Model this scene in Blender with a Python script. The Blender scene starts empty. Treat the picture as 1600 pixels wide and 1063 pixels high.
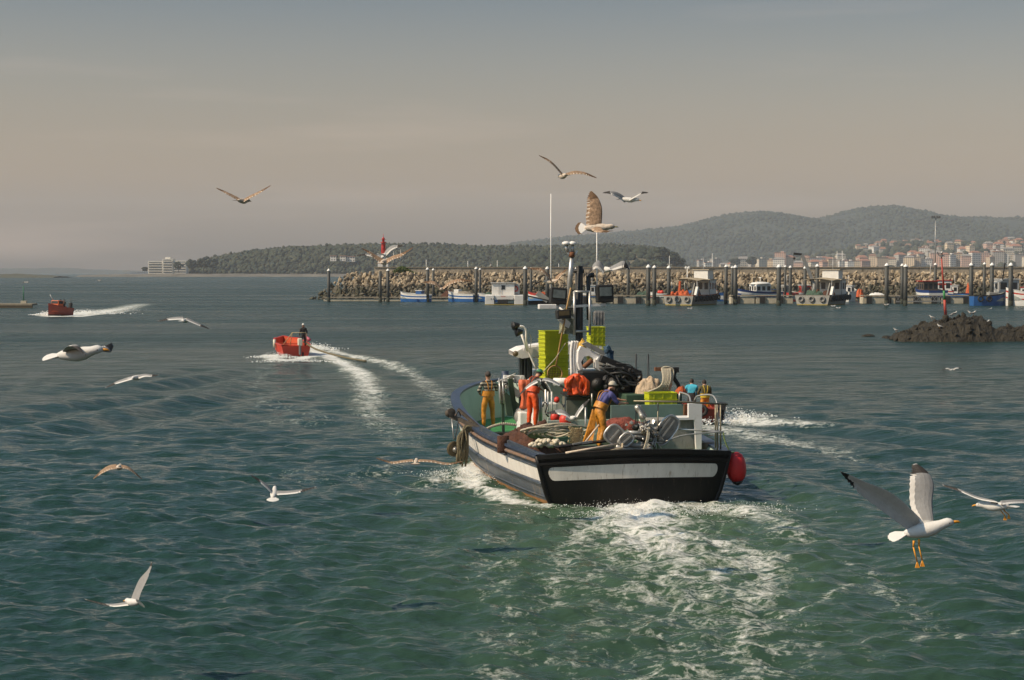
import bpy, math, random
import numpy as np
from mathutils import Vector, Matrix, noise, Euler
R = math.radians
C = bpy.context.scene.collection
F, HZ, H = 2600.0, 425.0, 5.8
PITCH = math.atan((531.5 - HZ) / F)

# ---------- placing: a pixel of the survey photograph plus a distance or height gives a world point
def ray(px, py):
    a, b = (px - 800) / F, (531.5 - py) / F
    cs, sn = math.cos(PITCH), math.sin(PITCH)
    return Vector((a, cs + b * sn, -sn + b * cs))
def W(px, py, z=0.0):
    d = ray(px, py); t = (z - H) / d.z
    return Vector((0, 0, H)) + d * t
def P(px, py, Y):
    d = ray(px, py); return Vector((0, 0, H)) + d * (Y / d.y)
# trawler frame: y forward, x starboard
TH = R(11.5)
BO = W(991, 786)
FB = Matrix.Translation(BO) @ Matrix.Rotation(TH, 4, 'Z')
FW = Matrix.Identity(4)
def Bv(px, py, v):
    inv = FB.inverted(); o = inv @ Vector((0, 0, H)); d = inv.to_3x3() @ ray(px, py)
    return o + d * ((v - o.y) / d.y)
def Bz(px, py, z):
    return FB.inverted() @ W(px, py, z)

# ---------- materials
MATS = {}
def nodes_of(m):
    m.use_nodes = True; nt = m.node_tree; nt.nodes.clear(); return nt
def M(key, col=(.5, .5, .5), rough=.6, metal=0.0, var=.25, scale=3.0, bump=.15, bscale=None, dirt=None, dirt_amt=.0, spec=.5, stretch=(1, 1, 1), trans=0):
    if key in MATS: return MATS[key]
    m = bpy.data.materials.new(key); nt = nodes_of(m); N, L = nt.nodes, nt.links
    out = N.new('ShaderNodeOutputMaterial'); b = N.new('ShaderNodeBsdfPrincipled')
    L.new(b.outputs[0], out.inputs[0])
    tc = N.new('ShaderNodeTexCoord'); mp = N.new('ShaderNodeMapping'); mp.inputs['Scale'].default_value = stretch
    L.new(tc.outputs['Object'], mp.inputs[0])
    n = N.new('ShaderNodeTexNoise'); n.inputs['Scale'].default_value = scale; n.inputs['Detail'].default_value = 6; n.inputs['Roughness'].default_value = .65
    L.new(mp.outputs[0], n.inputs['Vector'])
    r = N.new('ShaderNodeValToRGB'); r.color_ramp.elements[0].position = .3; r.color_ramp.elements[1].position = .7
    c = Vector(col)
    r.color_ramp.elements[0].color = (*(c * (1 - var)), 1); r.color_ramp.elements[1].color = (*[min(1, q) for q in (c * (1 + var * .6))], 1)
    L.new(n.outputs[0], r.inputs[0]); src = r.outputs[0]
    if dirt:
        n2 = N.new('ShaderNodeTexNoise'); n2.inputs['Scale'].default_value = scale * 2.3; n2.inputs['Detail'].default_value = 8; n2.inputs['Roughness'].default_value = .75
        L.new(mp.outputs[0], n2.inputs['Vector'])
        r2 = N.new('ShaderNodeValToRGB'); r2.color_ramp.elements[0].position = .62 - dirt_amt * .3; r2.color_ramp.elements[1].position = .74 - dirt_amt * .3
        L.new(n2.outputs[0], r2.inputs[0])
        mx = N.new('ShaderNodeMixRGB'); L.new(r2.outputs[0], mx.inputs[0]); L.new(src, mx.inputs[1]); mx.inputs[2].default_value = (*dirt, 1); src = mx.outputs[0]
    L.new(src, b.inputs['Base Color'])
    b.inputs['Roughness'].default_value = rough; b.inputs['Metallic'].default_value = metal; b.inputs['Specular IOR Level'].default_value = spec
    if trans: b.inputs['Transmission Weight'].default_value = trans
    if bump:
        bp = N.new('ShaderNodeBump'); bp.inputs['Strength'].default_value = bump; bp.inputs['Distance'].default_value = .05
        n3 = N.new('ShaderNodeTexNoise'); n3.inputs['Scale'].default_value = bscale or scale * 4; n3.inputs['Detail'].default_value = 4
        L.new(mp.outputs[0], n3.inputs['Vector']); L.new(n3.outputs[0], bp.inputs['Height']); L.new(bp.outputs[0], b.inputs['Normal'])
    MATS[key] = m; return m
def bands(key, c1, c2, size, axis='Z', rough=.8, thresh=.5):
    if key in MATS: return MATS[key]
    m = bpy.data.materials.new(key); nt = nodes_of(m); N, L = nt.nodes, nt.links
    out = N.new('ShaderNodeOutputMaterial'); b = N.new('ShaderNodeBsdfPrincipled'); L.new(b.outputs[0], out.inputs[0])
    tc = N.new('ShaderNodeTexCoord'); w = N.new('ShaderNodeTexWave'); w.bands_direction = axis; w.inputs['Scale'].default_value = size; w.inputs['Distortion'].default_value = 1.0
    L.new(tc.outputs['Object'], w.inputs[0]); r = N.new('ShaderNodeValToRGB'); r.color_ramp.interpolation = 'CONSTANT'
    r.color_ramp.elements[0].color = (*c1, 1); r.color_ramp.elements[1].color = (*c2, 1); r.color_ramp.elements[1].position = thresh
    L.new(w.outputs[1], r.inputs[0]); L.new(r.outputs[0], b.inputs['Base Color']); b.inputs['Roughness'].default_value = rough
    MATS[key] = m; return m

# ---------- mesh builder
def frame_of(d, up=Vector((0, 0, 1))):
    d = d.normalized()
    if abs(d.dot(up)) > .98: up = Vector((0, 1, 0))
    x = d.cross(up).normalized(); return x, x.cross(d).normalized()
class MB:
    def __init__(s): s.v = []; s.f = []; s.m = []; s.s = []
    def add(s, vs, fs, m, smooth=False):
        o = len(s.v); s.v += [tuple(q) for q in vs]
        for f in fs: s.f.append([o + i for i in f]); s.m.append(m); s.s.append(smooth)
    def box(s, c, size, m, rot=None):
        c = Vector(c); x, y, z = [q / 2 for q in size]
        vs = [Vector((a, b, d)) for a in (-x, x) for b in (-y, y) for d in (-z, z)]
        if rot is not None:
            if isinstance(rot, (int, float)): rot = Matrix.Rotation(rot, 3, 'Z')
            vs = [rot @ q for q in vs]
        s.add([q + c for q in vs], [(0, 1, 3, 2), (4, 6, 7, 5), (0, 4, 5, 1), (2, 3, 7, 6), (0, 2, 6, 4), (1, 5, 7, 3)], m); return s
    def bar(s, a, b, w, h, m):
        a, b = Vector(a), Vector(b); x, y = frame_of(b - a); x *= w / 2; y *= h / 2
        vs = [p + i * x + j * y for p in (a, b) for i, j in ((-1, -1), (1, -1), (1, 1), (-1, 1))]
        s.add(vs, [(3, 2, 1, 0), (4, 5, 6, 7), (0, 1, 5, 4), (1, 2, 6, 5), (2, 3, 7, 6), (3, 0, 4, 7)], m); return s
    def tube(s, pts, r, m, n=8, closed=False, cap=True):
        pts = [Vector(p) for p in pts]; k = len(pts); rr = r if isinstance(r, (list, tuple)) else [r] * k
        vs = []; x = None
        for i, p in enumerate(pts):
            a = pts[(i - 1) % k] if (closed or i) else pts[0]; b = pts[(i + 1) % k] if (closed or i < k - 1) else pts[-1]
            d = (b - a); d = d.normalized() if d.length > 1e-9 else Vector((0, 0, 1))
            if x is None: x, y = frame_of(d)
            x = (x - d * x.dot(d)); x = x.normalized() if x.length > 1e-6 else frame_of(d)[0]
            y = d.cross(x)
            vs += [p + rr[i] * (x * math.cos(t * 2 * math.pi / n) + y * math.sin(t * 2 * math.pi / n)) for t in range(n)]
        fs = []
        for i in range(k if closed else k - 1):
            for t in range(n):
                a, b = i * n + t, i * n + (t + 1) % n; j = (i + 1) % k
                fs.append((a, b, j * n + (t + 1) % n, j * n + t))
        if cap and not closed: fs += [tuple(range(n))[::-1], tuple((k - 1) * n + t for t in range(n))]
        s.add(vs, fs, m, n > 5); return s
    def lathe(s, base, prof, m, n=16, axis=Vector((0, 0, 1)), smooth=True):
        base = Vector(base); axis = Vector(axis).normalized(); x, y = frame_of(axis); vs = []
        for r, z in prof: vs += [base + axis * z + max(r, 1e-4) * (x * math.cos(t * 2 * math.pi / n) + y * math.sin(t * 2 * math.pi / n)) for t in range(n)]
        fs = [(i * n + t, i * n + (t + 1) % n, (i + 1) * n + (t + 1) % n, (i + 1) * n + t) for i in range(len(prof) - 1) for t in range(n)]
        fs += [tuple(range(n))[::-1], tuple((len(prof) - 1) * n + t for t in range(n))]
        s.add(vs, fs, m, smooth); return s
    def ico(s, c, r, m, sub=1, jit=0.0, sc=(1, 1, 1), rnd=random, smooth=False, rot=None):
        V0, F0 = ICO[sub]; c = Vector(c); vs = []
        for q in V0:
            k = r * (1 + rnd.uniform(-jit, jit)); w = Vector((q[0] * sc[0], q[1] * sc[1], q[2] * sc[2])) * k
            if rot is not None: w = rot @ w
            vs.append(c + w)
        s.add(vs, F0, m, smooth); return s
    def loft(s, rings, m, close=True, caps=True, smooth=True):
        n = len(rings[0]); vs = [p for r in rings for p in r]; fs = []
        for i in range(len(rings) - 1):
            for t in range(n if close else n - 1):
                u = (t + 1) % n; fs.append((i * n + t, i * n + u, (i + 1) * n + u, (i + 1) * n + t))
        if caps and close: fs += [tuple(range(n))[::-1], tuple((len(rings) - 1) * n + t for t in range(n))]
        s.add(vs, fs, m, smooth); return s
    def plate(s, poly, th, m):
        poly = [Vector(p) for p in poly]; th = Vector(th); n = len(poly)
        vs = poly + [p + th for p in poly]
        s.add(vs, [tuple(range(n))[::-1], tuple(range(n, 2 * n))] + [(i, (i + 1) % n, n + (i + 1) % n, n + i) for i in range(n)], m); return s
    def mesh(s, name, o=Vector((0, 0, 0))):
        me = bpy.data.meshes.new(name); me.from_pydata([(a - o[0], b - o[1], c - o[2]) for a, b, c in s.v], [], s.f)
        ms = []
        for q in s.m:
            if q not in ms: ms.append(q)
        for q in ms: me.materials.append(q)
        me.polygons.foreach_set('material_index', [ms.index(q) for q in s.m]); me.polygons.foreach_set('use_smooth', s.s)
        me.update(); return me
def _icos():
    import bmesh; out = {}
    for k in (1, 2, 3):
        b = bmesh.new(); bmesh.ops.create_icosphere(b, subdivisions=k, radius=1)
        out[k] = ([tuple(v.co) for v in b.verts], [tuple(v.index for v in f.verts) for f in b.faces]); b.free()
    return out
ICO = _icos()
def spline(pts, n):
    pts = [Vector(p) for p in pts]; out = []; k = len(pts) - 1
    for j in range(n + 1):
        t = j / n * k; i = min(int(t), k - 1); u = t - i
        p1, p2 = pts[i], pts[i + 1]; p0 = pts[i - 1] if i else 2 * p1 - p2; p3 = pts[i + 2] if i + 2 <= k else 2 * p2 - p1
        out.append(.5 * ((2 * p1) + (p2 - p0) * u + (2 * p0 - 5 * p1 + 4 * p2 - p3) * u * u + (3 * p1 - p0 - 3 * p2 + p3) * u ** 3))
    return out

# ---------- things and parts
def props(o, label=None, cat=None, group=None, kind=None):
    if label: o['label'] = label
    if cat: o['category'] = cat
    if group: o['group'] = group
    if kind: o['kind'] = kind
    return o
def single(name, mb, label, cat, group=None, fr=FW, o=(0, 0, 0), kind=None):
    o = Vector(o); ob = bpy.data.objects.new(name, mb.mesh(name, o)); C.objects.link(ob)
    ob.matrix_world = fr @ Matrix.Translation(o); return props(ob, label, cat, group, kind)
class T:                                     # a thing: an Empty at its base and its parts
    def __init__(s, name, label, cat, group=None, fr=FW, o=(0, 0, 0)):
        s.o = Vector(o); s.ob = bpy.data.objects.new(name, None); C.objects.link(s.ob); s.ob.empty_display_size = .3
        s.ob.matrix_world = fr @ Matrix.Translation(s.o); props(s.ob, label, cat, group)
    def part(s, name, mb, parent=None, label=None, bevel=0):
        ob = bpy.data.objects.new(name, mb.mesh(name, s.o)); C.objects.link(ob); ob.parent = parent or s.ob
        if label: ob['label'] = label
        if bevel:
            b = ob.modifiers.new('Bevel', 'BEVEL'); b.width = bevel; b.segments = 2; b.limit_method = 'ANGLE'
        return ob
def copy_tree(o, parent=None):
    c = o.copy(); C.objects.link(c)
    if parent: c.parent = parent
    for ch in list(o.children): copy_tree(ch, c)
    return c
def smooth01(x): x = np.clip(x, 0, 1); return x * x * (3 - 2 * x)
# ================= camera, sky, sun
sc = bpy.context.scene
cam = bpy.data.objects.new('camera', bpy.data.cameras.new('camera')); C.objects.link(cam)
cam.location = (0, 0, H); cam.rotation_euler = (math.pi / 2 - PITCH, 0, 0)
cam.data.sensor_width = 36; cam.data.lens = F / 1600 * 36; cam.data.clip_end = 60000; cam.data.clip_start = .2
sc.camera = cam
SUN_EL, SUN_AZ = R(44), R(-111)     # azimuth from +Y, clockwise: sun stands to the left, a little behind the viewer
sd = Vector((math.sin(SUN_AZ) * math.cos(SUN_EL), math.cos(SUN_AZ) * math.cos(SUN_EL), math.sin(SUN_EL)))
sun = bpy.data.objects.new('sun', bpy.data.lights.new('sun', 'SUN')); C.objects.link(sun)
sun.rotation_euler = sd.to_track_quat('Z', 'Y').to_euler(); sun.data.energy = 4.1; sun.data.angle = R(.6); sun.data.color = (1, .79, .54)
w = bpy.data.worlds.new('World'); sc.world = w; w.use_nodes = True
N, L = w.node_tree.nodes, w.node_tree.links; N.clear()
wo = N.new('ShaderNodeOutputWorld'); bg = N.new('ShaderNodeBackground'); L.new(bg.outputs[0], wo.inputs[0])
sk = N.new('ShaderNodeTexSky'); sk.sky_type = 'NISHITA'; sk.sun_disc = False; sk.sun_elevation = SUN_EL; sk.sun_rotation = SUN_AZ
sk.dust_density = 4; sk.air_density = 1.0; sk.ozone_density = 1
hs = N.new('ShaderNodeHueSaturation'); hs.inputs['Saturation'].default_value = .35; L.new(sk.outputs[0], hs.inputs['Color'])
tc = N.new('ShaderNodeTexCoord'); sp = N.new('ShaderNodeSeparateXYZ'); L.new(tc.outputs['Generated'], sp.inputs[0])
rp = N.new('ShaderNodeValToRGB'); L.new(sp.outputs['Z'], rp.inputs[0]); e = rp.color_ramp.elements
e[0].position = 0; e[0].color = (1.0, .73, .50, 1); e[1].position = .24; e[1].color = (.32, .47, .58, 1)
q = e.new(.055); q.color = (.95, .72, .52, 1); q = e.new(.11); q.color = (.68, .60, .49, 1); q = e.new(.165); q.color = (.45, .49, .48, 1); q = e.new(.6); q.color = (.28, .46, .60, 1)
mu = N.new('ShaderNodeMixRGB'); mu.blend_type = 'MULTIPLY'; mu.inputs[0].default_value = 1; L.new(hs.outputs[0], mu.inputs[1]); L.new(rp.outputs[0], mu.inputs[2])
mp = N.new('ShaderNodeMapping'); mp.inputs['Scale'].default_value = (2.2, 2.2, 26); mp.inputs['Rotation'].default_value = (0, R(-5), 0); L.new(tc.outputs['Generated'], mp.inputs[0])
cn = N.new('ShaderNodeTexNoise'); cn.inputs['Scale'].default_value = 1.3; cn.inputs['Detail'].default_value = 5; cn.inputs['Roughness'].default_value = .55; L.new(mp.outputs[0], cn.inputs[0])
cr = N.new('ShaderNodeValToRGB'); cr.color_ramp.elements[0].position = .52; cr.color_ramp.elements[1].position = .8; cr.color_ramp.elements[1].color = (.17, .17, .17, 1); L.new(cn.outputs[0], cr.inputs[0])
cm = N.new('ShaderNodeMixRGB'); L.new(cr.outputs[0], cm.inputs[0]); L.new(mu.outputs[0], cm.inputs[1]); cm.inputs[2].default_value = (5.2, 3.9, 3.1, 1)
bo = N.new('ShaderNodeValToRGB'); L.new(sp.outputs['Z'], bo.inputs[0]); bo.color_ramp.elements[0].position = 0; bo.color_ramp.elements[0].color = (1, .95, .88, 1); bo.color_ramp.elements[1].position = .16; bo.color_ramp.elements[1].color = (.53, .56, .60, 1); q = bo.color_ramp.elements.new(.05); q.color = (.80, .78, .74, 1)
vm = N.new('ShaderNodeMixRGB'); vm.blend_type = 'MULTIPLY'; vm.inputs[0].default_value = 1; L.new(cm.outputs[0], vm.inputs[1]); L.new(bo.outputs[0], vm.inputs[2])
vs_ = N.new('ShaderNodeVectorMath'); vs_.operation = 'SCALE'; vs_.inputs['Scale'].default_value = 1.44; L.new(vm.outputs[0], vs_.inputs[0]); L.new(vs_.outputs[0], bg.inputs[0]); bg.inputs[1].default_value = .15
sc.view_settings.view_transform = 'Standard'; sc.view_settings.look = 'None'; sc.view_settings.exposure = .3; sc.view_settings.gamma = 1
sc.cycles.volume_bounces = 0; sc.cycles.max_bounces = 6; sc.cycles.transparent_max_bounces = 8
# ---------- haze
hz = MB(); hz.box((600, 3300, 159), (11000, 8200, 322), M('haze_air')); hb = single('haze', hz, None, None, kind='stuff')
hm = bpy.data.materials.new('haze_volume'); nt = nodes_of(hm); o_ = nt.nodes.new('ShaderNodeOutputMaterial'); pv = nt.nodes.new('ShaderNodeVolumePrincipled')
pv.inputs['Color'].default_value = (.86, .92, 1.0, 1); pv.inputs['Density'].default_value = .00010; pv.inputs['Anisotropy'].default_value = .0
nt.links.new(pv.outputs[0], o_.inputs['Volume']); hb.data.materials.clear(); hb.data.materials.append(hm)
hb['label'] = 'pale warm sea haze over the far shore'

# ================= water
def g2(px, py): q = W(px, py); return (q.x, q.y)
def build_water():
    ys = list(np.arange(7, 20.5, .16)); py = 425 + 15080 / ys[-1]
    while py > 431:
        py -= .9 if py > 560 else .7; ys.append(15080 / (py - 425))
    Y = ys[-1]
    while Y < 30000: Y *= 1.25; ys.append(Y)
    ys = np.array(ys)
    us = np.arange(0, .36, .0014); u = us[-1]; st = .0014; ex = []
    while u < 1.4: st *= 1.05; u += st; ex.append(u)
    us = np.concatenate([us, ex]); us = np.concatenate([-us[:0:-1], us])
    U, Yg = np.meshgrid(us, ys); X = U * (Yg + 6) * 1.0
    nr, nc = X.shape
    dy = np.gradient(ys)[:, None] * np.ones((1, nc)); dx = np.abs(np.gradient(X, axis=1)); sp_ = np.maximum(dy, dx)
    rng = np.random.RandomState(5)
    Z = np.zeros_like(X)
    for i in range(120):
        lam = .30 * (10.5 / .30) ** (i / 119.) * rng.uniform(.9, 1.1)
        a = rng.normal(-math.pi / 2 - .18, .50) ; k = 2 * math.pi / lam
        slope = .052 if lam < .8 else .042 if lam < 1.4 else (.026 if lam < 2.6 else .009)
        if lam > 6: slope = .004
        amp = slope / k
        wgt = smooth01((lam / (sp_ * 2.6) - 1) / 1.2)
        ph = k * (X * math.cos(a) + Yg * math.sin(a)) + rng.uniform(0, 6.28)
        # slow warping so that crests are short and uneven
        ph += .9 * np.sin(X * 1.1 / lam + i + .8 * np.sin(Yg * .5 / lam)) + .8 * np.sin(Yg * .6 / lam + 2.1 * i)
        Z += amp * wgt * (np.sin(ph) + .25 * np.cos(2 * ph))
    patch = .75 + .35 * np.sin(X * .05 + 1 + 2 * np.sin(Yg * .021)) * np.sin(Yg * .034 + X * .012)
    Z *= patch
    def dist(poly):
        best = np.full(X.shape, 1e9); tt = np.zeros_like(X); sg = np.zeros_like(X); n = len(poly) - 1
        for j in range(n):
            ax, ay = poly[j]; bx, by = poly[j + 1]; vx, vy = bx - ax, by - ay; l2 = vx * vx + vy * vy
            t = np.clip(((X - ax) * vx + (Yg - ay) * vy) / l2, 0, 1); qx, qy = X - ax - t * vx, Yg - ay - t * vy
            d = np.sqrt(qx * qx + qy * qy); m = d < best; best[m] = d[m]; tt[m] = ((j + t) / n)[m]; sg[m] = np.sign(vx * qy - vy * qx)[m]
        return best, tt, sg
    foam = np.zeros_like(X); aer = np.zeros_like(X)
    def swell(pts, amp, lam, waves=2):
        d, t, s_ = dist([g2(*p) for p in pts]); sdv = d * s_
        return amp * np.cos(2 * math.pi * sdv / lam) * np.exp(-(d / (lam * waves * .5)) ** 2) * smooth01(t / .15) * smooth01((1 - t) / .15)
    for s in [([(-60, 700), (60, 672), (180, 648), (300, 622), (430, 588)], .15, 4.6), ([(-60, 645), (150, 628), (330, 604), (440, 582)], .07, 3.4),
              ([(1130, 652), (1330, 668), (1480, 686), (1700, 708)], .13, 4.2), ([(1300, 640), (1480, 640), (1700, 655)], .06, 5),
              ([(1160, 740), (1300, 775), (1420, 830), (1500, 900), (1560, 1000)], .06, 2.6, 3), ([(1190, 700), (1400, 745), (1600, 830), (1750, 920)], .07, 3.2, 2),
              ([(740, 740), (660, 745), (560, 765), (420, 800), (200, 850)], .06, 2.6, 2), ([(700, 800), (560, 850), (400, 930), (300, 1020)], .03, 1.9, 3),
              ([(800, 800), (700, 880), (640, 980), (600, 1080)], .03, 1.5, 3),
              ([(600, 566), (680, 577), (760, 590)], .18, 5), ([(560, 556), (640, 566)], .12, 4), ([(380, 575), (300, 590), (160, 610)], .1, 4)]:
        Z += swell(*s)
    def rib(pts, w0, w1, i0, i1, lift=0, ae=.0):
        nonlocal foam, aer, Z; i0 *= .90; i1 *= .95; lift *= .12
        d, t, _ = dist([g2(*p) for p in pts]); w_ = w0 + (w1 - w0) * t; g = np.exp(-(d / w_) ** 2) * (i0 + (i1 - i0) * t)
        foam = np.maximum(foam, g)
        if lift: Z += lift * np.exp(-(d / w_) ** 2) * (1 - t)
        if ae: aer = np.maximum(aer, ae * np.exp(-(d / (w_ * 1.5)) ** 2) * (1 - .6 * t))
    # main wake
    rib([(1000, 786), (1005, 825), (1035, 862), (1080, 890)], 1.45, 2.0, 1.12, .62, .42, 1)
    rib([(1085, 790), (1160, 796), (1215, 815), (1250, 850)], .9, .8, .95, .5, .2, .6)
    rib([(930, 822), (890, 862), (868, 905), (860, 960)], .8, .6, .72, .45)
    rib([(1120, 850), (1185, 875), (1190, 925), (1160, 960), (1185, 1010), (1200, 1060)], .8, .9, .78, .5)
    rib([(1000, 790), (1030, 880), (1060, 970), (1090, 1100)], 3.3, 3.4, .60, .43, 0, .9)
    rib([(1040, 900), (1120, 905), (1200, 890)], .35, .3, .7, .7)
    rib([(790, 946), (900, 948), (1000, 962), (1035, 968)], .16, .16, .62, .62); rib([(905, 968), (960, 985), (1010, 1000)], .18, .2, .6, .5)
    rib([(1100, 1032), (1220, 1022), (1340, 1008), (1600, 990)], .2, .2, .62, .5); rib([(1180, 968), (1260, 945), (1330, 912)], .2, .2, .7, .5)
    rib([(1250, 860), (1330, 885), (1400, 930), (1450, 990)], .6, .7, .45, .42); rib([(800, 800), (770, 870), (800, 960), (780, 1080)], .8, 1.0, .40, .40)
    # bow and quarter foam
    rib([(752, 725), (735, 742), (740, 762), (790, 780), (850, 790)], .75, .5, 1.15, .8, .25, .8)
    rib([(745, 738), (700, 742), (672, 752), (640, 770)], .55, .8, 1.0, .42, .12, .5)
    rib([(640, 730), (560, 742), (500, 748), (460, 738)], 1.2, 1.5, .42, .42)
    # red skiff, its ring of spray and the curved trail
    rib([(420, 556), (432, 562), (455, 563), (485, 558), (500, 550)], 1.0, .9, 1.1, 1.2, .25)
    rib([(485, 545), (510, 556), (545, 572), (568, 590), (578, 612), (578, 640), (595, 670), (640, 700)], .75, 1.3, 1.3, .36, .12, .3)
    rib([(500, 552), (530, 566), (565, 595), (572, 625), (570, 660)], .8, 1.2, .9, .4)
    rib([(490, 540), (545, 556), (590, 564), (640, 580), (672, 606), (700, 640)], .7, 1.2, 1.0, .42, .1)
    rib([(430, 566), (400, 590), (420, 630), (480, 660)], 1.5, 3, .4, .4)
    # boat at the far left
    rib([(66, 493), (85, 495), (120, 494)], 1.4, 1.6, 1.2, 1.2, .3); rib([(112, 493), (150, 489), (190, 483), (222, 475)], 2.4, 3.6, 1.3, .62, .3)
    rib([(120, 495), (170, 490), (210, 485)], .9, 1.2, 1.2, .6)
    # skiff beyond the trawler
    rib([(1085, 652), (1120, 655), (1145, 655)], .9, .9, 1.2, 1.2, .15); rib([(1130, 656), (1200, 662), (1290, 667)], 1.0, .8, 1.25, .6, .15)
    rib([(1090, 668), (1180, 682), (1280, 702), (1350, 724)], 1.3, 1.3, .85, .42, .08)
    # boiling hump of the propeller wash
    rr = np.random.RandomState(9); near = (Yg < 48) & (Yg > 18)
    boil = np.zeros_like(X)
    for i in range(26):
        lam = rr.uniform(.28, 1.5); a = rr.uniform(0, 6.28); k = 6.283 / lam
        boil += (.016 * lam ** .7) * np.sin(k * (X * math.cos(a) + Yg * math.sin(a)) + rr.uniform(0, 6) + 2.2 * np.sin(X * 1.3 + i) + 2.0 * np.sin(Yg * 1.1 - i)) * smooth01((lam / (sp_ * 2.2) - 1))
    Z += np.where(near, boil * np.clip(foam, 0, .9) * 1.0, 0)
    far = smooth01((Yg - 500) / 1500); Z *= (1 - far)
    v = np.stack([X, Yg, Z], -1).reshape(-1, 3).astype(np.float32)
    idx = np.arange(nr * nc).reshape(nr, nc)
    f = np.stack([idx[:-1, :-1], idx[:-1, 1:], idx[1:, 1:], idx[1:, :-1]], -1).reshape(-1, 4)
    me = bpy.data.meshes.new('water'); me.vertices.add(len(v)); me.vertices.foreach_set('co', v.ravel())
    me.loops.add(f.size); me.loops.foreach_set('vertex_index', f.ravel().astype(np.int32))
    me.polygons.add(len(f)); me.polygons.foreach_set('loop_start', np.arange(0, f.size, 4, dtype=np.int32)); me.polygons.foreach_set('loop_total', np.full(len(f), 4, np.int32))
    me.update(calc_edges=True); me.polygons.foreach_set('use_smooth', np.ones(len(f), bool))
    for nm, arr in (('foam', foam), ('aer', aer), ('chop', .34 + 1.58 * smooth01((Yg - 34) / 130))):
        at = me.attributes.new(nm, 'FLOAT', 'POINT'); at.data.foreach_set('value', arr.ravel().astype(np.float32))
    ob = bpy.data.objects.new('water', me); C.objects.link(ob); props(ob, 'green grey rippled harbour water with foam wakes', kind='structure')
    m = bpy.data.materials.new('sea'); nt = nodes_of(m); N, L = nt.nodes, nt.links
    out = N.new('ShaderNodeOutputMaterial'); wb = N.new('ShaderNodeBsdfPrincipled'); fb = N.new('ShaderNodeBsdfPrincipled'); mix = N.new('ShaderNodeMixShader')
    L.new(wb.outputs[0], mix.inputs[1]); L.new(fb.outputs[0], mix.inputs[2]); L.new(mix.outputs[0], out.inputs[0])
    geo = N.new('ShaderNodeNewGeometry'); 
    def noise_(scale, det, rough=.6, dist_=0, sc_=(1, 1, 1)):
        mp = N.new('ShaderNodeMapping'); mp.inputs['Scale'].default_value = sc_; L.new(geo.outputs['Position'], mp.inputs[0])
        n = N.new('ShaderNodeTexNoise'); n.inputs['Scale'].default_value = scale; n.inputs['Detail'].default_value = det; n.inputs['Roughness'].default_value = rough; n.inputs['Distortion'].default_value = dist_
        L.new(mp.outputs[0], n.inputs[0]); return n.outputs[0]
    def math_(op, a, b=None, clamp=False):
        n = N.new('ShaderNodeMath'); n.operation = op; n.use_clamp = clamp
        for i, q in enumerate((a, b)):
            if q is None: continue
            if isinstance(q, (int, float)): n.inputs[i].default_value = q
            else: L.new(q, n.inputs[i])
        return n.outputs[0]
    af = N.new('ShaderNodeAttribute'); af.attribute_name = 'foam'; aa = N.new('ShaderNodeAttribute'); aa.attribute_name = 'aer'
    n1 = noise_(1.1, 9, .68, .9, (1, .8, 1)); n2 = noise_(5.5, 5, .7, .4)
    nn = math_('ADD', math_('ADD', math_('MULTIPLY', n1, .44), math_('MULTIPLY', n2, .31)), math_('MULTIPLY', noise_(16, 4, .75, .5), .25))
    rdg = math_('SUBTRACT', 1.0, math_('MULTIPLY', math_('ABSOLUTE', math_('SUBTRACT', noise_(1.5, 4, .6, 1.6, (.7, 1.2, 1)), .5)), 9.0), True)
    ns = math_('ADD', math_('MULTIPLY', math_('MULTIPLY', math_('SUBTRACT', nn, .36), 3.4, True), .68), math_('MULTIPLY', rdg, .32))          # ~0..1
    fm = math_('MULTIPLY', math_('SUBTRACT', math_('ADD', ns, af.outputs['Fac']), .94), 2.3, True)
    fm = math_('POWER', fm, .9)
    L.new(fm, mix.inputs[0])
    # water body colour
    cr = N.new('ShaderNodeMixRGB'); cr.inputs[1].default_value = (.012, .036, .028, 1); cr.inputs[2].default_value = (.070, .115, .060, 1)
    n5 = noise_(.7, 4, .6, .5); L.new(math_('MULTIPLY', aa.outputs['Fac'], math_('ADD', n5, .30)), cr.inputs[0])
    L.new(cr.outputs[0], wb.inputs['Base Color']); ac0 = N.new('ShaderNodeAttribute'); ac0.attribute_name = 'chop'; L.new(math_('MULTIPLY', ac0.outputs['Fac'], math_('ADD', math_('MULTIPLY', noise_(.03, 5, .6, .5, (.45, 1.6, 1)), .25), .02)), wb.inputs['Roughness']); wb.inputs['IOR'].default_value = 1.33
    ac = N.new('ShaderNodeAttribute'); ac.attribute_name = 'chop'
    hgt = math_('MULTIPLY', math_('ADD', math_('MULTIPLY', noise_(4.4, 5, .55, .1, (.6, 1.6, 1)), .13), math_('MULTIPLY', noise_(.9, 4, .6, .2, (.7, 1.5, 1)), .36)), ac.outputs['Fac'])
    hgt = math_('ADD', hgt, math_('MULTIPLY', noise_(.24, 3, .6, .3, (.6, 1.2, 1)), math_('MULTIPLY', math_('SUBTRACT', ac.outputs['Fac'], .34), 1.5)))
    bp = N.new('ShaderNodeBump'); bp.inputs['Strength'].default_value = 1; bp.inputs['Distance'].default_value = 1.0; L.new(hgt, bp.inputs['Height']); L.new(bp.outputs[0], wb.inputs['Normal'])
    fc = N.new('ShaderNodeMixRGB'); fc.inputs[1].default_value = (.42, .46, .38, 1); fc.inputs[2].default_value = (.76, .76, .72, 1); L.new(fm, fc.inputs[0]); L.new(fc.outputs[0], fb.inputs['Base Color'])
    fb.inputs['Roughness'].default_value = .9; fb.inputs['Specular IOR Level'].default_value = .2
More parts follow.
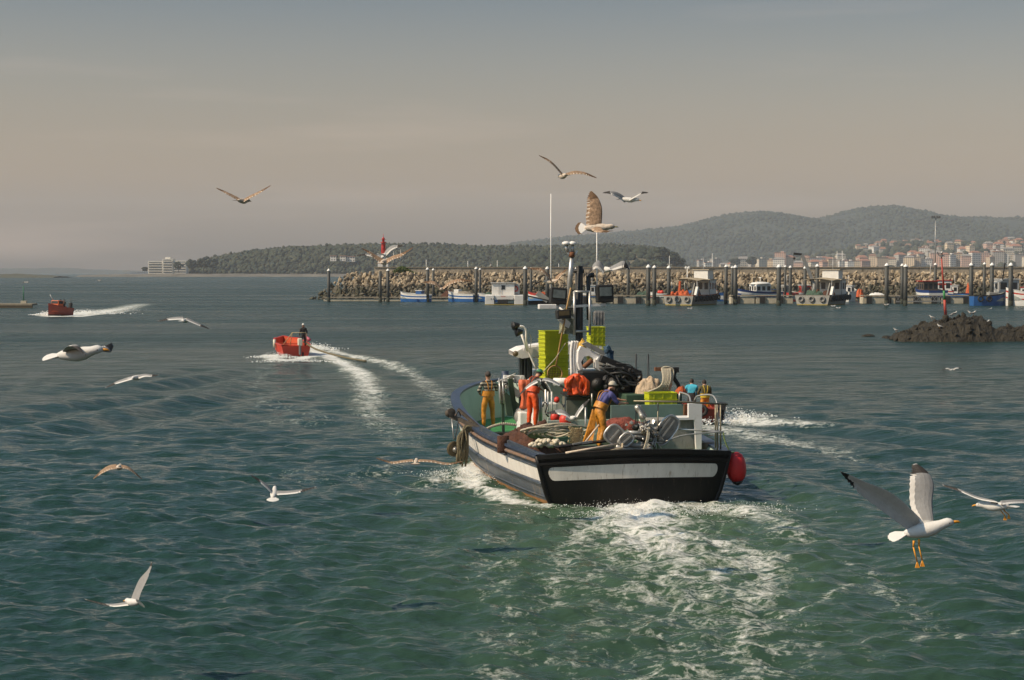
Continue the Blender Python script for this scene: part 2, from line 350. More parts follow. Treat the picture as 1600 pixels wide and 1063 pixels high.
    b2 = N.new('ShaderNodeBump'); b2.inputs['Strength'].default_value = 1; b2.inputs['Distance'].default_value = .25; L.new(nn, b2.inputs['Height']); L.new(b2.outputs[0], fb.inputs['Normal'])
    me.materials.append(m)
build_water()
# flying droplets and crests of spray: stuff nobody could count
def spray():
    rnd = random.Random(3); mb = MB(); m = M('spray_white', (.85, .85, .82), .8, var=.05, bump=0)
    def burst(px, py, wx, wy, hgt, n, r0=.003, r1=.011):
        c = W(px, py); n = int(n * 2.2)
        for _ in range(n):
            x, y = rnd.gauss(0, wx), rnd.gauss(0, wy); k = math.exp(-(x / wx) ** 2 * .5); z = abs(rnd.gauss(0, hgt)) * k * .7 + .03 + rnd.uniform(0, .3) * hgt
            mb.ico((c.x + x, c.y + y, z), rnd.uniform(r0, r1) * (1.2 - min(1, z / (hgt * 3))), m, 1, .4, (rnd.uniform(.8, 2), 1, rnd.uniform(.6, 1.2)), rnd)
    burst(1010, 800, 1.1, .6, .10, 700); burst(960, 806, .5, .5, .07, 200); burst(1170, 796, .6, .4, .06, 150)
    burst(742, 748, .5, .8, .16, 350); burst(700, 744, .5, .5, .12, 160)
    burst(430, 560, .7, .7, .22, 260, .012, .035); burst(492, 548, .8, .8, .35, 320, .012, .04); burst(462, 566, 1.0, .6, .15, 200, .012, .035)
    burst(76, 493, .9, 1.0, .35, 260, .02, .07); burst(135, 491, 2.2, 2.0, .35, 420, .02, .07); burst(170, 486, 3, 2.0, .2, 260, .01, .03)
    burst(1150, 655, .8, .8, .2, 260, .01, .03); burst(1100, 662, .8, .6, .12, 120, .01, .03)
    single('spray', mb, 'white droplets thrown up along the boats and their wakes', None, kind='stuff')
spray()

# ================= far land
def ridge(name, prof, Y, depth, label, mat, front=.35, seed=1, rough=3.0, step=None, z0=-.5):
    """hill range: crest profile in survey pixels at distance Y, a real height field falling to the front and to the back"""
    xs = [P(p, q, Y) for p, q in prof]; X = np.array([v.x for v in xs]); Zc = np.array([v.z for v in xs])
    step = step or Y / 260.; gx = np.arange(X[0], X[-1], step); zc = np.interp(gx, X, Zc)
    ker = np.hanning(7); ker /= ker.sum(); zc = np.convolve(np.pad(zc, 3, 'edge'), ker, 'valid')
    ny = 26; vs = []
    for j in range(ny):
        t = j / (ny - 1); yy = Y + (t - front) * depth
        s = math.sin(min(1, t / front) * math.pi / 2) ** .8 if t < front else math.cos((t - front) / (1 - front) * math.pi / 2)
        for x, z in zip(gx, zc):
            vs.append((x, yy, z0 + (z - z0) * s + rough * (noise.fractal(Vector((x, yy, seed)) / (rough * 28), 1, 2, 4)) * min(1, s * 1.2)))
    n = len(gx); fs = [(j * n + i, j * n + i + 1, (j + 1) * n + i + 1, (j + 1) * n + i) for j in range(ny - 1) for i in range(n - 1)]
    mb = MB(); mb.add(vs, fs, mat, True); o = single(name, mb, label, None, kind='structure')
    def zat(x, y):
        t = (y - Y) / depth + front
        if t < 0 or t > 1: return z0
        s = math.sin(min(1, t / front) * math.pi / 2) ** .8 if t < front else math.cos((t - front) / (1 - front) * math.pi / 2)
        z = np.interp(x, gx, zc); return z0 + (z - z0) * s
    return zat
wood = M('woodland_green', (.045, .060, .028), .9, var=.5, scale=.02, bump=0)
land = M('scrub_ground', (.075, .075, .045), .95, var=.5, scale=.01, bump=0, dirt=(.18, .15, .10), dirt_amt=.25)
big = M('hill_forest', (.024, .032, .020), .95, var=.6, scale=.012, bump=0, dirt=(.10, .08, .05), dirt_amt=.08)
zA = ridge('headland', [(258, 429), (285, 424), (320, 416), (345, 405), (400, 397), (470, 391), (560, 388), (600, 387), (700, 388), (760, 391), (830, 391), (900, 389), (960, 388), (1020, 391), (1050, 402), (1070, 417), (1100, 423)], 2150, 520, 'low wooded headland left of centre', land, seed=2, rough=1.2, step=8)
ridge('far_hill', [(700, 418), (760, 398), (800, 383), (850, 377), (900, 372), (960, 367), (1000, 363), (1050, 358), (1080, 351), (1110, 343), (1150, 336), (1185, 334), (1220, 340), (1250, 346), (1285, 343), (1310, 335), (1340, 328), (1370, 325), (1395, 330), (1430, 339), (1470, 343), (1520, 343), (1545, 347), (1570, 342), (1600, 348), (1680, 352), (1800, 362), (1950, 385)], 5200, 2600, 'long hazy hill range behind the town', big, front=.5, seed=3, rough=9, step=24)
zT = ridge('town_slope', [(1040, 424), (1090, 419), (1150, 415), (1230, 404), (1300, 393), (1350, 384), (1400, 381), (1470, 385), (1540, 379), (1600, 376), (1700, 374), (1800, 384)], 3500, 2000, 'scrubby hillside the town climbs', land, front=.5, seed=4, rough=2.5, step=16)
ridge('far_shore', [(-120, 424), (-20, 420), (40, 420), (95, 419), (150, 422), (215, 424), (240, 427)], 5600, 900, 'faint far shore at the left horizon', big, seed=6, rough=3, step=30)
ridge('low_islet', [(-90, 431), (-30, 428.5), (25, 428), (45, 429), (75, 430), (97, 432.5)], 1650, 90, 'flat dark islet at the left edge', land, seed=7, rough=.5, step=3)
ridge('far_beach', [(130, 430.3), (190, 428.6), (240, 428.3), (300, 428), (600, 428), (900, 428), (1100, 428)], 1960, 120, 'pale rocky shoreline below the headland', M('pale_shore', (.13, .115, .09), .9, var=.5, scale=.05, bump=0), seed=8, rough=.5, step=5)
ridge('dark_rise', [(745, 425), (770, 412), (810, 400), (850, 396), (900, 394), (950, 393), (1000, 392), (1040, 396), (1065, 410), (1080, 424)], 1700, 240, 'nearer wooded rise behind the breakwater', land, seed=9, rough=1, step=8)

def clump_mesh(pts, mats, rnd, jit=.35):
    mb = MB()
    for (x, y, z, r) in pts:
        mb.ico((x, y, z), r, mats[rnd.randrange(len(mats))], 1, jit, (1, 1, rnd.uniform(.75, 1.15)), rnd, smooth=True)
    return mb
wm = [M('crown_dark', (.014, .022, .010), .9, var=.4, scale=.08, bump=0), M('crown_mid', (.024, .035, .016), .9, var=.4, scale=.08, bump=0), M('crown_olive', (.045, .050, .025), .9, var=.4, scale=.08, bump=0)]
rnd = random.Random(11); pts = []
for _ in range(9000):
    px = rnd.uniform(290, 1062); yy = 2150 + 520 * rnd.uniform(-.34, .10); q = P(px, 425, yy); z = zA(q.x, yy)
    if z > 3.2:
        r = rnd.uniform(1.6, 3.8); pts.append((q.x, yy, z + r * .55, r))
        if rnd.random() < .12: pts.append((q.x + 1, yy, z + r * 1.5, r * .7))
single('headland_woodland', clump_mesh(pts, wm, rnd), 'dense dark woodland covering the headland', 'woodland', kind='stuff')
pts = []
for _ in range(10000):                                             # crest of the far range: tree tops break its outline
    px = rnd.uniform(780, 1700); yy = 5200 + rnd.uniform(-1250, 60); X = P(px, 425, yy).x
    prof = [(700, 418), (760, 398), (800, 383), (850, 377), (900, 372), (960, 367), (1000, 363), (1050, 358), (1080, 351), (1110, 343), (1150, 336), (1185, 334), (1220, 340), (1250, 346), (1285, 343), (1310, 335), (1340, 328), (1370, 325), (1395, 330), (1430, 339), (1470, 343), (1520, 343), (1545, 347), (1570, 342), (1600, 348), (1680, 352), (1800, 362)]
    cx = np.array([P(a, b, 5200).x for a, b in prof]); cz = np.array([P(a, b, 5200).z for a, b in prof])
    t = (yy - 5200) / 2600 + .5; z = np.interp(X, cx, cz) * math.sin(min(1, t / .5) * math.pi / 2) ** .8
    pts.append((X, yy, z + 1 + rnd.uniform(-3, 2), rnd.uniform(3, 7)))
single('hill_woodland', clump_mesh(pts, wm[:2], rnd), 'woodland along the far hill crest', 'woodland', kind='stuff')
pts = []
for _ in range(900):
    px = rnd.uniform(1080, 1620); yy = rnd.uniform(2560, 3480); q = P(px, 425, yy); z = zT(q.x, yy); pts.append((q.x, yy, z + 3, rnd.uniform(3, 7)))
single('town_greenery', clump_mesh(pts, wm, rnd), 'dark shrubs and trees between the hillside houses', 'shrubs', kind='stuff')
pts = []
for _ in range(900):
    px = rnd.uniform(775, 1062); yy = 1700 + 240 * rnd.uniform(-.3, .05); q = P(px, 425, yy)
    top = np.interp(px, [770, 810, 850, 900, 950, 1000, 1040, 1065], [412, 402, 398, 396, 395, 394, 398, 412]); t = (yy - 1700) / 240 + .35
    z = P(px, top, 1700).z * math.sin(min(1, t / .35) * math.pi / 2) ** .8
    pts.append((q.x, yy, z + 1, rnd.uniform(2, 4.6)))
single('rise_woodland', clump_mesh(pts, wm[:2], rnd), 'dark grove on the nearer rise behind the mast', 'woodland', kind='stuff')

def tree(px, base, top, Y, wpx, label, group, seed, pine=False):
    rnd = random.Random(seed); b = P(px, base, Y); t = P(px, top, Y); h = t.z - b.z; w_ = wpx * Y / F / 2
    th = T('pine_tree' if pine else 'broadleaf_tree', label, 'tree', group, o=b)
    th.part('trunk', MB().tube([b - Vector((0, 0, 1)), b + Vector((w_ * .05, 0, h * .45)), b + Vector((-w_ * .05, 0, h * .8))], [h * .035, h * .025, h * .01], M('bark', (.07, .05, .035), .9), 6)
            .tube([b + Vector((0, 0, h * .35)), b + Vector((w_ * .5, 0, h * .62))], [h * .018, h * .008], M('bark'), 5).tube([b + Vector((0, 0, h * .4)), b + Vector((-w_ * .5, w_ * .2, h * .65))], [h * .018, h * .008], M('bark'), 5))
    mb = MB()
    for _ in range(60):
        a = rnd.uniform(0, 6.28); k = rnd.random() ** .5; zz = rnd.uniform(.35 if not pine else .5, .95); prof = math.sin(math.pi * min(1, (zz - .25) / .78)) ** .6
        r = w_ * rnd.uniform(.16, .30); mb.ico(b + Vector((math.cos(a) * k * w_ * prof * .85, math.sin(a) * k * w_ * prof * .85, h * zz)), r, wm[rnd.randrange(3)], 1, .4, (1, 1, .75), rnd)
    th.part('crown', mb)
for i, (px, b_, t_, Y, wp, lb) in enumerate([
    (1035, 416, 386, 1650, 30, 'broad dark pine at the right end of the wooded rise'), (1052, 417, 393, 1640, 20, 'smaller dark pine just right of the broad pine'),
    (1064, 418, 404, 1640, 16, 'low round tree below the pines at the town edge'), (1148, 418, 404, 2500, 20, 'round dark tree left of the twin waterfront trees'),
    (1175, 418, 402, 2500, 20, 'round dark tree right of the twin waterfront trees'), (318, 424, 402, 1900, 26, 'tall dark tree right of the white hotel'),
    (300, 425, 406, 1900, 22, 'round tree in front of the right wing of the white hotel'), (279, 425, 409, 1890, 16, 'slender tree before the middle of the white hotel'),
    (226, 426, 418, 1890, 12, 'small bush like tree left of the white hotel'), (332, 425, 404, 1900, 22, 'dark tree where the headland woods begin')]):
    tree(px, b_, t_, Y, wp, lb, 'single trees on the far shore', 40 + i, i < 2)
# white hotel
def hotel():
    Y = 1960; wt = M('hotel_white', (.70, .66, .58), .8, var=.08, scale=.2, bump=0); dk = M('window_dark', (.06, .07, .08), .3, bump=0)
    def X(px): return P(px, 425, Y).x
    def Z(py): return P(800, py, Y).z
    th = T('hotel', 'long white hotel with balcony rows on the far left shore', 'building', o=(X(260), Y, Z(428)))
    wb = MB()
    for (a, b, t, d) in ((231, 254, 408, 14), (254.1, 270, 404.5, 16), (270.1, 291, 407.5, 14)):
        wb.box(((X(a) + X(b)) / 2, Y + 8, (Z(429) + Z(t)) / 2), (X(b) - X(a), d, Z(t) - Z(429)), wt)
    th.part('wall', wb)
    th.part('roof_tower', MB().box((X(261), Y + 8, Z(403.4)), (6, 6, 2.2), wt))
    for a, b, t in ((231.5, 253.5, 408), (254.6, 269.5, 404.5), (270.6, 290.5, 407.5)):
        n = 5 if t > 405 else 6
        for k in range(n):
            zz = Z(t) - 1.9 - k * 2.95
            if zz < Z(428): continue
            y0 = Y + 8 - (8 if t < 405 else 7)
            s = th.part('balcony', MB().box(((X(a) + X(b)) / 2, y0 - .6, zz - .9), (X(b) - X(a), 1.2, .7), wt))
            th.part('glazing_band', MB().box(((X(a) + X(b)) / 2, y0 - .03, zz + .25), (X(b) - X(a) - 1.2, .1, 1.2), dk), s)
hotel()
# town
def walls_mat(i, col):
    key = 'town_wall_%d' % i
    if key in MATS: return MATS[key]
    m = bpy.data.materials.new(key); nt = nodes_of(m); N, L = nt.nodes, nt.links
    out = N.new('ShaderNodeOutputMaterial'); b = N.new('ShaderNodeBsdfPrincipled'); L.new(b.outputs[0], out.inputs[0]); b.inputs['Roughness'].default_value = .85
    tc = N.new('ShaderNodeTexCoord'); sp = N.new('ShaderNodeSeparateXYZ'); L.new(tc.outputs['Object'], sp.inputs[0])
    def frac(o, period, duty):
        a = N.new('ShaderNodeMath'); a.operation = 'ADD'; a.inputs[1].default_value = 500 * period; L.new(o, a.inputs[0])
        d = N.new('ShaderNodeMath'); d.operation = 'MODULO'; d.inputs[1].default_value = period; L.new(a.outputs[0], d.inputs[0])
        c = N.new('ShaderNodeMath'); c.operation = 'LESS_THAN'; c.inputs[1].default_value = period * duty; L.new(d.outputs[0], c.inputs[0]); return c.outputs[0]
    ad = N.new('ShaderNodeMath'); ad.operation = 'ADD'; L.new(sp.outputs[0], ad.inputs[0]); L.new(sp.outputs[1], ad.inputs[1])
    ml = N.new('ShaderNodeMath'); ml.operation = 'MULTIPLY'; L.new(frac(ad.outputs[0], 3.0, .45), ml.inputs[0]); L.new(frac(sp.outputs[2], 3.1, .5), ml.inputs[1])
    mx = N.new('ShaderNodeMixRGB'); L.new(ml.outputs[0], mx.inputs[0]); mx.inputs[1].default_value = (*col, 1); mx.inputs[2].default_value = (.07, .07, .075, 1)
    L.new(mx.outputs[0], b.inputs['Base Color']); MATS[key] = m; return m
def town():
    rnd = random.Random(21)
    cols = [((.62, .55, .44), 'cream'), ((.70, .66, .60), 'white'), ((.52, .40, .28), 'ochre'), ((.55, .36, .28), 'pink'), ((.40, .37, .33), 'grey'), ((.66, .52, .36), 'sand')]
    roofs = [(M('roof_terracotta', (.30, .14, .09), .85, scale=.3, bump=0), 'terracotta'), (M('roof_brown', (.22, .12, .08), .85, scale=.3, bump=0), 'brown'), (M('roof_grey', (.25, .23, .21), .85, scale=.3, bump=0), 'grey')]
    def house(px, Y, wpx, hpx, flat, near):
        q = P(px, 425, Y); zb = max(1, zT(q.x, Y)); k = Y / F; wd, ht, dp = wpx * k, hpx * k, rnd.uniform(9, 16); a = rnd.uniform(-.35, .35)
        ci = rnd.randrange(6); ri = rnd.choice([0, 0, 1, 2]); col, cn = cols[ci]; rm, rn = roofs[ri]
        st = max(1, round(ht / 3.1)); stn = {1: 'one', 2: 'two', 3: 'three', 4: 'four', 5: 'five', 6: 'six', 7: 'seven', 8: 'eight'}.get(st, 'many')
        lb = ('flat roofed ' + cn + ' block of ' + stn + ' storeys ' if flat else cn + ' house of ' + stn + ' storeys with ' + rn + ' roof ') + near
        th = T('apartment_block' if flat else 'house', lb, 'building', 'buildings of the far town', o=(q.x, Y, zb)); th.ob.rotation_euler = (0, 0, a)
        th.part('wall', MB().box((q.x, Y, zb + ht / 2 - 3), (wd, dp, ht + 6), walls_mat(ci, col)))
        r = MB(); x, y, z = q.x, Y, zb + ht
        if flat: r.box((x, y, z + .35), (wd + .8, dp + .8, .7), rm).box((x + wd * .2, y, z + 1.7), (wd * .3, dp * .4, 2.0), walls_mat(ci, col))
        else:
            ow, od, rh = wd / 2 + .7, dp / 2 + .7, min(wd, dp) * .28
            r.add([(x - ow, y - od, z), (x + ow, y - od, z), (x + ow, y + od, z), (x - ow, y + od, z), (x - ow * .55, y, z + rh), (x + ow * .55, y, z + rh)],
                  [(0, 1, 5, 4), (1, 2, 5), (2, 3, 4, 5), (3, 0, 4), (3, 2, 1, 0)], rm)
        th.part('roof', r)
    px = 1090
    while px < 1640:                                  # waterfront row
        wp = rnd.uniform(9, 20); house(px + wp / 2, rnd.uniform(2540, 2640), wp, rnd.uniform(15, 26), rnd.random() < .6, 'in the waterfront row of the far town'); px += wp * rnd.uniform(.8, 1.02)
    house(1219, 2600, 17, 32, True, 'standing tallest in the far town'); house(1275, 2650, 26, 21, True, 'right of the tallest block, long and pale')
    for _ in range(52): house(rnd.uniform(1095, 1640), rnd.uniform(2680, 2900), rnd.uniform(7, 16), rnd.uniform(7, 15), rnd.random() < .4, 'in the second row of the far town')
    for _ in range(46):
        px = rnd.choice([rnd.gauss(1400, 45), rnd.uniform(1340, 1640), rnd.gauss(1560, 40)]); house(px, rnd.uniform(2950, 3430), rnd.uniform(5, 12), rnd.uniform(3.5, 8), False, 'among trees high on the far hillside')
    for px, Y in ((547, 1995), (521, 1990), (536, 1992)):
        q = P(px, 404 if px > 540 else 403, Y); k = Y / F
        th = T('house', 'pale house among the headland trees, %s' % {547: 'the largest, right of the others', 521: 'leftmost of the three', 536: 'between the two others'}[px], 'building', 'buildings in the headland woods', o=q)
        wdt = 12 if px == 547 else 7
        th.part('wall', MB().box(q + Vector((0, 0, -1)), (wdt, 8, 6), walls_mat(1, cols[1][0]))); th.part('roof', MB().box(q + Vector((0, 0, 2.3)), (wdt + 1, 9, .8), roofs[0][0]))
town()
# ================= breakwater
def breakwater():
    rnd = random.Random(8)
    stone = [M('rock_tan', (.32, .25, .165), .9, var=.35, scale=.6, bump=.6, bscale=3), M('rock_pale', (.41, .33, .225), .9, var=.3, scale=.6, bump=.6, bscale=3), M('rock_brown', (.20, .16, .11), .9, var=.35, scale=.6, bump=.6, bscale=3)]
    wet = [M('rock_weed', (.060, .055, .030), .8, var=.5, scale=.8, bump=.6, bscale=3), M('rock_wet', (.10, .085, .055), .7, var=.5, scale=.8, bump=.6, bscale=3)]
    mb = MB(); xl = P(484, 465, 345).x; x = xl
    while x < 135:
        for r in range(15):
            t = (r + rnd.uniform(-.35, .35)) / 14; t = max(0, t)
            # the head of the mole falls towards its left end
            top = min(5.5, max(0, (x - xl) / 7.6 * 5.5)) if x < xl + 7.6 else 5.5
            if t * 5.5 > top + .3: continue
            z = min(t * 5.5, 5.3); yy = 345 + t * 7.5; s = .27 + .50 * rnd.random() ** 2
            if x < xl + 9: yy += (1 - min(1, (x - xl) / 9)) * 6 * (1 - t)
            m = rnd.choice(stone) if z + rnd.uniform(-.4, .4) > 2.9 else (rnd.choice(wet) if z < 2.3 or rnd.random() < .7 else stone[2])
            rot = Euler((rnd.uniform(0, 3), rnd.uniform(0, 3), rnd.uniform(0, 3))).to_matrix()
            mb.ico((x + rnd.uniform(-.5, .5), yy, z + rnd.uniform(-.15, .2)), s, m, 1, .28, (1.3, .85, .7), rnd, rot=rot)
        x += rnd.uniform(.56, .80)
    core = M('rubble_core', (.15, .12, .08), .95, var=.4, scale=1)
    mb.add([(xl + 3, 349, -1), (150, 346.5, -1), (150, 354, 5.2), (xl + 9, 354, 5.0), (xl + 9, 372, 5.0), (150, 372, 5.2), (150, 380, -1), (xl + 3, 380, -1)], [(0, 1, 2, 3), (3, 2, 5, 4), (4, 5, 6, 7), (0, 3, 4, 7)], core)
    single('breakwater_rocks', mb, 'piled tan boulders of the breakwater, dark with weed below the tide line', None, kind='stuff')
    conc = M('weathered_concrete', (.40, .335, .25), .9, var=.3, scale=.8, bump=.4, dirt=(.08, .07, .05), dirt_amt=.3, stretch=(1, 1, .4))
    th = T('harbour_wall', 'long weathered concrete parapet along the top of the breakwater', 'wall', o=(50, 355, 5))
    x0 = P(585, 420, 355).x
    th.part('wall_face', MB().box(((x0 + 150) / 2, 355.4, 5.95), (150 - x0, .9, 1.5), conc)); th.part('coping', MB().box(((x0 + 150) / 2, 355.4, 6.78), (150 - x0, 1.2, .16), M('coping_stone', (.33, .28, .21), .9)))
    # lighthouse
    b = P(597, 419, 358); k = 358 / F
    th = T('lighthouse', 'small red harbour light with lantern on a white square base', 'lighthouse', o=(b.x, 358, 6))
    wh = M('white_paint', (.74, .71, .66), .6, var=.12, scale=2, bump=.1, dirt=(.4, .32, .24), dirt_amt=.1); rd = M('red_paint', (.50, .030, .022), .45, var=.15)
    th.part('base', MB().box((b.x + .3, 358, 7.7), (2.2, 2.2, 3.8), wh).box((b.x + .3, 358, 9.66), (2.4, 2.4, .12), wh), bevel=.03)
    th.part('door', MB().box((b.x + .5, 356.87, 6.9), (.6, .04, 1.7), M('door_grey', (.12, .13, .13))))
    th.part('tower', MB().lathe((b.x + .3, 358, 9.7), [(.50, 0), (.44, 1.5), (.42, 2.3), (.62, 2.36), (.62, 2.5), (.36, 2.5)], rd))
    ln = th.part('lantern', MB().lathe((b.x + .3, 358, 12.2), [(.28, 0), (.28, .62), (.36, .64), (.24, .9), (.06, 1.05)], rd)); th.part('finial', MB().tube([(b.x + .3, 358, 13.2), (b.x + .3, 358, 13.9)], .05, rd), ln)
    th.part('railing', MB().tube([(b.x + .3 + .62 * math.cos(a), 358 + .62 * math.sin(a), 12.75) for a in np.arange(0, 6.28, .5)], .03, rd, 5, closed=True))
    for px, top in ((615, 391), (626, 388)):
        q = P(px, 425, 360); t = P(px, top, 360)
        th = T('lamp_post', 'thin steel post %s right of the red harbour light' % ('nearest, just' if px == 615 else 'taller and farther'), 'lamp post', 'posts on the breakwater', o=(q.x, 360, 5.2))
        th.part('pole', MB().tube([(q.x, 360, 5.0), (t.x, 360, t.z)], [.09, .06], M('galvanised', (.34, .34, .33), .45, .5))); th.part('lamp_head', MB().box((t.x - .35, 360, t.z), (.8, .25, .12), M('galvanised')))
    # bush
    rnd = random.Random(4); q = P(627, 425, 354); g = [M('bush_green', (.075, .11, .022), .9, var=.4, scale=2, bump=0), M('bush_light', (.12, .15, .035), .9, var=.4, scale=2, bump=0)]
    th = T('bush', 'spreading green bush on the rocks right of the harbour light', 'bush', o=(q.x, 354, 5.3)); mb = MB()
    for _ in range(900):
        a = rnd.gauss(0, 1.15); hgt = 1.5 * math.exp(-(a / 1.6) ** 2); c = Vector((q.x + a * 1.2 + .2, 354 + rnd.uniform(-.9, .9), 5.5 + rnd.uniform(0, 1) * hgt))
        u = Vector((rnd.gauss(0, 1), rnd.gauss(0, 1), rnd.gauss(0, 1))).normalized() * rnd.uniform(.12, .26); v_ = Vector((rnd.gauss(0, 1), rnd.gauss(0, 1), rnd.gauss(0, 1))).normalized() * .12
        mb.add([c - u, c + v_, c + u, c - v_], [(0, 1, 2, 3)], rnd.choice(g))
    th.part('foliage', mb); th.part('stem', MB().tube([(q.x, 354, 4.9), (q.x + .3, 354, 6.0)], [.1, .04], M('bark')).tube([(q.x, 354, 4.9), (q.x - .8, 354, 5.8)], [.08, .03], M('bark')))
    # flood light mast far right
    q = P(1461, 425, 364); t = P(1461, 341, 364); gv = M('galvanised')
    th = T('floodlight_mast', 'tall slim mast with a crown of floodlights behind the breakwater', 'light mast', o=(q.x, 364, 5.2))
    th.part('pole', MB().tube([(q.x, 364, 5), (q.x, 364, t.z)], [.16, .09], gv)); th.part('crossbar', MB().box((q.x, 364, t.z), (1.9, .12, .12), gv))
    for k in (-.8, -.3, .3, .8): th.part('floodlight', MB().box((q.x + k, 363.85, t.z + .28), (.4, .3, .42), M('lamp_grey', (.16, .16, .16), .5)))
    for px, top in ((1046.5, 409), (666.5, 407), (731, 409), (755.5, 411), (777, 409), (783, 405)):
        pass
breakwater()
steel = M('pile_steel', (.045, .047, .042), .6, var=.35, scale=1.2, bump=.2, dirt=(.13, .10, .06), dirt_amt=.2, stretch=(1, 1, .3))
capw = M('pile_cap_white', (.80, .78, .74), .5, var=.08, bump=0); weed = M('tide_weed', (.022, .026, .014), .8, var=.4, scale=3)
def pile(px, top, Y, wpx, lb, cap=True):
    b = P(px, 425, Y); k = Y / F; r = wpx * k / 2; zt = P(px, top, Y).z
    th = T('mooring_pile', lb, 'pile', 'mooring piles along the pontoons', o=(b.x, Y, 0)); ch = r * 1.5 if cap else 0
    th.part('shaft', MB().tube([(b.x, Y, -1.5), (b.x, Y, zt - ch)], r, steel, 14)); th.part('tide_band', MB().tube([(b.x, Y, -.6), (b.x, Y, .9)], r * 1.05, weed, 14))
    if cap: th.part('cap', MB().lathe((b.x, Y, zt - ch), [(r * 1.12, 0), (r * 1.12, r * .3), (r * .75, r * .85), (.02, r * 1.55)], capw, 14))
PILES = [(513.5, 420, 322, 5, 'lone mooring pile at the left end of the boulders'), (594, 424, 318, 5, 'capless pile below the white base of the harbour light', False), (606, 420, 318, 5, 'white capped pile just right of the harbour light base'),
 (668, 418, 320, 5, 'pile behind the leftmost blue skiff'), (677, 419.5, 336, 4.2, 'slimmer pile right of the pile behind the leftmost blue skiff'), (744, 417, 320, 5, 'pile between the second and third blue skiffs'), (750, 419, 336, 4, 'slimmer pile close to the pile between the second and third blue skiffs'),
 (820.6, 416, 288, 6.4, 'thick pile at the right end of the white catamaran'), (829.6, 418, 325, 4, 'slim pile just behind the thick pile by the catamaran'), (855, 416.5, 300, 6, 'pile behind the left whip aerial of the trawler'), (891, 417, 300, 5, 'pile hidden behind the silver pole mast of the trawler'), (901.5, 416, 298, 6, 'pile beside the black mast of the trawler'),
 (981.5, 417, 305, 5, 'pile under the right wing of the gull above the mast'), (1013, 413.5, 286, 6.8, 'left one of the close thick pair of piles right of the mast'), (1022.5, 414.5, 290, 6, 'right one of the close thick pair of piles right of the mast'), (1045, 415, 296, 6, 'pile at the stern of the grey work boat with the orange winch'),
 (1134.5, 413.5, 300, 5.4, 'pile rising over the canopy end of the left work boat'), (1144, 416, 325, 4, 'slim pile left of the thick pile before the blue cabin cruiser'), (1149, 414, 296, 6.4, 'thick pile left of the blue cabin cruiser'), (1217, 413, 286, 7, 'thick pile at the right end of the blue cabin cruiser'),
 (1227, 414.5, 320, 4, 'slim pile right of the thick pile by the cabin cruiser'), (1235, 415, 312, 5, 'pile close left of the hydraulic crane boom'), (1258, 416, 312, 5.4, 'pile crossed by the hydraulic crane boom'), (1277, 412.5, 300, 6, 'pile left of the wheelhouse of the right work boat'),
 (1385.5, 411, 286, 6.6, 'lone thick pile between the right work boat and the red topped cabin boat'), (1409.7, 412, 300, 5.4, 'left one of the pair of piles left of the red topped cabin boat'), (1415, 412.5, 285, 6.6, 'right one of the pair of piles left of the red topped cabin boat'), (1461.5, 411, 320, 4.6, 'pile in front of the floodlight mast'),
 (1517.6, 410.5, 288, 6.4, 'pile at the left end of the blue tyre hung boat'), (1538, 410, 310, 4.6, 'slim pile behind the blue tyre hung boat'), (1550, 410.5, 296, 6.4, 'thicker pile behind the blue tyre hung boat'), (1579.5, 410.5, 284, 7, 'thickest pile at the right end of the blue tyre hung boat')]
for p in PILES: pile(*p)
conc2 = M('dock_concrete', (.50, .44, .33), .85, var=.25, scale=.7, bump=.3, dirt=(.12, .10, .06), dirt_amt=.25, stretch=(1, 1, .5)); dk = M('rubber_black', (.018, .017, .015), .75, var=.3)
deckw = M('dock_planks', (.30, .25, .18), .85, var=.3, scale=2)
